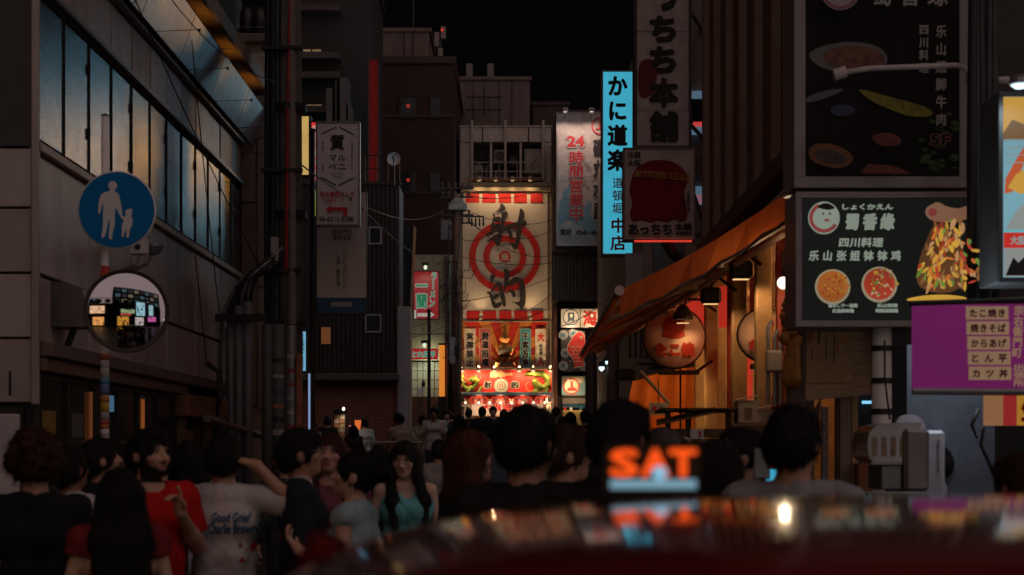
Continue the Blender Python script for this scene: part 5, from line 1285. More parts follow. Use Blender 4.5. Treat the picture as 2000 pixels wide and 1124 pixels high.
# ------------------------------------------------------------------ far right: fish-mural house, tiled eave and the big restaurant signs
def mural_house():
    d = 62; X = lambda p: W(p, 0, d).x; Z = lambda p: W(0, p, d).z; k = d / FPX
    b = thing('seafood_house', 'dark house with a tiled eave over fish signs right of the gallery', 'building', (X(1150), d, gz(d)))
    MB().box(X(1086), d, gz(d), X(1260), d + 8, Z(215)).build('wall', DKWALL, b)
    for i in range(22):
        x = X(1080 + i * 6.6); piece('roof_tile', x, d - .9, Z(592), x + .075, d - .02, Z(503 + (i % 3)), M('roof_tile', (.13, .085, .065), rough=.5, var=.35), b, .02)
    MB().box(X(1078), d - .85, Z(500), X(1224), d + .0, Z(590)).build('eave', M('eave_dark', (.05, .035, .03)), b); MB().tube([(X(1076), d - .95, Z(498)), (X(1226), d - .95, Z(498))], .07, 8).build('ridge', M('roof_tile', (.13, .085, .065)), b)
    for px in (1081, 1220): MB().box(X(px), d - .4, gz(d), X(px + 7), d - .1, Z(600)).build('post', M('post_red_brown', (.2, .08, .05), dirt=.4), b)
    cr = E('shell_cream', (.40, .26, .13), .75, base=.4); blu = M('print_blue', (.04, .11, .22)); s = Board('shell_sign', 'square cream sign with a blue ringed character over the fish mural', 'sign', (1096, 604, 1132.5, 640), d - .5, cr, BLACK, depth=.1, rim=.02)
    s.ring(1115, 620, 14, 16, blu); s.text('貝', 1107, 611, 1123, 630, blu, bold=.03)
    s = Board('sea_sign', 'square cream sign with one big red character over the fish mural', 'sign', (1134, 604, 1168, 640), d - .5, cr, BLACK, depth=.1, rim=.02); s.text('海', 1138, 606, 1166, 637, REDP, bold=.045)
    for px in (1116, 1156):
        q = W(px, 617, d - .75); t = thing('sign_bulb', 'small glowing bulb in front of the ' + ('blue ringed' if px < 1130 else 'big red') + ' character sign', 'bulb', (q.x, q.y, q.z)); MB().lathe(q, [(.02, -.06), (.05, 0), (.02, .06)], 10).build('glass', E('lamp_warm', (1, .72, .42), 1.6), t); MB().tube([q, (q.x, d - .5, q.z + .15)], .012, 5).build('stem', BLACK, t)
        spot('light', q + Vector((0, -.1, 0)), (q.x, d - .5, Z(632)), 14, (1, .65, .35), t, 150); spot('light', q + Vector((0, -.08, -.1)), (q.x, d - .5, Z(690)), 60, (1, .62, .36), t, 90)
    def fish(s, ox):
        wv = M('wave_white', (.50, .46, .42)); kb = M('wave_blue', (.04, .14, .20)); fr = M('carp_red', (.50, .035, .03))
        for (x, y) in ((1100, 655), (1104, 690), (1100, 715), (1140, 716), (1120, 652)): s.disc(x + ox, y, 9, kb, 'wave'); s.ring(x + ox, y, 7.5, 8.8, wv, n=20); s.ring(x + ox, y, 4.5, 5.5, wv, n=20)
        P = [(1122, 652), (1134, 646), (1143, 655), (1144, 672), (1143, 690), (1138, 706), (1144, 718), (1130, 717), (1120, 722), (1122, 708), (1110, 692), (1106, 680), (1112, 668)]
        P = [(min(x + ox, s.box[2] - .5), y) for x, y in P]; s.poly(P, wv, 'carp_edge', 1); s.poly([(1126 + ox + (x - 1126 - ox) * .92, 684 + (y - 684) * .95) for x, y in P], fr, 'carp', 1)
        for r in range(5):
            for c in range(3): s.ring(1116 + ox + c * 8 + (r % 2) * 4, 676 + r * 7, 3.2, 4.0, wv, n=10, a0=180, a1=360)
        s.disc(1135 + ox, 660, 3, wv, 'eye'); s.disc(1135 + ox, 660, 1.6, INK, 'pupil')
    s = Board('carp_mural', 'painted panel of a red carp leaping through curling waves', 'mural', (1096, 642, 1147, 726), d - .45, M('mural_dark', (.06, .06, .065)), BLACK, depth=.08, rim=.01); fish(s, 0)
    s = Board('wave_mural', 'narrow second painted panel of red fish and waves behind the dark post', 'mural', (1164, 642, 1197, 726), d - .45, M('mural_dark', (.06, .06, .065)), BLACK, depth=.08, rim=.01); fish(s, 52)
    s = Board('crest_sign', 'cream and teal panel with a red ringed crest under the carp mural', 'sign', (1097, 735, 1148, 772), d - .45, M('panel_teal', (.16, .26, .26)), BLACK, depth=.08, rim=.01); s.rect(1098, 736, 1140, 748, M('panel_cream', (.5, .4, .25)), 'band'); s.disc(1116, 755, 16, REDP, 'ring'); s.disc(1116, 755, 13.5, M('crest_cream', (.55, .44, .26)), 'crest'); s.poly([(1108, 764), (1108, 759), (1114, 757), (1114, 746), (1119, 744), (1119, 756), (1126, 760), (1126, 764)], REDP, 'emblem')
    q = W(1110, 744, d - .8); spot('crest_light', q + Vector((0, -.08, -.08)), (q.x + .2, d - .45, Z(765)), 22, (1, .75, .45), s.root, 120); MB().lathe(q, [(.02, -.05), (.05, 0), (.02, .05)], 8).build('bulb', E('lamp_warm', (1, .72, .42), 1.6), s.root)
    MB().box(X(1097), d - .6, gz(d), X(1150), d - .05, Z(803), .02).build('counter', M('counter_yellow', (.45, .30, .10)), b); MB().box(X(1097), d - .5, Z(775), X(1150), d - .02, Z(773)).build('shelf', WOOD, b)
    MB().box(X(1098), d - .12, Z(797), X(1146), d - .06, Z(790)).build('blue_strip', M('blue_cloth', (.03, .14, .22)), b); MB().box(X(1098), d - .1, Z(789), X(1146), d - .05, Z(778)).build('pale_strip', M('pale_cloth', (.4, .36, .3)), b)
    for i, px in enumerate((1100, 1112, 1131)): MB().box(X(px), d - .5, Z(803), X(px + 5), d - .3, Z(797), .01).build('goods', [REDP, SIGNW, M('blue_cloth', (.03, .14, .22))][i], b)
    point('counter_lamp', (X(1120), d - .9, Z(780)), 12, (1, .7, .4), b, .1)
    # 24-hour seafood sign
    D = 60; f = M('seafood_white', (.42, .37, .34), rough=.6, dirt=.15); s = Board('seafood_sign', 'large white sign reading 24 hours in red over a blue wave painting', 'sign', (1089, 222, 1216, 478), D, f, GREYMETAL, depth=.3, rim=.05)
    wb = M('wave_print', (.15, .28, .34)); wd = M('wave_line', (.30, .33, .34))
    s.poly([(1090, 400), (1100, 382), (1112, 380), (1118, 395), (1112, 410), (1124, 420), (1140, 408), (1150, 392), (1158, 398), (1150, 420), (1168, 440), (1200, 452), (1215, 477), (1090, 477)], wb, 'wave', 2); s.poly([(1092, 440), (1110, 428), (1130, 440), (1150, 458), (1180, 470), (1180, 477), (1092, 477)], wd, 'foam', 2)
    s.disc(1108, 438, 6, f, 'spray'); s.poly([(1098, 380), (1104, 368), (1114, 366), (1112, 380), (1106, 392)], wb, 'curl', 1)
    for cx, cy in ((1145, 322), (1150, 330), (1148, 368), (1140, 358)): s.ring(cx, cy, 3, 4, INK, n=16)
    red = M('seafood_red', (.45, .03, .035)); s.text('24', 1107, 266, 1142, 288, red, latin=True, bold=.05, outline=f); s.text('時間営業中', 1111, 296, 1140, 432, red, vertical=True, bold=.032, outline=f, ow=.05); s.text('磯丸水産', 1158, 272, 1182, 430, INK, vertical=True, bold=.04, gap=.12)
    s.ring(1172, 247, 14, 17, red); s.text('上', 1163, 238, 1180, 254, red, bold=.03); s.text('電話', 1094, 448, 1116, 460, INK, bold=.03); s.text('06-64', 1125, 450, 1178, 460, INK, latin=True, bold=.04); s.rect(1089.5, 346, 1215, 347, GREYMETAL, 'seam')
    for px in (1104, 1155):
        q = W(px, 219, D - .6); MB().box(q.x - .1, D - .7, q.z - .05, q.x + .1, D - .5, q.z + .15, .03).tube([(q.x, D - .55, q.z), (q.x, D, q.z - .1)], .02).build('lamp', STEEL, s.root); spot('light', q + Vector((0, -.3, 0)), (q.x, D, q.z - 2.5), 70, (1, .72, .6), s.root, 120)
mural_house()
def crab_sign():
    d = 34; s = Board('crab_restaurant_sign', 'tall glowing cyan sign with black and red characters, brightest in the street', 'sign', (1178, 141, 1235, 496), d, E('crab_cyan', (.045, .36, .50), 1.0, var=.08), M('crab_frame', (.25, .20, .19), rough=.5), depth=.5, rim=.03)
    s.text('かに道楽', 1186, 149, 1226, 335, INK, vertical=True, bold=.045, gap=.14); r = M('crab_red', (.36, .015, .03)); s.text('道頓堀', 1196, 347, 1217, 418, r, vertical=True, bold=.015, gap=.1); s.text('中店', 1192, 426, 1222, 490, r, vertical=True, bold=.03, gap=.15)
    for py in (200, 440): q = W(1236, py, d + .25); MB().tube([q, (2.85, d + .25, q.z)], .04).build('bracket', DARKMETAL, s.root)
    # unseen lit signs added on the house fronts for the frosted windows to mirror
    for nm, lab, y0, y1, z0, z1, mt in (('added_cyan_sign', 'added unseen pale blue lit sign on the right house front behind the crab sign', 50.5, 55.5, 8.3, 12.4, E('wall_cyan', (.15, .32, .41), 5.5)), ('added_amber_sign', 'added unseen amber lit sign on the right house front behind the crab sign', 42.5, 48, 8.7, 10.2, E('wall_amber', (1, .42, .05), 5.5)), ('added_blue_sign', 'added unseen blue lit sign above the amber sign behind the crab sign', 42.5, 48, 10.3, 10.95, E('wall_blue', (.12, .28, .38), 4.5)), ('added_sky_sign', 'added unseen sky blue lit sign nearest to the crab sign on the right', 35.2, 39.5, 6.7, 10.3, E('wall_sky', (.14, .32, .44), 4.5))):
        t = thing(nm, lab, 'sign', (3.0, (y0 + y1) / 2, z0)); MB().box(2.985, y0, z0, 2.997, y1, z1, .01).build('lit_face', mt, t); MB().box(2.998, y0 - .04, z0 - .04, 3.04, y1 + .04, z1 + .04).build('case', DARKMETAL, t)
crab_sign()
def mid_house():
    b = thing('pale_house', 'pale house on the right with grey cabinets on its front', 'building', (6, 40, gz(40))); MB().box(3.04, 26.5, gz(30), 10, 60, 11.5).build('wall', CREAM, b); MB().box(2.70, 26.3, 3.2, 2.98, 33.5, 12, .02).build('bay', M('bay_pale', (.36, .30, .28), rough=.7, dirt=.4), b)
    for px0, px1, y0, y1, mt in ((1352, 1380, 180, 194, E('window_blue', (.14, .24, .34), .45)), (1352, 1378, 245, 262, E('window_blue', (.14, .24, .34), .45)), (1356, 1382, 366, 400, E('window_blue', (.14, .24, .34), .45)), (1354, 1376, 240, 248, E('rose_red', (.75, .05, .05), .7)), (1360, 1382, 382, 398, E('rose_red', (.75, .05, .05), .7)), (1350, 1388, 195, 240, DARKMETAL), (1350, 1388, 306, 350, GREYMETAL), (1356, 1386, 402, 455, CONC)):
        MB().box(*W(px0, y1, 26.2), *W(px1, y0, 26.28)).build('window' if mt.name.startswith(('win', 'rose')) else 'wall_cabinet', mt, b)
    MB().box(*W(1222, 610, 33), *W(1262, 497, 33.2)).build('white_panel', M('side_white', (.34, .32, .33), rough=.5), b); MB().box(*W(1258, 600, 32.6), *W(1345, 455, 32.8)).build('grey_front', CONC, b)
    for i in range(9): MB().box(*W(1228 + i * 11, 700, 31.4), *W(1232 + i * 11, 600, 31.5)).build('slat', DARKMETAL, b)
    for i, px in enumerate((1164, 1205)): thin_post(px - 10 + i * 2, 645 if i == 0 else 600, 900, 33 - i * 3, .11, 'dark square street post ' + ('before the carp mural' if i == 0 else 'left of the orange tarpaulin'), M('post_dark', (.12, .085, .08), dirt=.3))
    for i, (px, py) in enumerate(((1165, 719), (1178, 708))):
        q = W(px + 10, py, 30); t = thing('cold_spotlight', ('lower' if i == 0 else 'upper') + ' of two small cold white spotlights under the awning end', 'lamp', (q.x, 30, q.z)); MB().tube([q + Vector((0, .15, .08)), q], .05, 10).build('can', BLACK, t); MB().lathe(q, [(.01, -.06), (.05, -.02), (.05, .02)], 10).build('lens', E('cold_bulb', (.6, .85, 1), 1.8), t); MB().tube([q + Vector((0, .1, .08)), q + Vector((.3, .2, .5))], .012).build('arm', BLACK, t)
mid_house()
def octopus_shape(s, P, mat, name): s.poly(P, mat, name, 2)
def takoyaki_signs():
    d = 25; wht = M('tako_white', (.52, .45, .43), rough=.55, dirt=.15); s = Board('takoyaki_column_sign', 'tall grey white sign with fat black characters above the square snack sign', 'sign', (1244, -130, 1345, 285), d, wht, M('tako_frame', (.07, .06, .06)), depth=.35, rim=.04)
    dk = M('tako_dark_red', (.16, .012, .02)); octopus_shape(s, [(1246, 125), (1262, 114), (1282, 120), (1284, 150), (1278, 175), (1284, 192), (1270, 186), (1262, 194), (1246, 190)], dk, 'round_emblem')
    for i, (c, x0, x1, y0, y1) in enumerate((('あ', 1264, 1326, -115, -45), ('っ', 1280, 1323, -28, 24), ('ち', 1268, 1321, 31, 85), ('ち', 1268, 1321, 91, 145), ('本', 1267, 1325, 153, 211), ('舗', 1267, 1325, 218, 279))): s.text(c, x0, y0, x1, y1, INK, bold=.045 if c == '舗' else .06)
    s.rect(1244.5, 62, 1344, 63, DARKMETAL, 'seam'); s.rect(1244.5, 216, 1344, 216.8, DARKMETAL, 'seam')
    for py in (20, 240): q = W(1345, py, d + .2); MB().tube([q, (2.95, d + 1.3, q.z)], .03).build('bracket', DARKMETAL, s.root)
    d = 24; s = Board('snack_sign', 'square sign with a plain dark red octopus shape and a yellow band', 'sign', (1220, 292, 1355, 467), d, wht, M('snack_frame', (.20, .16, .17), rough=.5), depth=.3, rim=.02); red = M('octopus_red', (.24, .016, .026), rough=.7, spec=.1)
    octopus_shape(s, [(1232, 352), (1240, 330), (1262, 316), (1292, 312), (1320, 318), (1338, 334), (1344, 358), (1334, 378), (1340, 400), (1344, 430), (1328, 436), (1316, 428), (1302, 438), (1286, 430), (1270, 438), (1254, 430), (1236, 436), (1228, 420), (1236, 396), (1228, 380)], red, 'octopus')
    for i in range(5): s.ring(1250 + i * 20, 424, 4, 6.5, M('octopus_dark', (.12, .01, .014)), n=14)
    s.poly([(1241, 334), (1345, 340), (1346, 354), (1238, 346)], M('band_yellow', (.34, .20, .05)), 'yellow_band'); s.text('昔ながらの屋台使用', 1250, 338, 1340, 350, red, bold=.03); s.text('元祖', 1225, 298, 1251, 310, INK, bold=.03); s.text('大阪', 1225, 314, 1251, 326, INK, bold=.03)
    s.text('あっちち', 1226, 438, 1312, 461, INK, bold=.06, outline=wht); s.text('本舗', 1317, 437, 1350, 452, INK, bold=.06, outline=wht); s.text('道頓堀店', 1318, 454, 1350, 461, INK, bold=.03); s.text('大阪名物元気', 1340, 374, 1347, 414, INK, vertical=True, bold=.03); s.text('行列の店', 1330, 380, 1337, 412, INK, vertical=True, bold=.03)
    MB().box(*W(1240, 471.5, d - .02), *W(1350, 468.5, d + .1)).build('neon_edge', E('neon_red', (.75, .05, .03), .9), s.root); q = W(1300, 468, d + .15); MB().tube([q, q + Vector((.1, .0, -.2)), q + Vector((.25, .1, -.3))], .08, 8).build('cable_boot', BLACK, s.root); MB().tube([W(1355, 380, d + .2), (2.95, d + 2.3, W(0, 380, d).z)], .03).build('bracket', DARKMETAL, s.root)
takoyaki_signs()

# ------------------------------------------------------------------ right corner building: louvres, awning, lit snack shop
RX = 2.45
def right_building():
    b = thing('louvre_building', 'corner building on the right with tall vertical louvres above the orange awning', 'building', (6, 18, 0)); MB().box(RX + .16, 14.75, 4.2, 12, 22.0, 13).build('upper_wall', M('louvre_back', (.04, .026, .022)), b); MB().box(RX + 2.4, 14.9, 0, 12, 24, 4.2).build('rear_wall', M('rear_warm', (.34, .20, .10), rough=.8, dirt=.3), b)
    pale = M('louvre_pale', (.28, .19, .145), rough=.6, dirt=.35); dk = M('louvre_dark', (.10, .055, .042), rough=.6)
    y = 14.8; i = 0
    while y < 21.7:
        big = i % 5 == 0; piece('louvre', RX + (.0 if big else .06), y, 4.32, RX + .15, y + (.16 if big else .05), 12.6, pale if big else dk, b, .005); y += .30 if big else .21; i += 1
    for z in (5.6, 7.4, 9.3): MB().box(RX + .10, 14.8, z, RX + .16, 22, z + .06).build('louvre_rail', dk, b)
    MB().box(RX - .02, 14.7, 4.14, RX + .2, 22.3, 4.31, .01).build('sill_beam', M('beam_dark', (.09, .05, .035)), b); MB().box(RX - .05, 14.62, 0, RX + .17, 14.8, 13, .01).build('corner_column', M('column_grey', (.20, .15, .14), rough=.6, dirt=.3), b)
    MB().box(RX + .17, 14.6, 2.5, 12, 14.74, 13).build('end_wall', M('end_wall_dark', (.045, .035, .032)), b)
    cs = M('shop_cream', (.46, .34, .20), rough=.7, dirt=.3)
    for yy, w, mt in ((16.8, .16, cs), (18.6, .18, cs), (19.05, .06, M('post_redpaint', (.4, .06, .03))), (21.2, .2, cs), (15.5, .08, M('post_redpaint', (.4, .06, .03))), (22.4, .2, cs)): MB().box(RX - .02, yy, gz(yy), RX + .14, yy + w, 3.9, .01).build('shop_post', mt, b)
    MB().box(RX, 14.8, 3.62, RX + 2.4, 23, 3.70).build('shop_ceiling', M('ceiling_warm', (.50, .34, .18)), b); MB().box(RX + .1, 22.9, gz(22), RX + 2.4, 23.0, 3.62).build('far_wall', cs, b)
    for i in range(14): piece('wall_plank', RX + 2.36, 15.2 + i * .55, .1, RX + 2.4, 15.2 + i * .55 + .53, 3.6, M('wall_plank', (.45, .26, .10), rough=.6, var=.35), b)
    for i in range(6): MB().box(RX + 2.33, 15.6 + i * 1.1, 1.7, RX + 2.36, 16.3 + i * 1.1, 2.5).build('menu_paper', M('menu_paper_%d' % (i % 3), [(.55, .40, .2), (.5, .12, .06), (.55, .5, .4)][i % 3]), b)
    for yy, zz in ((19.6, 3.0), (20.4, 3.0)): MB().box(RX + .3, yy, 2.2, RX + .34, yy + .6, zz).build('red_curtain', E('curtain_glow_red', (.70, .045, .02), .55), b)  # cloth glows by itself in place of light shining through it
    for i in range(6): MB().box(RX + .25, 15.6 + i * .62, 3.05, RX + .27, 16.1 + i * .62, 3.55).build('handwritten_sheet', M('sheet_%d' % (i % 2), (.42, .30, .17) if i % 2 else (.35, .22, .10)), b)
    rc = E('curtain_glow', (.62, .03, .016), .6); MB().box(*W(1276, 660, 22), *W(1392, 535, 22.03)).build('red_curtain', rc, b); MB().box(*W(1404, 640, 19.5), *W(1442, 560, 19.53)).build('red_curtain', rc, b)  # light through these curtains is put into their own emission
    rr = random.Random(9)
    for i in range(26):
        yy, zz = 15.2 + i * .29, rr.uniform(1.3, 3.0); MB().box(RX + 2.30, yy, zz, RX + 2.315, yy + rr.uniform(.12, .25), zz + rr.uniform(.2, .5)).build('price_slip', M('slip_%d' % (i % 4), [(.55, .42, .22), (.5, .1, .05), (.2, .12, .06), (.5, .46, .36)][i % 4], var=.6, scale=30), b)
    for zz in (.9, 1.25, 2.15): MB().box(RX + 1.9, 15.2, zz, RX + 2.3, 22.6, zz + .04).build('wall_shelf', WOOD, b)
    for i in range(30): y_ = 15.3 + i * .24; zz = (.94, 1.29, 2.19)[i % 3]; piece('stock_box', RX + 1.95, y_, zz, RX + 2.2, y_ + .2, zz + rr.choice((.16, .22, .28)), M('stock_%d' % (i % 4), [(.4, .2, .07), (.45, .4, .3), (.12, .06, .04), (.5, .12, .05)][i % 4]), b)
    warm = (1, .44, .16); point('shop_lamp', (RX + .9, 16.5, 3.45), 28, warm, b, .15); point('shop_lamp', (RX + .9, 19, 3.45), 32, warm, b, .15); point('shop_lamp', (RX + .9, 21.6, 3.45), 30, warm, b, .15)
    for yy in (16.5, 19, 21.6): MB().lathe((RX + .9, yy, 3.5), [(.02, .12), (.12, .06), (.13, 0)], 12).build('lamp_pan', cs, b)
right_building()
def awning():
    t = thing('shop_awning', 'large orange canvas awning sloping over the street on folding arms', 'awning', (1.8, 18.5, 2.9)); org_ = M('awning_canvas', (.74, .14, .025), rough=.8, var=.15, scale=4); nt = org_.node_tree; p = nt.nodes['Principled BSDF']; p.inputs['Transmission Weight'].default_value = 0
    tr = nt.nodes.new('ShaderNodeBsdfTranslucent'); tr.inputs['Color'].default_value = (.62, .15, .03, 1); mx = nt.nodes.new('ShaderNodeMixShader'); mx.inputs[0].default_value = .45; nt.links.new(p.outputs[0], mx.inputs[1]); nt.links.new(tr.outputs[0], mx.inputs[2]); nt.links.new(mx.outputs[0], nt.nodes['Material Output'].inputs['Surface'])
    y0, y1 = 14.75, 22.3; xi, zi, xo, zo = RX - .02, 3.86, .945, 2.99; zo2, zi2 = 2.86, 3.80
    n = 8
    for i in range(n):      # canvas widths sewn side by side, sagging a little
        a, c = y0 + (y1 - y0) * i / n, y0 + (y1 - y0) * (i + 1) / n; vs, fs = [], []; N = 7
        for j in range(N + 1):
            u = j / N; sag = -.05 * math.sin(math.pi * u)
            for yy in (a + .004, c - .004): f = (yy - y0) / (y1 - y0); vs.append((xi + (xo - xi) * u, yy, (zi + (zi2 - zi) * f) * (1 - u) + (zo + (zo2 - zo) * f) * u + sag))
        fs = [(2 * j, 2 * j + 1, 2 * j + 3, 2 * j + 2) for j in range(N)]; MB().add(vs, fs).build('canvas_strip', org_, t, True)
    # side flap of the near end and the hanging front valance
    vs, fs = [], []
    for j in range(13):
        u = j / 12; x = xi + (xo - xi) * u; z = zi + (zo - zi) * u - .05 * math.sin(math.pi * u); vs += [(x, y0 - .01, z + .01), (x, y0 - .03 - .03 * math.sin(j * 1.7), z - .23 - .015 * math.sin(j * 2.3))]
    MB().add(vs, [(2 * j, 2 * j + 1, 2 * j + 3, 2 * j + 2) for j in range(12)]).build('side_flap', org_, t); MB().tube([(v[0], v[1] - .01, v[2]) for v in vs[1::2]], .016, 6).build('edge_trim', M('trim_dark', (.10, .05, .03)), t)
    for i in range(1, n): yy = y0 + (y1 - y0) * i / n; f = i / n; MB().tube([(xi + (xo - xi) * u / 7, yy, (zi + (zi2 - zi) * f) * (1 - u / 7) + (zo + (zo2 - zo) * f) * u / 7 - .05 * math.sin(math.pi * u / 7)) for u in range(8)], .009, 5).build('seam', M('trim_dark', (.10, .05, .03)), t)
    vs = []
    for j in range(25): f = j / 24; yy = y0 + (y1 - y0) * f; z = zo + (zo2 - zo) * f; vs += [(xo - .03, yy, z + .02), (xo - .035, yy, z - .09 - .02 * (j % 2))]
    MB().add(vs, [(2 * j, 2 * j + 1, 2 * j + 3, 2 * j + 2) for j in range(24)]).build('front_valance', org_, t)
    bar = M('awning_bar', (.52, .40, .30), rough=.5, dirt=.3); MB().tube([(xo - .01, y0 - .06, zo), (xo - .01, y1 + .06, zo2)], .045, 10).build('front_bar', bar, t); MB().tube([(xi, y0, zi), (xi, y1, zi2)], .06, 10).build('roller', bar, t)
    for i, f in enumerate((.02, .30, .58, .86)):
        yy = y0 + (y1 - y0) * f; z = zo + (zo2 - zo) * f; el = Vector((1.85, yy + .25, 3.28)); MB().tube([(xi, yy, 3.62), el], .035, 8).tube([el, (xo + .02, yy, z - .03)], .028, 8).lathe(el, [(.05, -.04), (.05, .04)], 10).build('folding_arm', bar, t)
    for a, c in (((1166, 688, 21.8), (1542, 450, 15.1)), ((1184, 672, 21.6), (1545, 420, 15.0)), ((1212, 640, 20.2), (1420, 520, 16.6))): MB().tube([W(*a), W(*c)], .03, 8).build('brace_bar', bar, t)
    for f in (.12, .45, .75): yy = y0 + (y1 - y0) * f; MB().tube([(xi, yy, 3.72), (xo, yy, zo - .05)], .018, 6).build('rafter', bar, t)
awning()
def awning_lamps():
    for i, (px, py, d, w) in enumerate(((1447, 528, 16.6, .11), (1388, 578, 18.4, .11), (1334, 618, 20.2, .10))):
        q = W(px, py, d); t = thing('shop_floodlight', ['nearest and highest', 'middle', 'farthest and lowest'][i] + ' of three black floodlights on bent arms under the awning', 'lamp', (q.x, d, q.z), 'floodlights under the awning')
        m = MB()
        if i < 2: m.box(q.x - w, d - .09, q.z - w * .8, q.x + w, d + .09, q.z + w * .8, .03)
        else: m.lathe((q.x, d, q.z), [(.03, .14), (.07, .10), (.125, .0), (.125, -.04)], 14)
        m.build('housing', BLACK, t); MB().tube([q + Vector((0, 0, .08)), q + Vector((.05, 0, .2)), (RX - .2, d, q.z + .2), (RX, d, q.z + .05)], .018, 8).build('arm', DARKMETAL, t)
        MB().box(q.x - w * .7, d - .05, q.z - w * .8 - .006, q.x + w * .7, d + .05, q.z - w * .8 - .001).build('lens', E('flood_lens', (1, .6, .25), 1.0), t); spot('light', q + Vector((0, 0, -.14)), q + Vector((.5, .3, -1.2)), (12, 9, 4)[i], (1, .5, .2), t, 130)
    d = 15.2; q = W(1530, 553, d); t = thing('round_spotlight', 'bright round white spotlight glaring beside the restaurant signs', 'lamp', (q.x, d, q.z)); dr = Vector((-.25, -1, -.22)).normalized(); MB().tube([q - dr * .16, q - dr * .05, q], .03, 16, .064).build('can', M('can_grey2', (.2, .16, .13)), t, True); MB().tube([q, q + dr * .004], .056, 20).build('lens', E('glare', (1, .86, .66), 1.7, var=0), t); spot('light', q + dr * .03, q + dr, 22, (1, .74, .45), t, 120, .8); MB().tube([q - dr * .1, (q.x + .02, d + .1, q.z + .3)], .02).build('arm', DARKMETAL, t); point('spill', q + dr * .12 + Vector((0, .0, -.05)), 5, (1, .7, .4), t, .05)
awning_lamps()
def disc_lantern(px, py, d, r, lab, mats):
    q = W(px, py, d); t = thing('round_lantern_sign', lab, 'sign', (q.x, d, q.z - r)); w = M('lantern_cloth', (.74, .58, .52), rough=.7, var=.06)
    MB().lathe((q.x, d, q.z), [(.01, -.10), (r * .6, -.085), (r * .95, -.05), (r, 0), (r * .95, .05), (.01, .08)], 40, 'y').build('paper_body', w, t, True); MB().lathe((q.x, d, q.z), [(r + .005, -.012), (r + .015, 0), (r + .005, .012)], 40, 'y').build('rim', DARKMETAL, t)
    s = Board.__new__(Board); s.d = d; s.k = d / FPX; s.root = t; s.y = d - .105; s.box = (0, 0, 0, 0); f = r * FPX / d / 62; rd = mats; A = lambda x, y: (px + x * f, py + y * f)
    s.poly([A(*v) for v in ((-26, -22), (-22, -38), (-4, -44), (16, -40), (22, -24), (16, -12), (22, -2), (-2, 4), (-28, -2), (-20, -12))], rd, 'octopus', 2)
    s.text('たこ焼', *A(-40, 10), *A(40, 40), rd, bold=.08); s.text('あっちち', *A(-24, -56), *A(24, -46), M('lantern_teal', (.10, .22, .26)), bold=.04)
    MB().box(q.x - .5 * r, d - .1, q.z - r - .08, q.x + .8 * r, d + .06, q.z - r - .03).tube([(q.x + .2 * r, d, q.z - r * .3), (q.x + .2 * r, d, 1.0)], .012).tube([(q.x + .7 * r, d, q.z - r - .05), (RX, d + .2, q.z - r + .1)], .02).build('stand', BLACK, t)
disc_lantern(1317, 660, 20.5, .37, 'big round white lantern sign with red lettering beneath the awning', M('lantern_red_print', (.45, .035, .02)))
disc_lantern(1492, 655, 17.4, .27, 'smaller round lantern sign half hidden behind the shop posts', M('lantern_red_print', (.45, .035, .02)))
def tarp():
    d = 22.5; t = thing('orange_tarpaulin', 'orange tarpaulin hanging beneath the big round lantern sign', 'tarpaulin', (W(1300, 0, d).x, d, gz(d))); vs = []; N = 16
    for j in range(N + 1):
        u = j / N; x0, x1 = 1236 + u * 158, 1203 + u * 195; a = W(x0, 742 - u * 38, d); c = W(x1, 905, d); a.y += .05 * math.sin(u * 19); c.y += .09 * math.sin(u * 17 + 1); vs += [a, c]
    m = M('tarp_orange', (.60, .17, .03), rough=.6, var=.2); MB().add(vs, [(2 * j, 2 * j + 1, 2 * j + 3, 2 * j + 2) for j in range(N)]).build('sheet', m, t, True)
    MB().tube([W(1236, 741, d), W(1394, 703, d)], .025).build('rail', DARKMETAL, t)
    q = W(1300, 720, d - 1.6); l = bpy.data.lights.new('flap_light', 'SPOT'); spot('light', q, (q.x, d, q.z - .8), 30, (1, .50, .16), t, 140)
    f = thing('stall_floodlight', 'small black floodlight pointing down on the orange tarpaulin', 'lamp', W(1222, 730, 20)); q = W(1222, 730, 20); MB().box(q.x - .12, 19.95, q.z - .08, q.x + .12, 20.08, q.z + .05, .02).build('housing', BLACK, f); MB().tube([q, q + Vector((.15, .1, .12)), W(1290, 712, 20)], .014).build('arm', DARKMETAL, f)
    r = thing('slanted_pole', 'pale pole leaning across the orange tarpaulin', 'pole', W(1308, 790, 20)); MB().tube([W(1250, 725, 19.9), W(1308, 790, 19.9)], .022).build('pole', M('pole_teal', (.42, .44, .38)), r)
    s = Board('white_notice', 'small white notice with a red mark hanging by the slanted pole', 'notice', (1268, 787, 1305, 811), 19.6, M('notice_white', (.50, .52, .54)), None); s.text('賞', 1274, 793, 1283, 804, REDP, bold=.03); s.text('品', 1287, 793, 1296, 804, INK, bold=.02); MB().tube([W(1286, 787, 19.6), W(1286, 740, 19.7)], .006).build('string', CABLE, s.root)
tarp()
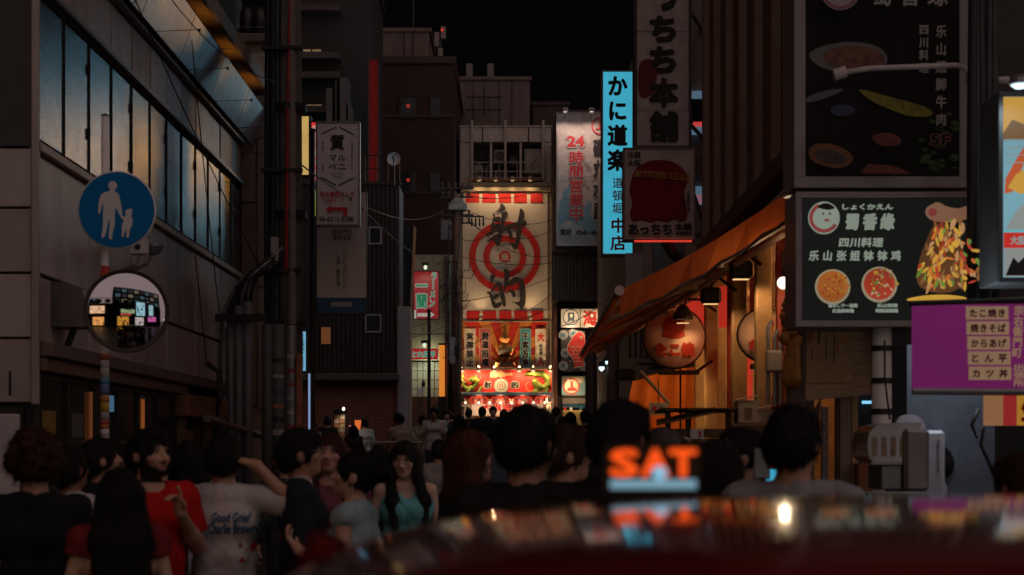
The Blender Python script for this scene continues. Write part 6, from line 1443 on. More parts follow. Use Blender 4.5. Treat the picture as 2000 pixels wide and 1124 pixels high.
def stall():
    d = 15.5; t = thing('timber_stall', 'rough dark timber stall with a sloping board roof below the round lantern', 'stall', (W(1370, 0, d).x, d, gz(d))); k = d / FPX
    a = W(1282, 835, d); c = W(1425, 790, d)
    for i in range(6): piece('roof_board', a.x + .06 + i * .115, d - .1, c.z - .06 + random.uniform(-.01, .01), a.x + .17 + i * .115, d + .9, c.z - .035, WOOD, t)
    for i in range(5): MB().slab(W(1282, 832 - i * 2, d + i * .16), W(1395, 808 - i * 2, d + i * .16), W(1395, 804 - i * 2, d + i * .16), W(1282, 828 - i * 2, d + i * .16), .1).build('sloping_board', M('board_worn', (.20, .10, .055), rough=.8, var=.4, stretch=(.2, 1, 1)), t)
    for px in (1300, 1340, 1418): MB().box(W(px, 0, d).x, d, gz(d), W(px + 10, 0, d).x, d + .06, W(0, 800, d).z).build('post', WOOD, t)
    for r, (y0, y1) in enumerate(((838, 855), (857, 890), (892, 930))): MB().box(W(1300, 0, d).x, d + .01, W(0, y1, d).z, W(1425, 0, d).x, d + .05, W(0, y0, d).z, .006).build('front_board', M('board_worn', (.20, .10, .055)), t)
    MB().box(W(1425, 0, d).x, d - .1, W(0, 960, d).z, W(1500, 0, d).x, d + .3, W(0, 828, d).z, .01).build('side_cabinet', M('cabinet_brown', (.15, .085, .055), rough=.6), t); s = Board('label_card', 'small white card with red print pinned to the timber stall', 'notice', (1348, 838, 1374, 858), d - .02, SIGNW, None); s.text('氷', 1363, 840, 1371, 856, REDP, bold=.05)
    for i, (px, py, w, h, mt, lab) in enumerate(((1440, 783, 42, 44, 'w', 'white cardboard box with a brown label on the stall cabinet'), (1480, 800, 44, 28, 'w', 'flat pale box lying beside the labelled box'), (1508, 755, 62, 70, 'b', 'tall crumpled brown paper sack beside the pale boxes'))):
        q = W(px, py + h, d + .05); e = W(px + w, py, d + .05); bx = thing('cardboard_box' if mt == 'w' else 'paper_sack', lab, 'box' if mt == 'w' else 'sack', ((q.x + e.x) / 2, d + .05, q.z)); col = M('box_white', (.52, .42, .30), rough=.7) if mt == 'w' else M('sack_brown', (.42, .22, .08), rough=.8, bump=.5, scale=9)
        if mt == 'w':
            MB().box(q.x, d + .0, q.z, e.x, d + .3, e.z, .006).build('carton', col, bx); MB().slab((q.x - .01, d - .02, e.z), (e.x, d - .02, e.z + .04), (e.x, d + .12, e.z + .05), (q.x - .01, d + .12, e.z + .01), .006).build('flap', col, bx)
            if i == 0: MB().box(q.x + .06, d - .004, q.z + .03, q.x + .13, d - .001, q.z + .14).build('label', M('label_brown', (.25, .15, .08)), bx)
        else:
            S = SDF([q.x - .05, d - .1, q.z - .02], [e.x + .05, d + .35, e.z + .05], .012); S.chain([((q.x + e.x) / 2, d + .12, q.z + .1), ((q.x + e.x) / 2 - .02, d + .12, e.z - .12), ((q.x + e.x) / 2 + .03, d + .12, e.z - .02)], [.13, .11, .07], .05).wave(.012, 30, 25, 26, 1); S.plane((0, 0, -1), (0, 0, q.z)); V, Q = S.mesh(); link_mesh('sack_body', mesh_from(V - np.array(wl(bx)), Q, col, True), bx)
    sk = thing('skewer_display', 'plump golden snack display hanging beside the red shop post', 'decoration', W(1545, 740, 14.6)); S = SDF([-.25, -.2, -.1], [.25, .2, .75], .012); rr = random.Random(5)
    for i in range(26): S.ell((rr.uniform(-.06, .06), rr.uniform(-.06, .06), .32 + i * .014), (rr.uniform(.03, .055),) * 3, None, .012)
    S.chain([(0, 0, .0), (.02, 0, .3)], [.09, .06], .03); V, Q = S.mesh(); q = W(1548, 738, 14.6); o = link_mesh('snack_body', mesh_from(V, Q, M('snack_gold', (.55, .24, .04), rough=.4, var=.6, scale=14), True), sk); MB().tube([q + Vector((0, 0, .7)), q + Vector((0, 0, 1.1))], .01).build('cord', CABLE, sk)
    m = thing('wall_meter', 'grey gas meter with bent pipes beside the round spotlight', 'meter', W(1508, 735, 15.4)); q = W(1508, 715, 15.4); MB().box(q.x - .06, 15.35, q.z - .06, q.x + .09, 15.45, q.z + .14, .02).build('case', CREAM, m)
    for i, px in enumerate((1500, 1513, 1524)): MB().tube([W(px, 790, 15.4), W(px, 640 + i * 16, 15.4), W(px + 6, 630 + i * 16, 15.5)], .018).build('pipe', STEEL, m)
stall()

# ------------------------------------------------------------------ restaurant boards on the end wall, and what hangs under them
def boards():
    d = 13.5; fr = M('board_frame', (.27, .235, .24), rough=.45, var=.15, dirt=.2); dk = M('board_black', (.016, .011, .012), rough=.7, spec=.12); w = M('board_pale', (.34, .33, .33)); pk = M('board_pink', (.30, .10, .11))
    s = Board('menu_board', 'upper black restaurant board with dishes, green herbs and a 5F mark', 'sign', (1572, -140, 1872, 346), d, dk, fr, depth=.55, rim=.09)
    meat = M('print_meat', (.16, .06, .035), var=.7, scale=18); s.poly([(1573, 108), (1600, 92), (1650, 82), (1700, 86), (1730, 102), (1734, 128), (1700, 140), (1640, 142), (1600, 134)], M('print_bowl', (.12, .11, .11), rough=.4), 'bowl', 2); s.poly([(1598, 108), (1640, 90), (1700, 92), (1728, 110), (1724, 130), (1680, 140), (1630, 138)], meat, 'stew', 2)
    s.poly([(1573, 192), (1600, 180), (1640, 174), (1648, 178), (1610, 194), (1573, 204)], M('print_spoon', (.10, .10, .11)), 'spoon', 1); s.ring(1634, 214, 34, 40, M('print_blue_ring', (.035, .04, .09)), n=32) if False else s.poly([(1620, 210), (1646, 204), (1670, 212), (1668, 224), (1640, 230), (1622, 224)], M('print_blue_ring', (.03, .035, .075)), 'saucer', 2)
    s.poly([(1672, 176), (1690, 178), (1740, 192), (1800, 208), (1822, 220), (1816, 230), (1780, 230), (1752, 222), (1700, 200)], M('print_yellow_green', (.20, .17, .012), var=.5, scale=20), 'vegetable', 1)
    gn = M('print_green', (.035, .075, .012), var=.7, scale=20); rr = random.Random(2)
    for i in range(34):
        x, y = rr.uniform(1795, 1866), rr.uniform(225, 335); a = rr.uniform(5, 12); s.poly([(x - a, y), (x - a * .3, y - a * .6), (x + a * .8, y - a * .2), (x + a, y + a * .3), (x, y + a * .6)], gn, 'leaf', 1) if x - a > 1770 and x + a < 1871 else None
    s.poly([(1574, 290), (1610, 284), (1650, 298), (1664, 318), (1640, 336), (1600, 330), (1574, 316)], M('print_plate', (.15, .06, .02)), 'plate', 2); s.poly([(1582, 302), (1612, 296), (1640, 308), (1650, 320), (1630, 328), (1596, 320)], M('print_nuts', (.05, .035, .03), var=.8, scale=30), 'nuts', 1); s.poly([(1696, 270), (1730, 264), (1754, 276), (1750, 290), (1716, 292), (1700, 284)], M('print_meat_red', (.15, .03, .025), var=.6, scale=20), 'chilli', 1); s.poly([(1676, 340), (1690, 326), (1740, 330), (1774, 345), (1680, 345)], M('print_meat_red', (.15, .03, .025)), 'meat', 0)
    s.text('四川料理', 1787, 58, 1806, 150, w, vertical=True, bold=.03, gap=.15); s.text('乐山翘脚牛肉', 1819, 58, 1840, 253, w, vertical=True, bold=.03, gap=.35); s.text('5F', 1809, 269, 1847, 290, dk, latin=True, bold=.03, outline=pk, ow=.05); s.text('蜀香缘', 1696, -26, 1842, 22, w, bold=.02, gap=.3); s.disc(1634, -8, 38, w, 'emblem'); s.ring(1634, -8, 30, 36, pk); s.disc(1634, -8, 14, pk, 'emblem_core')
    # lower board, lit softly
    w2 = E('board_lit_text', (.20, .25, .20), .8, base=.3); s = Board('chicken_board', 'lower black restaurant board with two soup bowls and a hand lifting noodles', 'sign', (1565, 388, 1893, 627), d - .05, E('board_dim', (.008, .010, .009), .6, base=.012), fr, depth=.5, rim=.05)
    s.text('しょくかえん', 1644, 399, 1744, 411, w2, bold=.06); s.text('蜀香缘', 1650, 417, 1747, 451, w2, bold=.06, gap=.25, shear=.1); s.text('四川料理', 1637, 465, 1724, 484, w2, bold=.04, gap=.05, shear=.1); s.text('乐山张姐钵钵鸡', 1578, 490, 1758, 511, w2, bold=.04, gap=.35, shear=.1)
    rd = E('board_red', (.22, .02, .02), .7, base=.2); s.disc(1608, 427, 31, w2, 'emblem', ry=32); s.ring(1608, 427, 22, 29, rd, a0=110, a1=330); s.disc(1612, 422, 19, w2, 'face'); s.poly([(1592, 406), (1612, 396), (1632, 408), (1618, 412), (1604, 410)], M('tuft', (.02, .02, .02)), 'tuft', 1); s.disc(1606, 419, 2, INK, 'eye'); s.disc(1619, 419, 2, INK, 'eye'); s.poly([(1606, 431), (1613, 429), (1620, 431), (1613, 436)], rd, 'mouth', 1)
    rim = E('bowl_rim', (.26, .22, .13), .8, base=.3); rr = random.Random(4)
    fc = {n: E('food_' + n, c, .8, base=.1, var=.5) for n, c in (('orange', (.45, .12, .012)), ('red', (.38, .03, .012)), ('yellow', (.50, .27, .03)), ('green', (.10, .20, .02)), ('tan', (.42, .22, .09)), ('pale', (.45, .36, .20)), ('brown', (.20, .08, .02)))}
    for cx, pal in ((1624, ('orange', 'red', 'yellow', 'orange')), (1705, ('red', 'green', 'pale', 'yellow'))):
        s.disc(cx, 562, 34.5, rim, 'bowl', n=40); s.disc(cx, 561, 30, fc[pal[0]], 'soup', n=40)
        for i in range(60):
            a, q = rr.uniform(0, 6.3), 26 * math.sqrt(rr.random()); x, y = cx + q * math.cos(a), 561 + q * math.sin(a); L = rr.uniform(2, 5.5); b = rr.uniform(0, 3.1); s.poly([(x - L * math.cos(b), y - L * math.sin(b)), (x + 2.2 * math.sin(b), y - 2.2 * math.cos(b)), (x + L * math.cos(b), y + L * math.sin(b)), (x - 2.2 * math.sin(b), y + 2.2 * math.cos(b))], fc[pal[i % 4]], 'topping', 1)
    for x0, x1, y, st in ((1598, 1654, 602, '香ばしラー油鶏'), (1606, 1647, 612, '紅油鉢鉢鶏'), (1690, 1730, 602, '乐山钵钵'), (1687, 1730, 612, '特製麻辣鶏')): s.text(st, x0, y, x1, y + 8, w2, bold=.06)
    s.poly([(1893, 399), (1893, 432), (1850, 446), (1826, 450), (1800, 448), (1784, 440), (1780, 424), (1794, 414), (1806, 410), (1822, 420), (1850, 424)], E('print_arm', (.24, .11, .06), .7, base=.15), 'hand', 1); s.disc(1795, 430, 8, rd, 'nail')
    s.poly([(1760, 600), (1738, 594), (1800, 584), (1866, 590), (1850, 602), (1790, 606)], fc['yellow'], 'plate', 2)
    s.poly([(1796, 452), (1822, 450), (1846, 480), (1858, 520), (1868, 556), (1848, 572), (1826, 584), (1788, 582), (1762, 566), (1768, 520), (1784, 480)], E('food_dark', (.09, .035, .012), .8, base=.05, var=.5), 'noodle_heap', 2)
    for i in range(150):
        u = rr.random() ** .8; y = 450 + u * 128; hw = 14 + u * 52 - max(0, u - .75) * 90; x = min(1866, 1808 + rr.uniform(-hw, hw) + u * 6); L = rr.uniform(6, 15); b = rr.gauss(1.5 - (x - 1808) * .012, .5); T = rr.uniform(2.4, 5.5); s.poly([(x - L * math.cos(b), y - L * math.sin(b)), (x + T * math.sin(b), y - T * math.cos(b)), (x + L * math.cos(b), y + L * math.sin(b)), (x - T * math.sin(b), y + T * math.cos(b))], fc[('tan', 'yellow', 'brown', 'tan', 'green', 'red', 'yellow', 'orange')[rr.randrange(8)]], 'noodle', 1)
    # lamp arm
    t = thing('bracket_light', 'thin white lamp arm reaching across the upper restaurant board', 'lamp', W(1905, 170, 13)); D = 13; pl = M('arm_white', (.52, .45, .43), rough=.4); MB().tube([W(1640, 143, D), W(1700, 134, D), W(1868, 128, D), W(1882, 132, D), W(1890, 142, D), W(1895, 165, D)], .021, 10).build('arm', pl, t, True); MB().tube([W(1628, 147, D), W(1652, 140, D)], .045, 10).build('lamp_head', pl, t); MB().tube([W(1897, 152, D), W(1906, 182, D)], .055, 10).tube([W(1900, 160, D), W(1970, 157, D)], .03).build('clamp', pl, t)
boards()
def under_boards():
    d = 14.0; pn = M('plank_cream', (.46, .31, .19), rough=.7, var=.2, dirt=.25, stretch=(.2, 1, 1)); t = thing('plank_hoarding', 'cream plank hoarding with faded posters under the restaurant boards', 'hoarding', (W(1650, 0, d).x, d, 2.0)); n = 0
    for r in range(6): y0, y1 = 642 + r * 23, 664 + r * 23; MB().prism([(W(1572, 0, d).x, W(0, y1 + (5 if r == 5 else 0), d).z), (W(1699, 0, d).x, W(0, y1 - (8 if r == 5 else 0), d).z), (W(1699, 0, d).x, W(0, y0, d).z), (W(1572, 0, d).x, W(0, y0, d).z)], d - .03 - .003 * (r % 2), d).build('plank', pn, t)
    s = Board('faded_poster', 'large faded poster with brush strokes on the plank hoarding', 'poster', (1575, 642, 1663, 748), d - .04, M('poster_faded', (.48, .30, .16), rough=.8), None); bk = M('poster_brown', (.12, .05, .03))
    for x, y0, y1, w in ((1600, 645, 672, 4), (1614, 642, 705, 1.6), (1629, 642, 712, 1.6), (1582, 645, 670, 2.5), (1586, 680, 702, 2)): s.line([(x, y0), (x - 2, y1)], w, bk, 'stroke')
    s.text('乾', 1578, 650, 1590, 664, REDP); s.poly([(1638, 668), (1656, 658), (1656, 676)], M('poster_orange2', (.5, .25, .06)), 'mark'); s.text('宮崎地鶏', 1632, 670, 1637, 688, REDP, vertical=True)
    p = thing('white_pillar', 'pale round pillar with dark bands beside the plank hoarding', 'pillar', (W(1722, 0, 13.6).x, 13.6, 0)); r = .075; x = W(1722, 0, 13.6).x; MB().lathe((x, 13.6, 0), [(.08, 0), (.08, 2.6)], 20).build('shaft', WHITEP, p, True)
    for py in (682, 745, 805): MB().lathe((x, 13.6, W(0, py, 13.6).z - .02), [(.086, 0), (.086, .045)], 20).build('band', DARKMETAL, p)
    MB().tube([W(1728, 665, 13.4), W(1728, 740, 13.4), W(1738, 820, 13.4)], .008).build('cable', CABLE, p)
    dr = thing('lit_doorway', 'open doorway with pale sliding panels under the plank hoarding', 'doorway', (W(1660, 0, 14.6).x, 14.6, 0)); D = 14.3
    for a, c, mt in ((1632, 1640, WOOD), (1641, 1662, M('slide_panel', (.30, .23, .17))), (1664, 1676, M('slide_edge', (.45, .30, .16)))): MB().box(W(a, 0, D).x, D, 0, W(c, 0, D).x, D + .05, W(0, 772, D).z).build('sliding_panel', mt, dr)
    MB().box(W(1630, 0, D).x, D - .02, W(0, 771, D).z, W(1712, 0, D).x, D + .08, W(0, 762, D).z).build('lintel', WOOD, dr); MB().box(W(1677, 0, D).x, D + .31, 0, 7, D + .35, 2.5).build('interior_shade_cover', BLACK, dr); q = W(1697, 786, D + .2); MB().box(q.x - .05, q.y, q.z - .012, q.x + .04, q.y + .05, q.z + .012).build('blue_lamp', E('door_blue', (.2, .55, .8), 1.2), dr)  # black cover stands in for the shade inside and hides the rear wall
    MB().box(W(1676, 0, D - .2).x, D - .2, 0, W(1718, 0, D - .2).x, D, W(0, 905, D - .2).z, .01).build('wooden_bin', M('bin_orange', (.26, .10, .035)), dr)
    sc = thing('patterned_post', 'narrow post with a grey scroll pattern beside the doorway', 'post', (W(1611, 0, 13.9).x, 13.9, 0)); MB().box(W(1605, 0, 13.9).x, 13.88, 0, W(1617, 0, 13.9).x, 13.94, W(0, 795, 13.9).z).build('shaft', M('scroll_post', (.22, .18, .16), var=.9, scale=45), sc); MB().prism([(W(1574, 0, 13.9).x, W(0, 780, 13.9).z), (W(1590, 0, 13.9).x, W(0, 800, 13.9).z), (W(1602, 0, 13.9).x, W(0, 778, 13.9).z), (W(1600, 0, 13.9).x, W(0, 815, 13.9).z), (W(1580, 0, 13.9).x, W(0, 815, 13.9).z)], 13.86, 13.9).build('torn_paper', WOOD, sc)
under_boards()

# ------------------------------------------------------------------ snack stall in the right foreground
def near_stall():
    d = 9.6; pf = E('banner_purple', (.17, .010, .11), .62, base=.05); s = Board('purple_banner', 'purple stall banner with five cream menu strips and white vertical writing', 'banner', (1780, 594, 2090, 760), d, pf, None); mc = E('menu_cream', (.28, .16, .09), .7, base=.12); tx = M('menu_maroon', (.14, .012, .05))
    for i, t_ in enumerate(('たこ焼き', '焼きそば', 'からあげ', 'とん平', 'カツ丼')): y = 599 + i * 29.5; s.rect(1885 + i * .8, y, 1968 + i * .8, y + 26, mc, 'menu_strip'); s.text(t_, 1892 + i * .8, y + 5, 1961 + i * .8, y + 22, tx, bold=.04, gap=.1 if len(t_) > 3 else .5)
    s.text('宗右衛門町', 1972, 598, 1995, 700, mc, vertical=True, bold=.03, shear=.05); s.text('出張所', 1974, 712, 1996, 790 - 34, mc, vertical=True, bold=.03); s.text('たこ焼き本店', 2030, 600, 2060, 750, mc, vertical=True, bold=.03)
    tube = M('stall_tube', (.34, .32, .34), rough=.4, metal=.4); MB().tube([W(1782, 764, d), W(2095, 766, d)], .022).build('lower_rail', tube, s.root); MB().tube([W(1778, 594, d), W(2095, 584, d)], .018).build('upper_rail', BLACK, s.root)
    l = bpy.data.lights.new('rail_lamp', 'POINT')
    t = thing('food_stall', 'snack stall counter with a dark top, posts and a cold tube lamp', 'stall', (W(1850, 0, d).x, d, 0)); X = lambda p: W(p, 0, d).x
    MB().box(X(1600), d - .6, 1.30, X(2120), d + .1, 1.345, .01).build('counter_top', M('counter_dark', (.05, .035, .035), rough=.2), t); MB().box(X(1610), d - .55, 0, X(2120), d + .05, 1.29).build('counter_front', M('counter_maroon', (.12, .03, .035), rough=.5), t); MB().box(X(1600), d - .61, 1.25, X(2120), d - .602, 1.34).build('edge_strip', M('edge_strip', (.25, .10, .09)), t)
    for px in (2100,): MB().tube([(X(px), d, 1.34), (X(px), d, 2.7)], .02).build('post', tube, t)
    point('tube_lamp', (X(1960), d + .9, 2.30), 11, (.75, .86, 1), t, .2); MB().box(X(1900), d + .88, 2.36, X(2060), d + .92, 2.39).build('tube', E('tube_cold', (.7, .85, 1), 1.2), t)
    MB().box(X(1900), d + 1.6, 1.0, X(2100), d + 1.65, 2.3).build('back_panel', M('back_blue', (.10, .115, .14), rough=.5, var=.3, dirt=.6), t); MB().box(X(1660), d - .5, 1.348, X(1760), d - .2, 1.37).build('tray', M('tray_green', (.20, .22, .14), rough=.4), t)
    m = thing('ice_machine', 'rounded glass and steel snack machine on the stall counter', 'machine', (X(1760), d + .3, 1.345)); D = d + .3; P = lambda px, py: (W(px, 0, D).x, W(0, py, D).z)
    gl = M('case_glass', (.16, .14, .13), rough=.08, spec=.9); sh = [P(1694, 866), P(1698, 845), P(1710, 832), P(1730, 827), P(1800, 825), P(1800, 832), P(1768, 906), P(1708, 906), P(1696, 892)]; MB().prism(sh[::-1], D, D + .45).build('glass_case', gl, m)
    for i in range(4): q = P(1704 + i * 18, 892); MB().box(q[0], D - .006, q[1], q[0] + .028, D - .001, q[1] + .115).build('case_bottle', M('case_bottle', (.35, .25, .16), var=.6, scale=30), m)
    a, c = P(1700, 908), P(1760, 903); MB().box(a[0], D - .02, a[1], c[0], D, c[1]).build('chrome_sill', STEEL, m); a, c = P(1764, 960), P(1812, 838); MB().box(a[0], D - .05, a[1], c[0], D + .4, c[1], .02).build('steel_body', M('machine_steel', (.30, .27, .26), rough=.4, metal=.3, dirt=.5), m); a, c = P(1720, 958), P(1762, 908); MB().box(a[0], D, a[1], c[0], D + .35, c[1], .01).build('base', GREYMETAL, m)
    a, c = P(1815, 958), P(1890, 838); f = thing('white_fridge', 'white upright fridge behind the snack machine', 'fridge', ((a[0] + c[0]) / 2, D + .8, 0)); MB().box(a[0], D + .7, .4, c[0] + .05, D + 1.2, c[1], .02).build('cabinet', M('fridge_white', (.46, .46, .50), rough=.35), f); MB().lathe((a[0] + .05, D + .69, c[1]), [(.10, -.0), (.10, .05)], 20, 'y').build('round_top', M('fridge_white', (.46, .46, .50)), f); MB().box(c[0] - .0, D + .69, a[1] + .1, c[0] + .012, D + .699, a[1] + .3).build('handle', STEEL, f)
    s = Board('striped_banner', 'small orange, red and yellow striped banner below the purple one', 'banner', (1920, 769, 2040, 832), d + .5, E('stripe_orange', (.30, .13, .04), .7, base=.3), None); s.rect(1958, 769.5, 1984, 831.5, E('stripe_red', (.30, .02, .02), .8), 'stripe'); s.rect(1985, 769.5, 2039, 831.5, E('stripe_yellow', (.42, .20, .02), .8), 'stripe'); s.text('生', 1992, 778, 2030, 824, REDP, bold=.06)
    MB().tube([W(1920, 767, d + .5), W(2040, 767, d + .5)], .01).build('rail', BLACK, s.root)
    c = thing('hanging_cable', 'black cable looping down beside the striped banner', 'cable', W(1900, 950, d + .8)); MB().tube([W(1912, 800, d + .8), W(1898, 830, d + .8), W(1908, 855, d + .8), W(1922, 835, d + .8), W(1916, 870, d + .8), W(1930, 900, d + .8), W(1950, 950, d + .8)], .012).build('loop', CABLE, c, True)
    d2 = 10.4; s = Board('photo_light_box', 'bright photo light box cut by the right edge, with a red strip', 'sign', (1957, 190, 2120, 543), d2, E('photo_sky', (.20, .42, .50), .8), M('box_frame', (.09, .10, .10), rough=.5), depth=.4, rim=.03); ye = E('photo_yellow', (.60, .32, .05), .85); og = E('photo_orange', (.55, .10, .03), .8); gy = E('photo_grey', (.34, .36, .34), .7); dkk = M('photo_dark', (.03, .03, .03))
    s.rect(1957.5, 191, 2119, 262, ye, 'photo_patch'); s.poly([(1957.5, 262), (1975, 235), (2000, 245), (2040, 225), (2119, 240), (2119, 275), (1957.5, 275)], E('photo_brown', (.22, .11, .03), .7), 'photo_patch'); s.poly([(1960, 380), (1962, 350), (1990, 300), (2020, 262), (2030, 268), (1998, 320), (1976, 376)], og, 'photo_patch'); s.poly([(1958, 380), (1990, 330), (2040, 330), (2080, 380)], ye, 'photo_patch', 1); s.poly([(1957.5, 455), (1985, 410), (2030, 370), (2119, 365), (2119, 455)], gy, 'photo_patch'); s.rect(1957.5, 456, 2119, 486, E('photo_red', (.60, .03, .02), .8), 'red_strip'); s.text('大阪王将本店', 1970, 462, 2060, 480, gy, bold=.05); s.rect(1957.5, 450, 2119, 455, E('photo_cyan', (.15, .5, .55), .8), 'cyan_strip'); s.rect(1957.5, 487, 2119, 542, gy, 'photo_patch'); s.poly([(1960, 540), (1975, 505), (1985, 515), (2000, 500), (2030, 530), (2060, 505), (2100, 540)], dkk, 'photo_patch')
    for y in (275, 290, 305, 320): s.rect(1958, y, 2000, y + 2, gy, 'photo_line')
    dl = thing('dark_drainpipes', 'bundle of dark pipes and cables on the wall left of the photo light box', 'pipes', (W(1920, 0, 12.8).x, 12.8, 0))
    for i, px in enumerate((1898, 1908, 1918, 1927, 1934, 1943)): MB().tube([W(px, 640, 12.8), W(px + 2 * math.sin(i), 300, 12.8), W(px + 4 - 3 * (i % 3), -60, 12.8)], (.04, .022, .03, .018, .026, .035)[i], 8).build('pipe', [BLACK, M('pipe_teal', (.05, .06, .065)), DARKMETAL][i % 3], dl, True)
    q = W(1992, 165, 10.2); t = thing('cold_lamp', 'cold white lamp shining down on the photo light box', 'lamp', (q.x, 10.2, q.z)); MB().lathe(q, [(.02, .06), (.06, .03), (.07, 0)], 12).build('shade', STEEL, t); MB().lathe(q + Vector((0, 0, -.015)), [(.03, -.01), (.055, .01)], 12).build('bulb', E('cold_bulb', (.6, .85, 1), 1.8), t); spot('light', q + Vector((0, 0, -.06)), q + Vector((0, .3, -1)), 5, (.7, .88, 1), t, 140)
near_stall()
# ------------------------------------------------------------------ people
BK = (.012, .009, .008); BR = (.045, .018, .010); RB = (.09, .028, .014)
tan = (.44, .25, .17); pale = (.50, .32, .23); brown = (.26, .13, .07)
A = person
A(68, 858, 7.3, 8, 'person with a big curly brown hair mop seen from behind in a black top', hair=('curly', (.05, .020, .010)), shirt=((.014, .013, .015), .6), skin=tan, res=.011)
A(142, 880, 8.9, -40, 'dark haired person in a white and red top right behind the curly head', hair=('short', BK), shirt=((.50, .46, .46), .6), skin=brown, head=(10, -8))
A(204, 862, 9.4, -55, 'young man with black hair turned in profile behind the bearded man', hair=('short', BK), shirt=((.03, .03, .035), .6), skin=tan, head=(-10, -12), res=.01)
A(232, 922, 7.0, 20, 'woman with very long black hair seen from behind in a dark red dress', hair=('long', BK), shirt=((.20, .02, .025), .3), pants=(.16, .02, .02), skirt=True, skin=pale, female=True, arms=('down', 'bent'), res=.01)
r, so, B_, H_, jo = A(292, 845, 8.2, 206, 'bearded man in a bright red t-shirt raising one finger', hair=('quiff', BK), shirt=((.48, .012, .010), .72), pants=(.03, .03, .035), skin=(.46, .27, .19), arms=('down', 'point'), beard=1.0, head=(28, -3), res=.0075)
A(370, 866, 10.2, 12, 'dark haired person in a plain grey t-shirt behind the red shirt', hair=('bob', BK), shirt=((.36, .35, .38), .6), skin=tan, head=(-30, -5), female=True)
r, so, B_, H_, jo = A(438, 855, 8.5, -6, 'young man in a white t-shirt with blue back print touching his head', hair=('short', BK), shirt=((.60, .55, .55), .85), pants=(.02, .02, .025), skin=tan, arms=('headtouch', 'down'), res=.009)
bl = M('shirt_blue_ink', (.02, .12, .28), rough=.8); rd = M('shirt_red_ink', (.45, .03, .03), rough=.8)
shirt_print(r, so, 'Good Grief', -.03, 1.285, .17, 1.335, bl, shear=.15, bold=.03); shirt_print(r, so, 'Charlie Brown!', -.05, 1.225, .20, 1.28, bl, shear=.15, bold=.03)
shirt_print(r, so, '7', .11, 1.08, .18, 1.17, rd, bold=.05); shirt_print(r, so, '三', -.04, .95, .06, 1.01, rd, latin=False, bold=.04)
A(592, 845, 8.5, -82, 'man with glasses in a dark cardigan over a grey shirt looking right', hair=('short', BK), shirt=((.022, .024, .035), 1.9), inner=(.34, .35, .37), long_sleeve=True, skin=(.40, .22, .15), arms=('bent', 'bent'), head=(0, -6), glasses=True, res=.008)
A(645, 852, 9.6, 190, 'woman with long brown hair in a dark red checked shirt behind the man in glasses', hair=('longfront', (.05, .016, .012)), shirt=(M('check_red', (.16, .03, .045), var=.8, scale=40), 1.8), long_sleeve=True, skin=(.40, .20, .15), female=True, head=(-15, -6), res=.01)
A(706, 886, 7.9, 78, 'woman with tied up black hair in a pale blue sleeveless top looking down', hair=('bun', BK), shirt=((.32, .42, .46), 0), skin=(.52, .31, .23), female=True, arms=('bent', 'phone'), head=(4, -16), lean=(0, 6), res=.008)
A(792, 866, 10.4, 196, 'woman in glasses with long black hair and a teal top gazing up', hair=('longfront', BK), shirt=((.14, .42, .42), 0), open_top=2, skin=(.52, .33, .25), female=True, head=(-24, 6), glasses=True, res=.009)
r, so, *_ = A(848, 797, 34.7, 172, 'slim man in a printed white t-shirt and jeans walking in the lit street', hair=('short', BK), shirt=((.58, .54, .52), .7), pants=(.05, .055, .085), skin=brown, res=.017)
shirt_print(r, so, 'CAMBRIDGE', -.13, 1.24, .13, 1.29, INK, back=False, bold=.03)
A(790, 806, 33, 20, 'man in a beige shirt bending forward beside the white crates', hair=('short', BK), shirt=((.42, .33, .24), 1.3), pants=(.30, .27, .24), skin=brown, lean=(-8, 18), head=(30, -15), arms=('bent', 'forward'), res=.018)
A(826, 812, 36, -20, 'person in a cream t-shirt half hidden behind the bending man', hair=('short', BR), shirt=((.45, .40, .30), .6), pants=(.4, .38, .36), skin=tan, res=.022)
A(897, 813, 30, 10, 'woman with long dark hair in black walking away left of the gallery lights', hair=('long', BK), shirt=((.02, .017, .017), 1.0), female=True, res=.02)
far = [(942, 796, 40, 0, 'short', BK, (.02, .018, .018), 'tall dark figure from behind left of the pale face before the gallery'), (963, 795, 43, 186, 'short', BK, (.03, .02, .02), 'pale faced person looking back before the gallery lanterns'), (984, 801, 46, 10, 'bob', BR, (.18, .10, .07), 'person with brown bobbed hair under the red lanterns'), (1086, 797, 38, -25, 'short', BK, (.35, .24, .16), 'person in a light top under the right end of the lanterns'), (1062, 812, 41, 5, 'short', BK, (.06, .03, .025), 'dark haired person beside the noren right end'), (1115, 807, 30, -30, 'bob', BK, (.04, .035, .04), 'round headed woman before the seafood counter'), (1098, 815, 33, 15, 'short', BR, (.1, .05, .04), 'brown haired person left of the round headed woman'),
       (880, 806, 48, 20, 'short', BR, (.4, .3, .2), 'tan topped distant person by the left gallery jamb'), (916, 800, 44, -15, 'short', BK, (.05, .03, .03), 'distant man in dark red-brown by the gallery banners'), (712, 820, 38, 30, 'short', BK, (.42, .38, .36), 'small person in white by the brick wall'), (612, 824, 36, -30, 'short', BK, (.30, .27, .26), 'person in a pale shirt behind the blue light tube'), (640, 815, 37, 0, 'short', BK, (.03, .03, .03), 'person in a black shirt with a number by the brick wall'), (690, 832, 34, 20, 'bob', BK, (.05, .03, .03), 'dark seated figure beside the small person in white'), (1010, 806, 50, 0, 'short', BK, (.04, .03, .03), 'distant figure in the middle of the gallery counter'), (1040, 803, 47, 175, 'bob', BK, (.3, .2, .15), 'distant woman facing the camera below the red lanterns'), (872, 803, 41, 190, 'short', BK, (.03, .025, .03), 'dark man beside the slim man in the white t-shirt')]
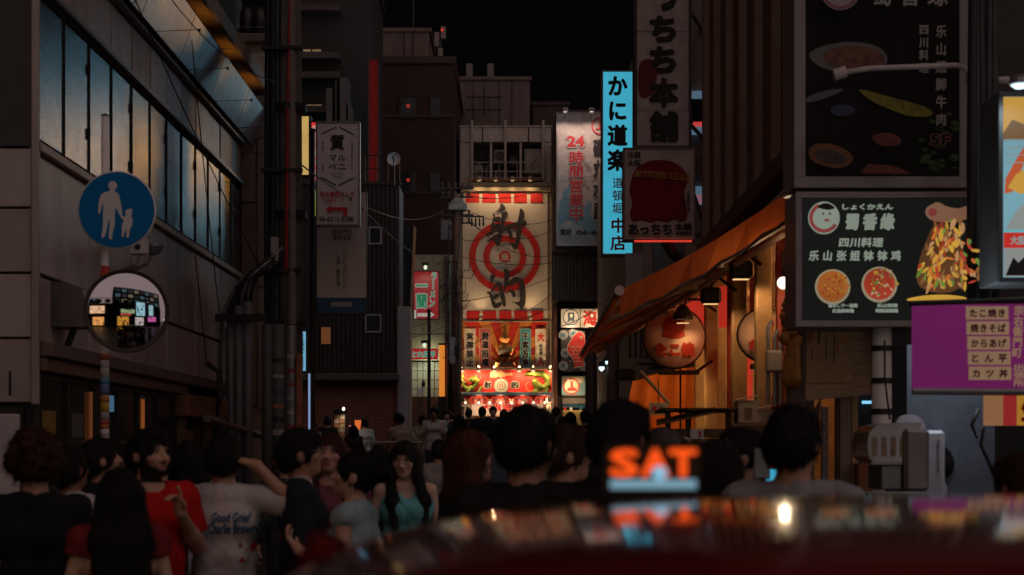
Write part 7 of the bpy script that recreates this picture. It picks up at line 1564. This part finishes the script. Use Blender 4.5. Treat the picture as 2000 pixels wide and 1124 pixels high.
for i, (px, py, d, yw, hr, hcol, sc_, lab) in enumerate(far):
    r, so, *_ = A(px, py, d, yw, lab, hair=(hr, hcol), shirt=(sc_, .6 if i % 3 else 1.7), pants=[(.03, .03, .04), (.08, .07, .06), (.04, .05, .08)][i % 3], skin=tan if i % 2 else brown, female=hr == 'bob', res=.024, long_sleeve=i % 3 == 0)
    if 'number' in lab: shirt_print(r, so, '23', -.08, 1.18, .08, 1.3, SIGNW, bold=.05)
r, so, *_ = A(1143, 803, 28.5, 8, 'man in a black t-shirt with a white line of text on his back', hair=('short', BK), shirt=((.015, .014, .015), .6), skin=tan, res=.018); shirt_print(r, so, 'DOTONBORI', -.11, 1.27, .11, 1.305, SIGNW, bold=.03)
A(922, 848, 7.9, -60, 'woman with wavy reddish brown hair in a dark collar looking right', hair=('bob', RB), shirt=((.02, .02, .03), 1.5), long_sleeve=True, skin=(.42, .24, .17), female=True, head=(-20, 0), arms=('phone', 'down'), res=.01)
A(1030, 803, 5.7, -8, 'tall man with thick black hair seen close from behind in a dark top', hair=('short', BK), shirt=((.022, .018, .02), .6), skin=tan, head=(-24, 0), res=.0095)
A(1106, 838, 7.2, -62, 'brown haired man in a pale open collar beside the tall close head', hair=('short', BR), shirt=((.40, .38, .40), .7), skin=tan, head=(-14, -2), res=.01)
A(1212, 794, 5.6, -14, 'large dark head seen from behind the glowing SAT sign', hair=('short', BK), shirt=((.02, .016, .018), .6), skin=(.3, .16, .1), head=(-26, 0), res=.01)
A(1293, 843, 9.2, -45, 'small person with a grey cap-like crop right of the SAT head', hair=('short', (.08, .06, .055)), shirt=((.10, .06, .06), .6), skin=tan)
A(1446, 845, 7.6, -84, 'young man in profile with dark hair and a white shirt collar looking right', hair=('short', BK), shirt=((.42, .39, .38), .7), skin=(.46, .28, .21), head=(0, 2), res=.009)
A(1404, 868, 6.6, -25, 'dark haired woman in black in front of the profile man', hair=('bob', (.022, .014, .012)), shirt=((.03, .025, .028), 1.2), female=True, skin=tan, head=(-20, 0), res=.011)
A(1549, 803, 5.9, -16, 'man in a light grey t-shirt seen close from behind on the right', hair=('short', BK), shirt=((.30, .29, .31), .7), skin=tan, head=(-16, 0), res=.0095)
A(1822, 876, 11.2, 70, 'stall worker in profile behind the snack machine', hair=('short', BK), shirt=((.30, .30, .34), .7), skin=tan, head=(0, -8), res=.012)
A(1990, 898, 6.2, 30, 'brown haired person cut by the right edge of the view', hair=('short', BR), shirt=((.10, .05, .05), .6), skin=tan, res=.012)
def bag(px, py, d, w, h, col, lab):
    q = W(px, py, d); t = thing('shoulder_bag', lab, 'bag', (q.x, d, q.z)); S = SDF([q.x - w, d - .2, q.z - .05], [q.x + w, d + .2, q.z + h + .1], .016); S.ell((q.x, d, q.z + h * .45), (w * .5, .08, h * .5), None, 0).cone((q.x - w * .3, d, q.z + h * .2), (q.x + w * .3, d, q.z + h * .2), .09, .09, .06).wave(.006, 30, 20, 25, 1); V, Q = S.mesh(); link_mesh('bag_body', mesh_from(V - np.array(wl(t)), Q, cloth(col), True), t); MB().tube([(q.x - w * .3, d, q.z + h * .85), (q.x - w * .1, d, q.z + h * 1.5), (q.x + w * .1, d, q.z + h * 1.5), (q.x + w * .3, d, q.z + h * .85)], .012, 6).build('strap', cloth(col), t)
bag(879, 945, 34.5, .34, .34, (.30, .16, .08), 'tan shoulder bag hanging beside the slim man in the white t-shirt')
def phone(p, col, lab, emis, rz=0, tilt=60):
    t = thing('phone', lab, 'phone', p); m = MB().box(p.x - .036, p.y - .004, p.z - .07, p.x + .036, p.y + .004, p.z + .07, .006); m.build('case', BLACK, t); MB().box(p.x - .032, p.y - .0055, p.z - .064, p.x + .032, p.y - .0045, p.z + .064).build('screen', emis, t); t.rotation_euler = (0, 0, R(rz))
phone(W(1507, 939, 9.5), 0, 'glowing blue phone screen held up beside the grey shirt', E('screen_blue', (.05, .40, .60), .9)); phone(W(975, 925, 7.3), 0, 'dark patterned phone held up by the woman with reddish hair', M('phone_blue', (.06, .08, .13), var=.8, scale=60)); phone(W(1488, 905, 7.4), 0, 'grey tablet edge held up behind the grey shirt', M('tablet_grey', (.26, .28, .28), rough=.4))

mid = [(655, 868, 14, 12, 'short', BK, (.03, .03, .04), 'dark haired figure in navy right behind the checked shirt woman'), (742, 872, 15.5, -30, 'bob', BK, (.05, .02, .02), 'dark bobbed woman in maroon between the bun and the woman in glasses'), (858, 862, 16, 10, 'short', BK, (.28, .24, .22), 'man in a stone grey top walking away right of the glasses woman'), (985, 846, 13, -20, 'short', BR, (.06, .04, .04), 'brown haired figure between the reddish hair and the tall close head'), (1072, 836, 17, 8, 'bob', BK, (.22, .16, .13), 'small bobbed woman in tan past the tall close head'), (1150, 838, 15, -12, 'short', BK, (.025, .02, .025), 'dark figure left of the SAT head'), (1335, 858, 13.5, 160, 'short', BK, (.12, .09, .08), 'man facing the camera right of the SAT sign below the stall'), (1372, 866, 12, -50, 'bob', BR, (.08, .05, .05), 'brown bobbed woman before the timber stall boards'), (560, 880, 12.5, 30, 'short', BK, (.03, .03, .03), 'dark crown just left of the man in glasses'), (318, 880, 11.5, 0, 'short', BK, (.05, .05, .06), 'dark crown between the bearded man and the grey t-shirt')]
for i, (px, py, d, yw, hr, hcol, sc_, lab) in enumerate(mid):
    A(px, py, d, yw, lab, hair=(hr, hcol), shirt=(sc_, .6 if i % 2 else 1.7), long_sleeve=i % 2 == 0, skin=tan, female=hr == 'bob', res=.015)

# ------------------------------------------------------------------ crates, bicycles, menu stand and lamp in the street
def crates():
    g = 'white crates on the handcart'; c = thing('handcart', 'low dark handcart loaded with white crates in the middle of the street', 'cart', (W(765, 0, 24).x, 24, gz(24)))
    x = W(765, 0, 24).x; y = 24; z = gz(24); MB().box(x - .5, y - .6, z + .55, x + .35, y + 1.6, z + .6, .01).build('deck', DARKMETAL, c); MB().tube([(x - .5, y + 1.6, z + .6), (x - .5, y + 1.6, z + 1.3), (x + .35, y + 1.6, z + 1.3), (x + .35, y + 1.6, z + .6)], .018).build('handle', STEEL, c)
    for sx in (-.42, .27):
        for sy in (-.4, 1.3): MB().lathe((x + sx, y + sy, z + .1), [(.02, -.03), (.10, -.03), (.10, .03), (.02, .03)], 14, 'x').tube([(x + sx, y + sy, z + .1), (x + sx, y + sy, z + .55)], .02).build('wheel', BLACK, c)
    for i in range(5):
        yy = y - .55 + i * .42; t = thing('crate', ['nearest', 'second', 'middle', 'fourth', 'farthest'][i] + ' white plastic crate in the row on the handcart', 'crate', (x - .08, yy + .18, z + .6), g); q = MB().box(x - .42, yy, z + .605, x + .28, yy + .38, z + .93, .015); q.build('tub', M('crate_white', (.40, .36, .36), rough=.5, dirt=.3), t); m = MB()
        for k in range(4): m.box(x - .36 + k * .16, yy - .008, z + .66, x - .26 + k * .16, yy - .001, z + .86, .003)
        m.build('ribbing', M('crate_rib', (.26, .23, .23)), t); MB().box(x - .44, yy - .012, z + .9, x + .30, yy + .392, z + .945, .008).build('rim', M('crate_white', (.40, .36, .36)), t)
crates()
def bicycle(x, y, rz, lab):
    t = thing('bicycle', lab, 'bicycle', (x, y, gz(y)), 'bicycles parked in the street'); WLOC[t.name] = Vector((0, 0, 0)); t.rotation_euler = (0, 0, R(rz))
    for wx in (-.52, .52):
        w = MB(); w.tube([(wx + .32 * math.cos(a * math.pi / 12), 0, .34 + .32 * math.sin(a * math.pi / 12)) for a in range(25)], .018, 6, cap=False); o = w.build('wheel', BLACK, t)
        s = MB()
        for a in range(10): s.tube([(wx, 0, .34), (wx + .31 * math.cos(a * .628), 0, .34 + .31 * math.sin(a * .628))], .003, 4)
        s.build('spoke', STEEL, o)
    MB().tube([(-.52, 0, .34), (-.1, 0, .32), (-.22, 0, .78), (-.52, 0, .34)], .015).tube([(-.1, 0, .32), (.38, 0, .72), (-.2, 0, .70)], .017).tube([(.52, 0, .34), (.38, 0, .80), (.35, 0, .98)], .015).build('frame', M('bike_frame', (.05, .05, .06), rough=.3), t)
    MB().tube([(.25, -.27, 1.0), (.37, -.2, 1.0), (.36, 0, .98), (.37, .2, 1.0), (.25, .27, 1.0)], .012).build('handlebar', STEEL, t); MB().box(-.36, -.07, .80, -.1, .07, .86, .025).build('saddle', BLACK, t); MB().box(.45, -.17, .72, .78, .17, .96, .01).build('basket', DARKMETAL, t); MB().lathe((-.1, 0, .32), [(.02, -.04), (.09, -.03), (.09, .03), (.02, .04)], 14, 'y').build('crank', STEEL, t)
for i, (px, d, rz) in enumerate(((800, 21, 70), (830, 22.5, 80), (862, 20.5, 95), (735, 20, 60))): bicycle(W(px, 0, d).x, d, rz, ['dark bicycle parked just right of the handcart', 'second dark bicycle right of the handcart', 'dark bicycle farthest right in the parked row', 'dark bicycle parked left of the handcart'][i])
def menu_stand():
    d = 37.5; p = W(663, 0, d); t = thing('menu_stand', 'upright board covered with small yellow menu pictures before the brick wall', 'menu board', (p.x, d, gz(d)))
    MB().box(p.x - .14, d, gz(d), p.x + .14, d + .05, W(0, 800, d).z, .01).build('board', BLACK, t)
    for i in range(6):
        for j in range(2): MB().box(p.x - .12 + j * .125, d - .006, W(0, 812 + i * 9, d).z - .07, p.x - .01 + j * .125, d - .001, W(0, 812 + i * 9, d).z + .02).build('menu_picture', M('menu_pic_%d' % ((i + j) % 3), [(.35, .25, .1), (.4, .3, .2), (.3, .12, .06)][(i + j) % 3], var=.8, scale=40), t)
    q = W(671, 800, d - .2); l = thing('clip_lamp', 'tiny white clip lamp above the menu board', 'lamp', q); MB().lathe(q, [(.01, -.03), (.035, 0), (.02, .05)], 10).build('bulb', E('bulb_white', (1, .85, .6), 2.2), l); MB().tube([q + Vector((0, 0, .04)), q + Vector((0, .2, -.1))], .01).build('stem', BLACK, l); spot('light', q + Vector((0, 0, -.06)), q + Vector((.1, .3, -1)), 6, (1, .8, .6), l, 120)
    q = W(699, 830, 37); c = thing('lit_cup', 'small glowing orange paper cup lamp beside the person in white', 'lamp', q); MB().lathe(q, [(.05, -.1), (.075, .09), (.07, .1)], 12).build('shade', E('cup_orange', (.7, .14, .03), .9), c); MB().tube([q + Vector((0, 0, -.1)), (q.x, q.y, gz(37))], .02).build('stem', BLACK, c)
    for i, (x0, y0, x1, y1) in enumerate(((682, 832, 698, 845),)): a = W(x0, y0, 36); b = W(x1, y1, 36); n = thing('neon_scribble', 'small pink neon curve beside the glowing cup', 'neon', b); MB().tube([a, a.lerp(b, .5) + Vector((0, 0, .05)), b], .012).build('tube', E('neon_pink', (.8, .2, .25), 1), n)
menu_stand()

# ------------------------------------------------------------------ the taxi in front of the camera
def car():
    t = thing('taxi', 'dark red taxi standing right in front, its glossy roof mirroring the signs', 'taxi', (.75, 2.15, 0)); paint = M('car_paint', (.20, .010, .009), rough=.16, var=.15, spec=.7, metal=.0); p = paint.node_tree.nodes['Principled BSDF']; p.inputs['Coat Weight'].default_value = 1; p.inputs['Coat Roughness'].default_value = .06
    cx, cy = .82, 2.15
    def loft(rows, name, mat, parent=t, close=True):
        n = len(rows[0]); vs = [v for r in rows for v in r]; fs = [(j * n + i, j * n + i + 1, (j + 1) * n + i + 1, (j + 1) * n + i) for j in range(len(rows) - 1) for i in range(n - 1)]; return MB().add(vs, fs).build(name, mat, parent, True)
    rows = []      # roof skin: crowned both ways, dropping off at its rim
    for j in range(33):
        v = j / 32 * 2 - 1; y = cy + v * .80; row = []
        for i in range(61):
            u = i / 60 * 2 - 1; x = cx + u * 1.22; e = max(abs(u), 0) ** 7 * .16 + abs(u) ** 2.2 * .025; row.append((x, y, 1.541 - .060 * (v * .80) ** 2 * 1.0 - (abs(v) ** 12) * .10 - e))
        rows.append(row)
    loft(rows[::-1], 'roof', paint)
    zs = [(.28, .82), (.55, .90), (.80, .90), (.95, .84), (1.02, .78)]; body = MB()
    prof = [(-2.1, .35), (-2.15, .70), (-2.0, .86), (-1.35, .95), (1.5, .95), (2.1, .90), (2.25, .65), (2.2, .35)]; vs = []
    for sgn, yw in ((-1, .84), (-1, .88), (1, .88), (1, .84)): vs += [(cx + x, cy + sgn * yw * (1 if z < .8 else .97), z) for x, z in prof]
    n = 8; fs = [(k * n + i, k * n + (i + 1) % n, (k + 1) * n + (i + 1) % n, (k + 1) * n + i) for k in range(3) for i in range(n)] + [tuple(range(n)), tuple(range(31, 23, -1))]; body.add(vs, fs).build('body', paint, t)
    gl = M('car_glass', (.01, .01, .012), rough=.03, spec=.9)
    for sgn in (-1, 1):
        a = [(cx - 1.45, cy + sgn * .82, .95), (cx + 1.6, cy + sgn * .82, .95), (cx + 1.15, cy + sgn * .76, 1.43), (cx - 1.1, cy + sgn * .76, 1.43)]; MB().add(a, [(0, 1, 2, 3)]).build('side_window', gl, t)
        for x in (-1.35, -.1, 1.3): MB().tube([(cx + x, cy + sgn * .815, .95), (cx + x * .84, cy + sgn * .765, 1.45)], .035, 6).build('pillar', paint, t)
        MB().box(cx - .75, cy + sgn * .90 - .01, .80, cx - .58, cy + sgn * .90 + .01, .83, .005).build('door_handle', STEEL, t)
    for x0, x1 in ((-1.62, -1.12), (1.75, 1.17)): MB().add([(cx + x0, cy - .78, .95), (cx + x0, cy + .78, .95), (cx + x1, cy + .72, 1.44), (cx + x1, cy - .72, 1.44)], [(0, 1, 2, 3)]).build('windscreen' if x0 < 0 else 'rear_window', gl, t)
    for x in (-1.4, 1.4):
        for y in (-.80, .80):
            w = MB().lathe((cx + x, cy + y, .32), [(.20, -.10), (.30, -.10), (.32, -.06), (.32, .06), (.30, .10), (.20, .10)], 28, 'y').build('wheel', M('tyre', (.02, .02, .02), rough=.9), t); MB().lathe((cx + x, cy + y, .32), [(.02, -.09), (.20, -.08), (.20, .08), (.02, .09)], 20, 'y').build('rim', STEEL, w)
    for y in (-.6, .6): MB().box(cx - 2.17, cy + y - .15, .62, cx - 2.08, cy + y + .15, .76, .02).build('headlight', M('lamp_glass', (.4, .4, .4), rough=.1), t); MB().box(cx + 2.16, cy + y - .15, .66, cx + 2.26, cy + y + .15, .82, .02).build('tail_light', M('tail_red', (.3, .01, .01), rough=.15), t)
    # roof display: SAT in glowing orange over a pale blue bar
    d = 2.36; s = Board('roof_display', 'small taxi roof display with glowing orange SAT over a pale blue bar', 'sign', (1178, 866, 1368, 962), d, M('display_black', (.012, .012, .012), rough=.4), BLACK, depth=.05, rim=.0)
    og = E('sat_orange', (.92, .085, .008), 1.15, var=0); bb = E('sat_blue', (.20, .37, .46), .9, var=0); f = dict(latin=True, bold=.035)
    s.text('S', 1190, 877, 1246, 932, og, **f); s.text('A', 1250, 877, 1306, 932, og, **f); s.text('T', 1304, 877, 1358, 932, og, **f); s.rect(1190, 937, 1356, 954, bb, 'blue_bar'); s.disc(1285, 924, 14, E('sat_pale_blue', (.24, .50, .66), 1.0, var=0), 'round_lamp')
    k = thing('parking_tag', 'small pale plastic tag lying on the near right corner of the taxi roof', 'tag', W(1978, 1085, 1.62)); q = W(1978, 1085, 1.62); MB().box(q.x - .025, q.y - .01, q.z - .012, q.x + .03, q.y + .04, q.z + .02, .004).build('body', M('tag_pale', (.36, .42, .44), rough=.5), k)
car()

# ------------------------------------------------------------------ shops across the crossing, behind the camera: the mirror and the paint show them
def opposite():
    y = -9.0
    b = thing('opposite_row', 'row of lit shops across the crossing, visible in the street mirror', 'building', (0, y, 0)); MB().box(-14, y - 6, 0, 18, y, 7.6).build('wall', DKWALL, b)
    MB().box(-1.5, y - 8, 7.6, 18, y - .4, 14).build('upper_block', M('back_upper', (.12, .11, .105)), b)
    for r in range(3): 
        for i in range(8): MB().box(-.8 + i * 2.3, y - .41, 8.2 + r * 2, .9 + i * 2.3, y - .39, 9.4 + r * 2).build('window', E('upper_window_%d' % ((r * 3 + i) % 4), [(.04, .04, .05), (.25, .2, .13), (.03, .03, .03), (.08, .14, .17)][(r * 3 + i) % 4], .8), b)
    for i in range(8): MB().box(-13.8 + i * 3.45, y, 0, -13.6 + i * 3.45, y + .15, 9.4).build('pier', CONC, b)
    for i in range(4): MB().box(-14, y, 3.3 + i * 2, 14, y + .2, 3.42 + i * 2).build('string_course', CONC, b)
    for i in range(9):
        for r in range(3): MB().box(-13.0 + i * 2.95, y + .002, 3.8 + r * 2, -11.2 + i * 2.95, y + .02, 5.0 + r * 2).build('window', SHOPGLASS, b)
    for nm, lab, x0, x1, z0, z1, col, s_ in (('white_sign_tower', 'tall pale cyan light sign across the crossing, widest of the two', 6.4, 9.8, 3.7, 8.6, (.40, .72, .78), 1.0), ('slim_tower_sign', 'slim pale cyan light sign across the crossing', 11.6, 13.6, 3.9, 8.0, (.45, .72, .76), 1.0), ('green_red_sign', 'green sign over a red band across the crossing', 1.0, 5.8, 4.4, 5.7, (.42, .58, .30), .9), ('red_band_sign', 'red band sign under the green one across the crossing', 1.0, 4.4, 3.6, 4.3, (.7, .10, .06), .9), ('yellow_shop', 'yellow lit shop opening across the crossing', -.1, 3.6, .3, 3.2, (.8, .36, .05), 1.1), ('white_shop', 'white lit shop opening across the crossing', 6.0, 9.2, .3, 3.1, (.75, .62, .58), 1.1), ('pink_sign', 'pink lit sign across the crossing', 11.2, 15, 1.6, 3.4, (.8, .16, .45), 1.0), ('orange_shop', 'orange lit shop opening across the crossing', -8, -4.4, .4, 3.0, (1, .42, .12), 1.3), ('amber_sign', 'long amber sign above the orange shop across the crossing', -9, -4.2, 4.2, 6.6, (1, .60, .34), 1.2)):
        t = thing(nm, lab, 'shop' if 'shop' in nm else 'sign', ((x0 + x1) / 2, y + .3, z0)); MB().box(x0, y + .3, z0, x1, y + .34, z1, .01).build('lit_face', E(nm, col, s_, var=.3), t); MB().box(x0 - .06, y + .1, z0 - .06, x1 + .06, y + .295, z1 + .06).build('case', DARKMETAL, t)
        rr = random.Random(nm); w_, h_ = x1 - x0, z1 - z0
        for k in range(9): a_, c_ = x0 + rr.uniform(.03, .8) * w_, z0 + rr.uniform(.05, .8) * h_; MB().box(a_, y + .345 + k * .003, c_, a_ + rr.uniform(.05, .18) * w_, y + .352 + k * .003, c_ + rr.uniform(.05, .18) * h_).build('display_patch', M('display_%d' % rr.randrange(5), [(.05, .05, .06), (.5, .06, .05), (.6, .55, .5), (.1, .2, .3), (.02, .02, .02)][rr.randrange(5)]), t)
        if 'shop' in nm:
            for k in range(4): MB().box(x0 + .3 + k * (x1 - x0) / 4, y + .5, 0, x0 + .36 + k * (x1 - x0) / 4, y + .6, z1).build('door_post', BLACK, t)
def added_back_towers():  # unseen blocks added to cover the flat grey glow in the mirror
    for i, (x0, x1, h) in enumerate(((-22, -9, 15), (-7, 3, 11), (5, 13, 17), (15, 26, 13))):
        y = -30.0; t = thing('added_back_tower', ['added broad dark office block far behind the crossing', 'added lowest dark block far behind the crossing', 'added tallest dark block far behind the crossing', 'added dark block at the far end behind the crossing'][i], 'building', ((x0 + x1) / 2, y, 0)); MB().box(x0, y - 6, 0, x1, y, h).build('wall', M('back_wall_%d' % i, (.16 + .05 * (i % 2), .14, .13)), t)
        for r in range(int(h / 3)): MB().box(x0 + .5, y + .01, 2.0 + r * 3, x1 - .5, y + .04, 3.3 + r * 3).build('window', E('back_window_%d' % ((r + i) % 3), [(.5, .38, .2), (.12, .2, .25), (.03, .03, .03)][(r + i) % 3], .5, var=.6), t)
added_back_towers()
opposite()
back = [(-1.2, -3.5, 'short', (.03, .03, .03)), (.9, -4.5, 'bob', (.2, .03, .03)), (-2.6, -5.5, 'short', (.3, .3, .32)), (2.4, -6, 'short', (.05, .05, .07)), (-4.2, -2.5, 'bob', (.4, .36, .34)), (3.6, -3.2, 'long', (.03, .025, .03))]
for i, (x, y, hr, c) in enumerate(back):
    r, *_ = A(1000, 880, 10 + i, 20 * i, ['person in black waiting behind the camera', 'woman in red waiting behind the camera', 'person in grey waiting behind the camera', 'person in navy waiting behind the camera', 'woman in pale grey behind the camera', 'long haired woman in black behind the camera'][i], hair=(hr, BK), shirt=(c, .6), female=hr != 'short', res=.026); r.location = (x, y, 0); r.scale = (1, 1, 1)

# ------------------------------------------------------------------ overhead cables
def cables():
    g = 'overhead cables strung across the street'
    ORD = 'first second third fourth fifth sixth seventh eighth ninth tenth eleventh twelfth thirteenth fourteenth'.split()
    def cab(a, b, sag, r=.010, lab='thin black overhead cable sagging between pole and house fronts'):
        a, b = Vector(a), Vector(b); n = 14; pts = [a.lerp(b, i / n) + Vector((0, 0, -sag * 4 * (i / n) * (1 - i / n))) for i in range(n + 1)]; m = MB().tube(pts, r, 5); o = m.build('overhead_cable', CABLE, None, True); tag(o, lab, 'cable', g)
    L = W(893, 0, 59)
    for i, (x0, y0, d0, x1, y1, d1, s) in enumerate(((868, 385, 59, 1080, 430, 68, .5), (868, 400, 59, 1080, 450, 68, .7), (925, 386, 59, 1072, 365, 68, .2), (880, 455, 59, 985, 420, 66, .6), (800, 640, 45, 900, 600, 59, .1), (800, 660, 44, 905, 610, 59, .15), (560, 300, 23, 890, 390, 59, .8), (900, 590, 59, 1210, 480, 60, .3), (890, 640, 59, 1080, 600, 68, .2), (700, 400, 30.2, 880, 520, 58, .3), (865, 700, 58, 1215, 460, 60, .4), (896, 500, 59, 1090, 512, 62, .2), (905, 420, 59, 1075, 500, 68, .5), (1080, 640, 62, 1215, 560, 33, .2))): cab(W(x0, y0, d0), W(x1, y1, d1), s, .012, ORD[i] + ' black overhead cable of the bundle strung between the line pole and the house fronts')
    for i, (p, q, s) in enumerate((((-3.9, 16.2, 6.6), (-3.05, 22.9, 3.4), .15), ((-3.6, 19, 6.2), (-3.9, 22.6, 3.3), .1), ((-3.55, 17.5, 6.3), (-3.0, 22.9, 6.6), .25), ((-3.75, 24.4, 6.1), (-3.1, 22.95, 6.2), .12), ((-3.75, 24.3, 5.9), (-3.1, 22.95, 5.9), .12), ((-3.9, 20.8, 4.0), (-3.85, 21.3, 2.7), .0))): cab(p, q, s, .007, ORD[i] + ' thin cable hanging down the left corner building towards the utility pole')
cables()
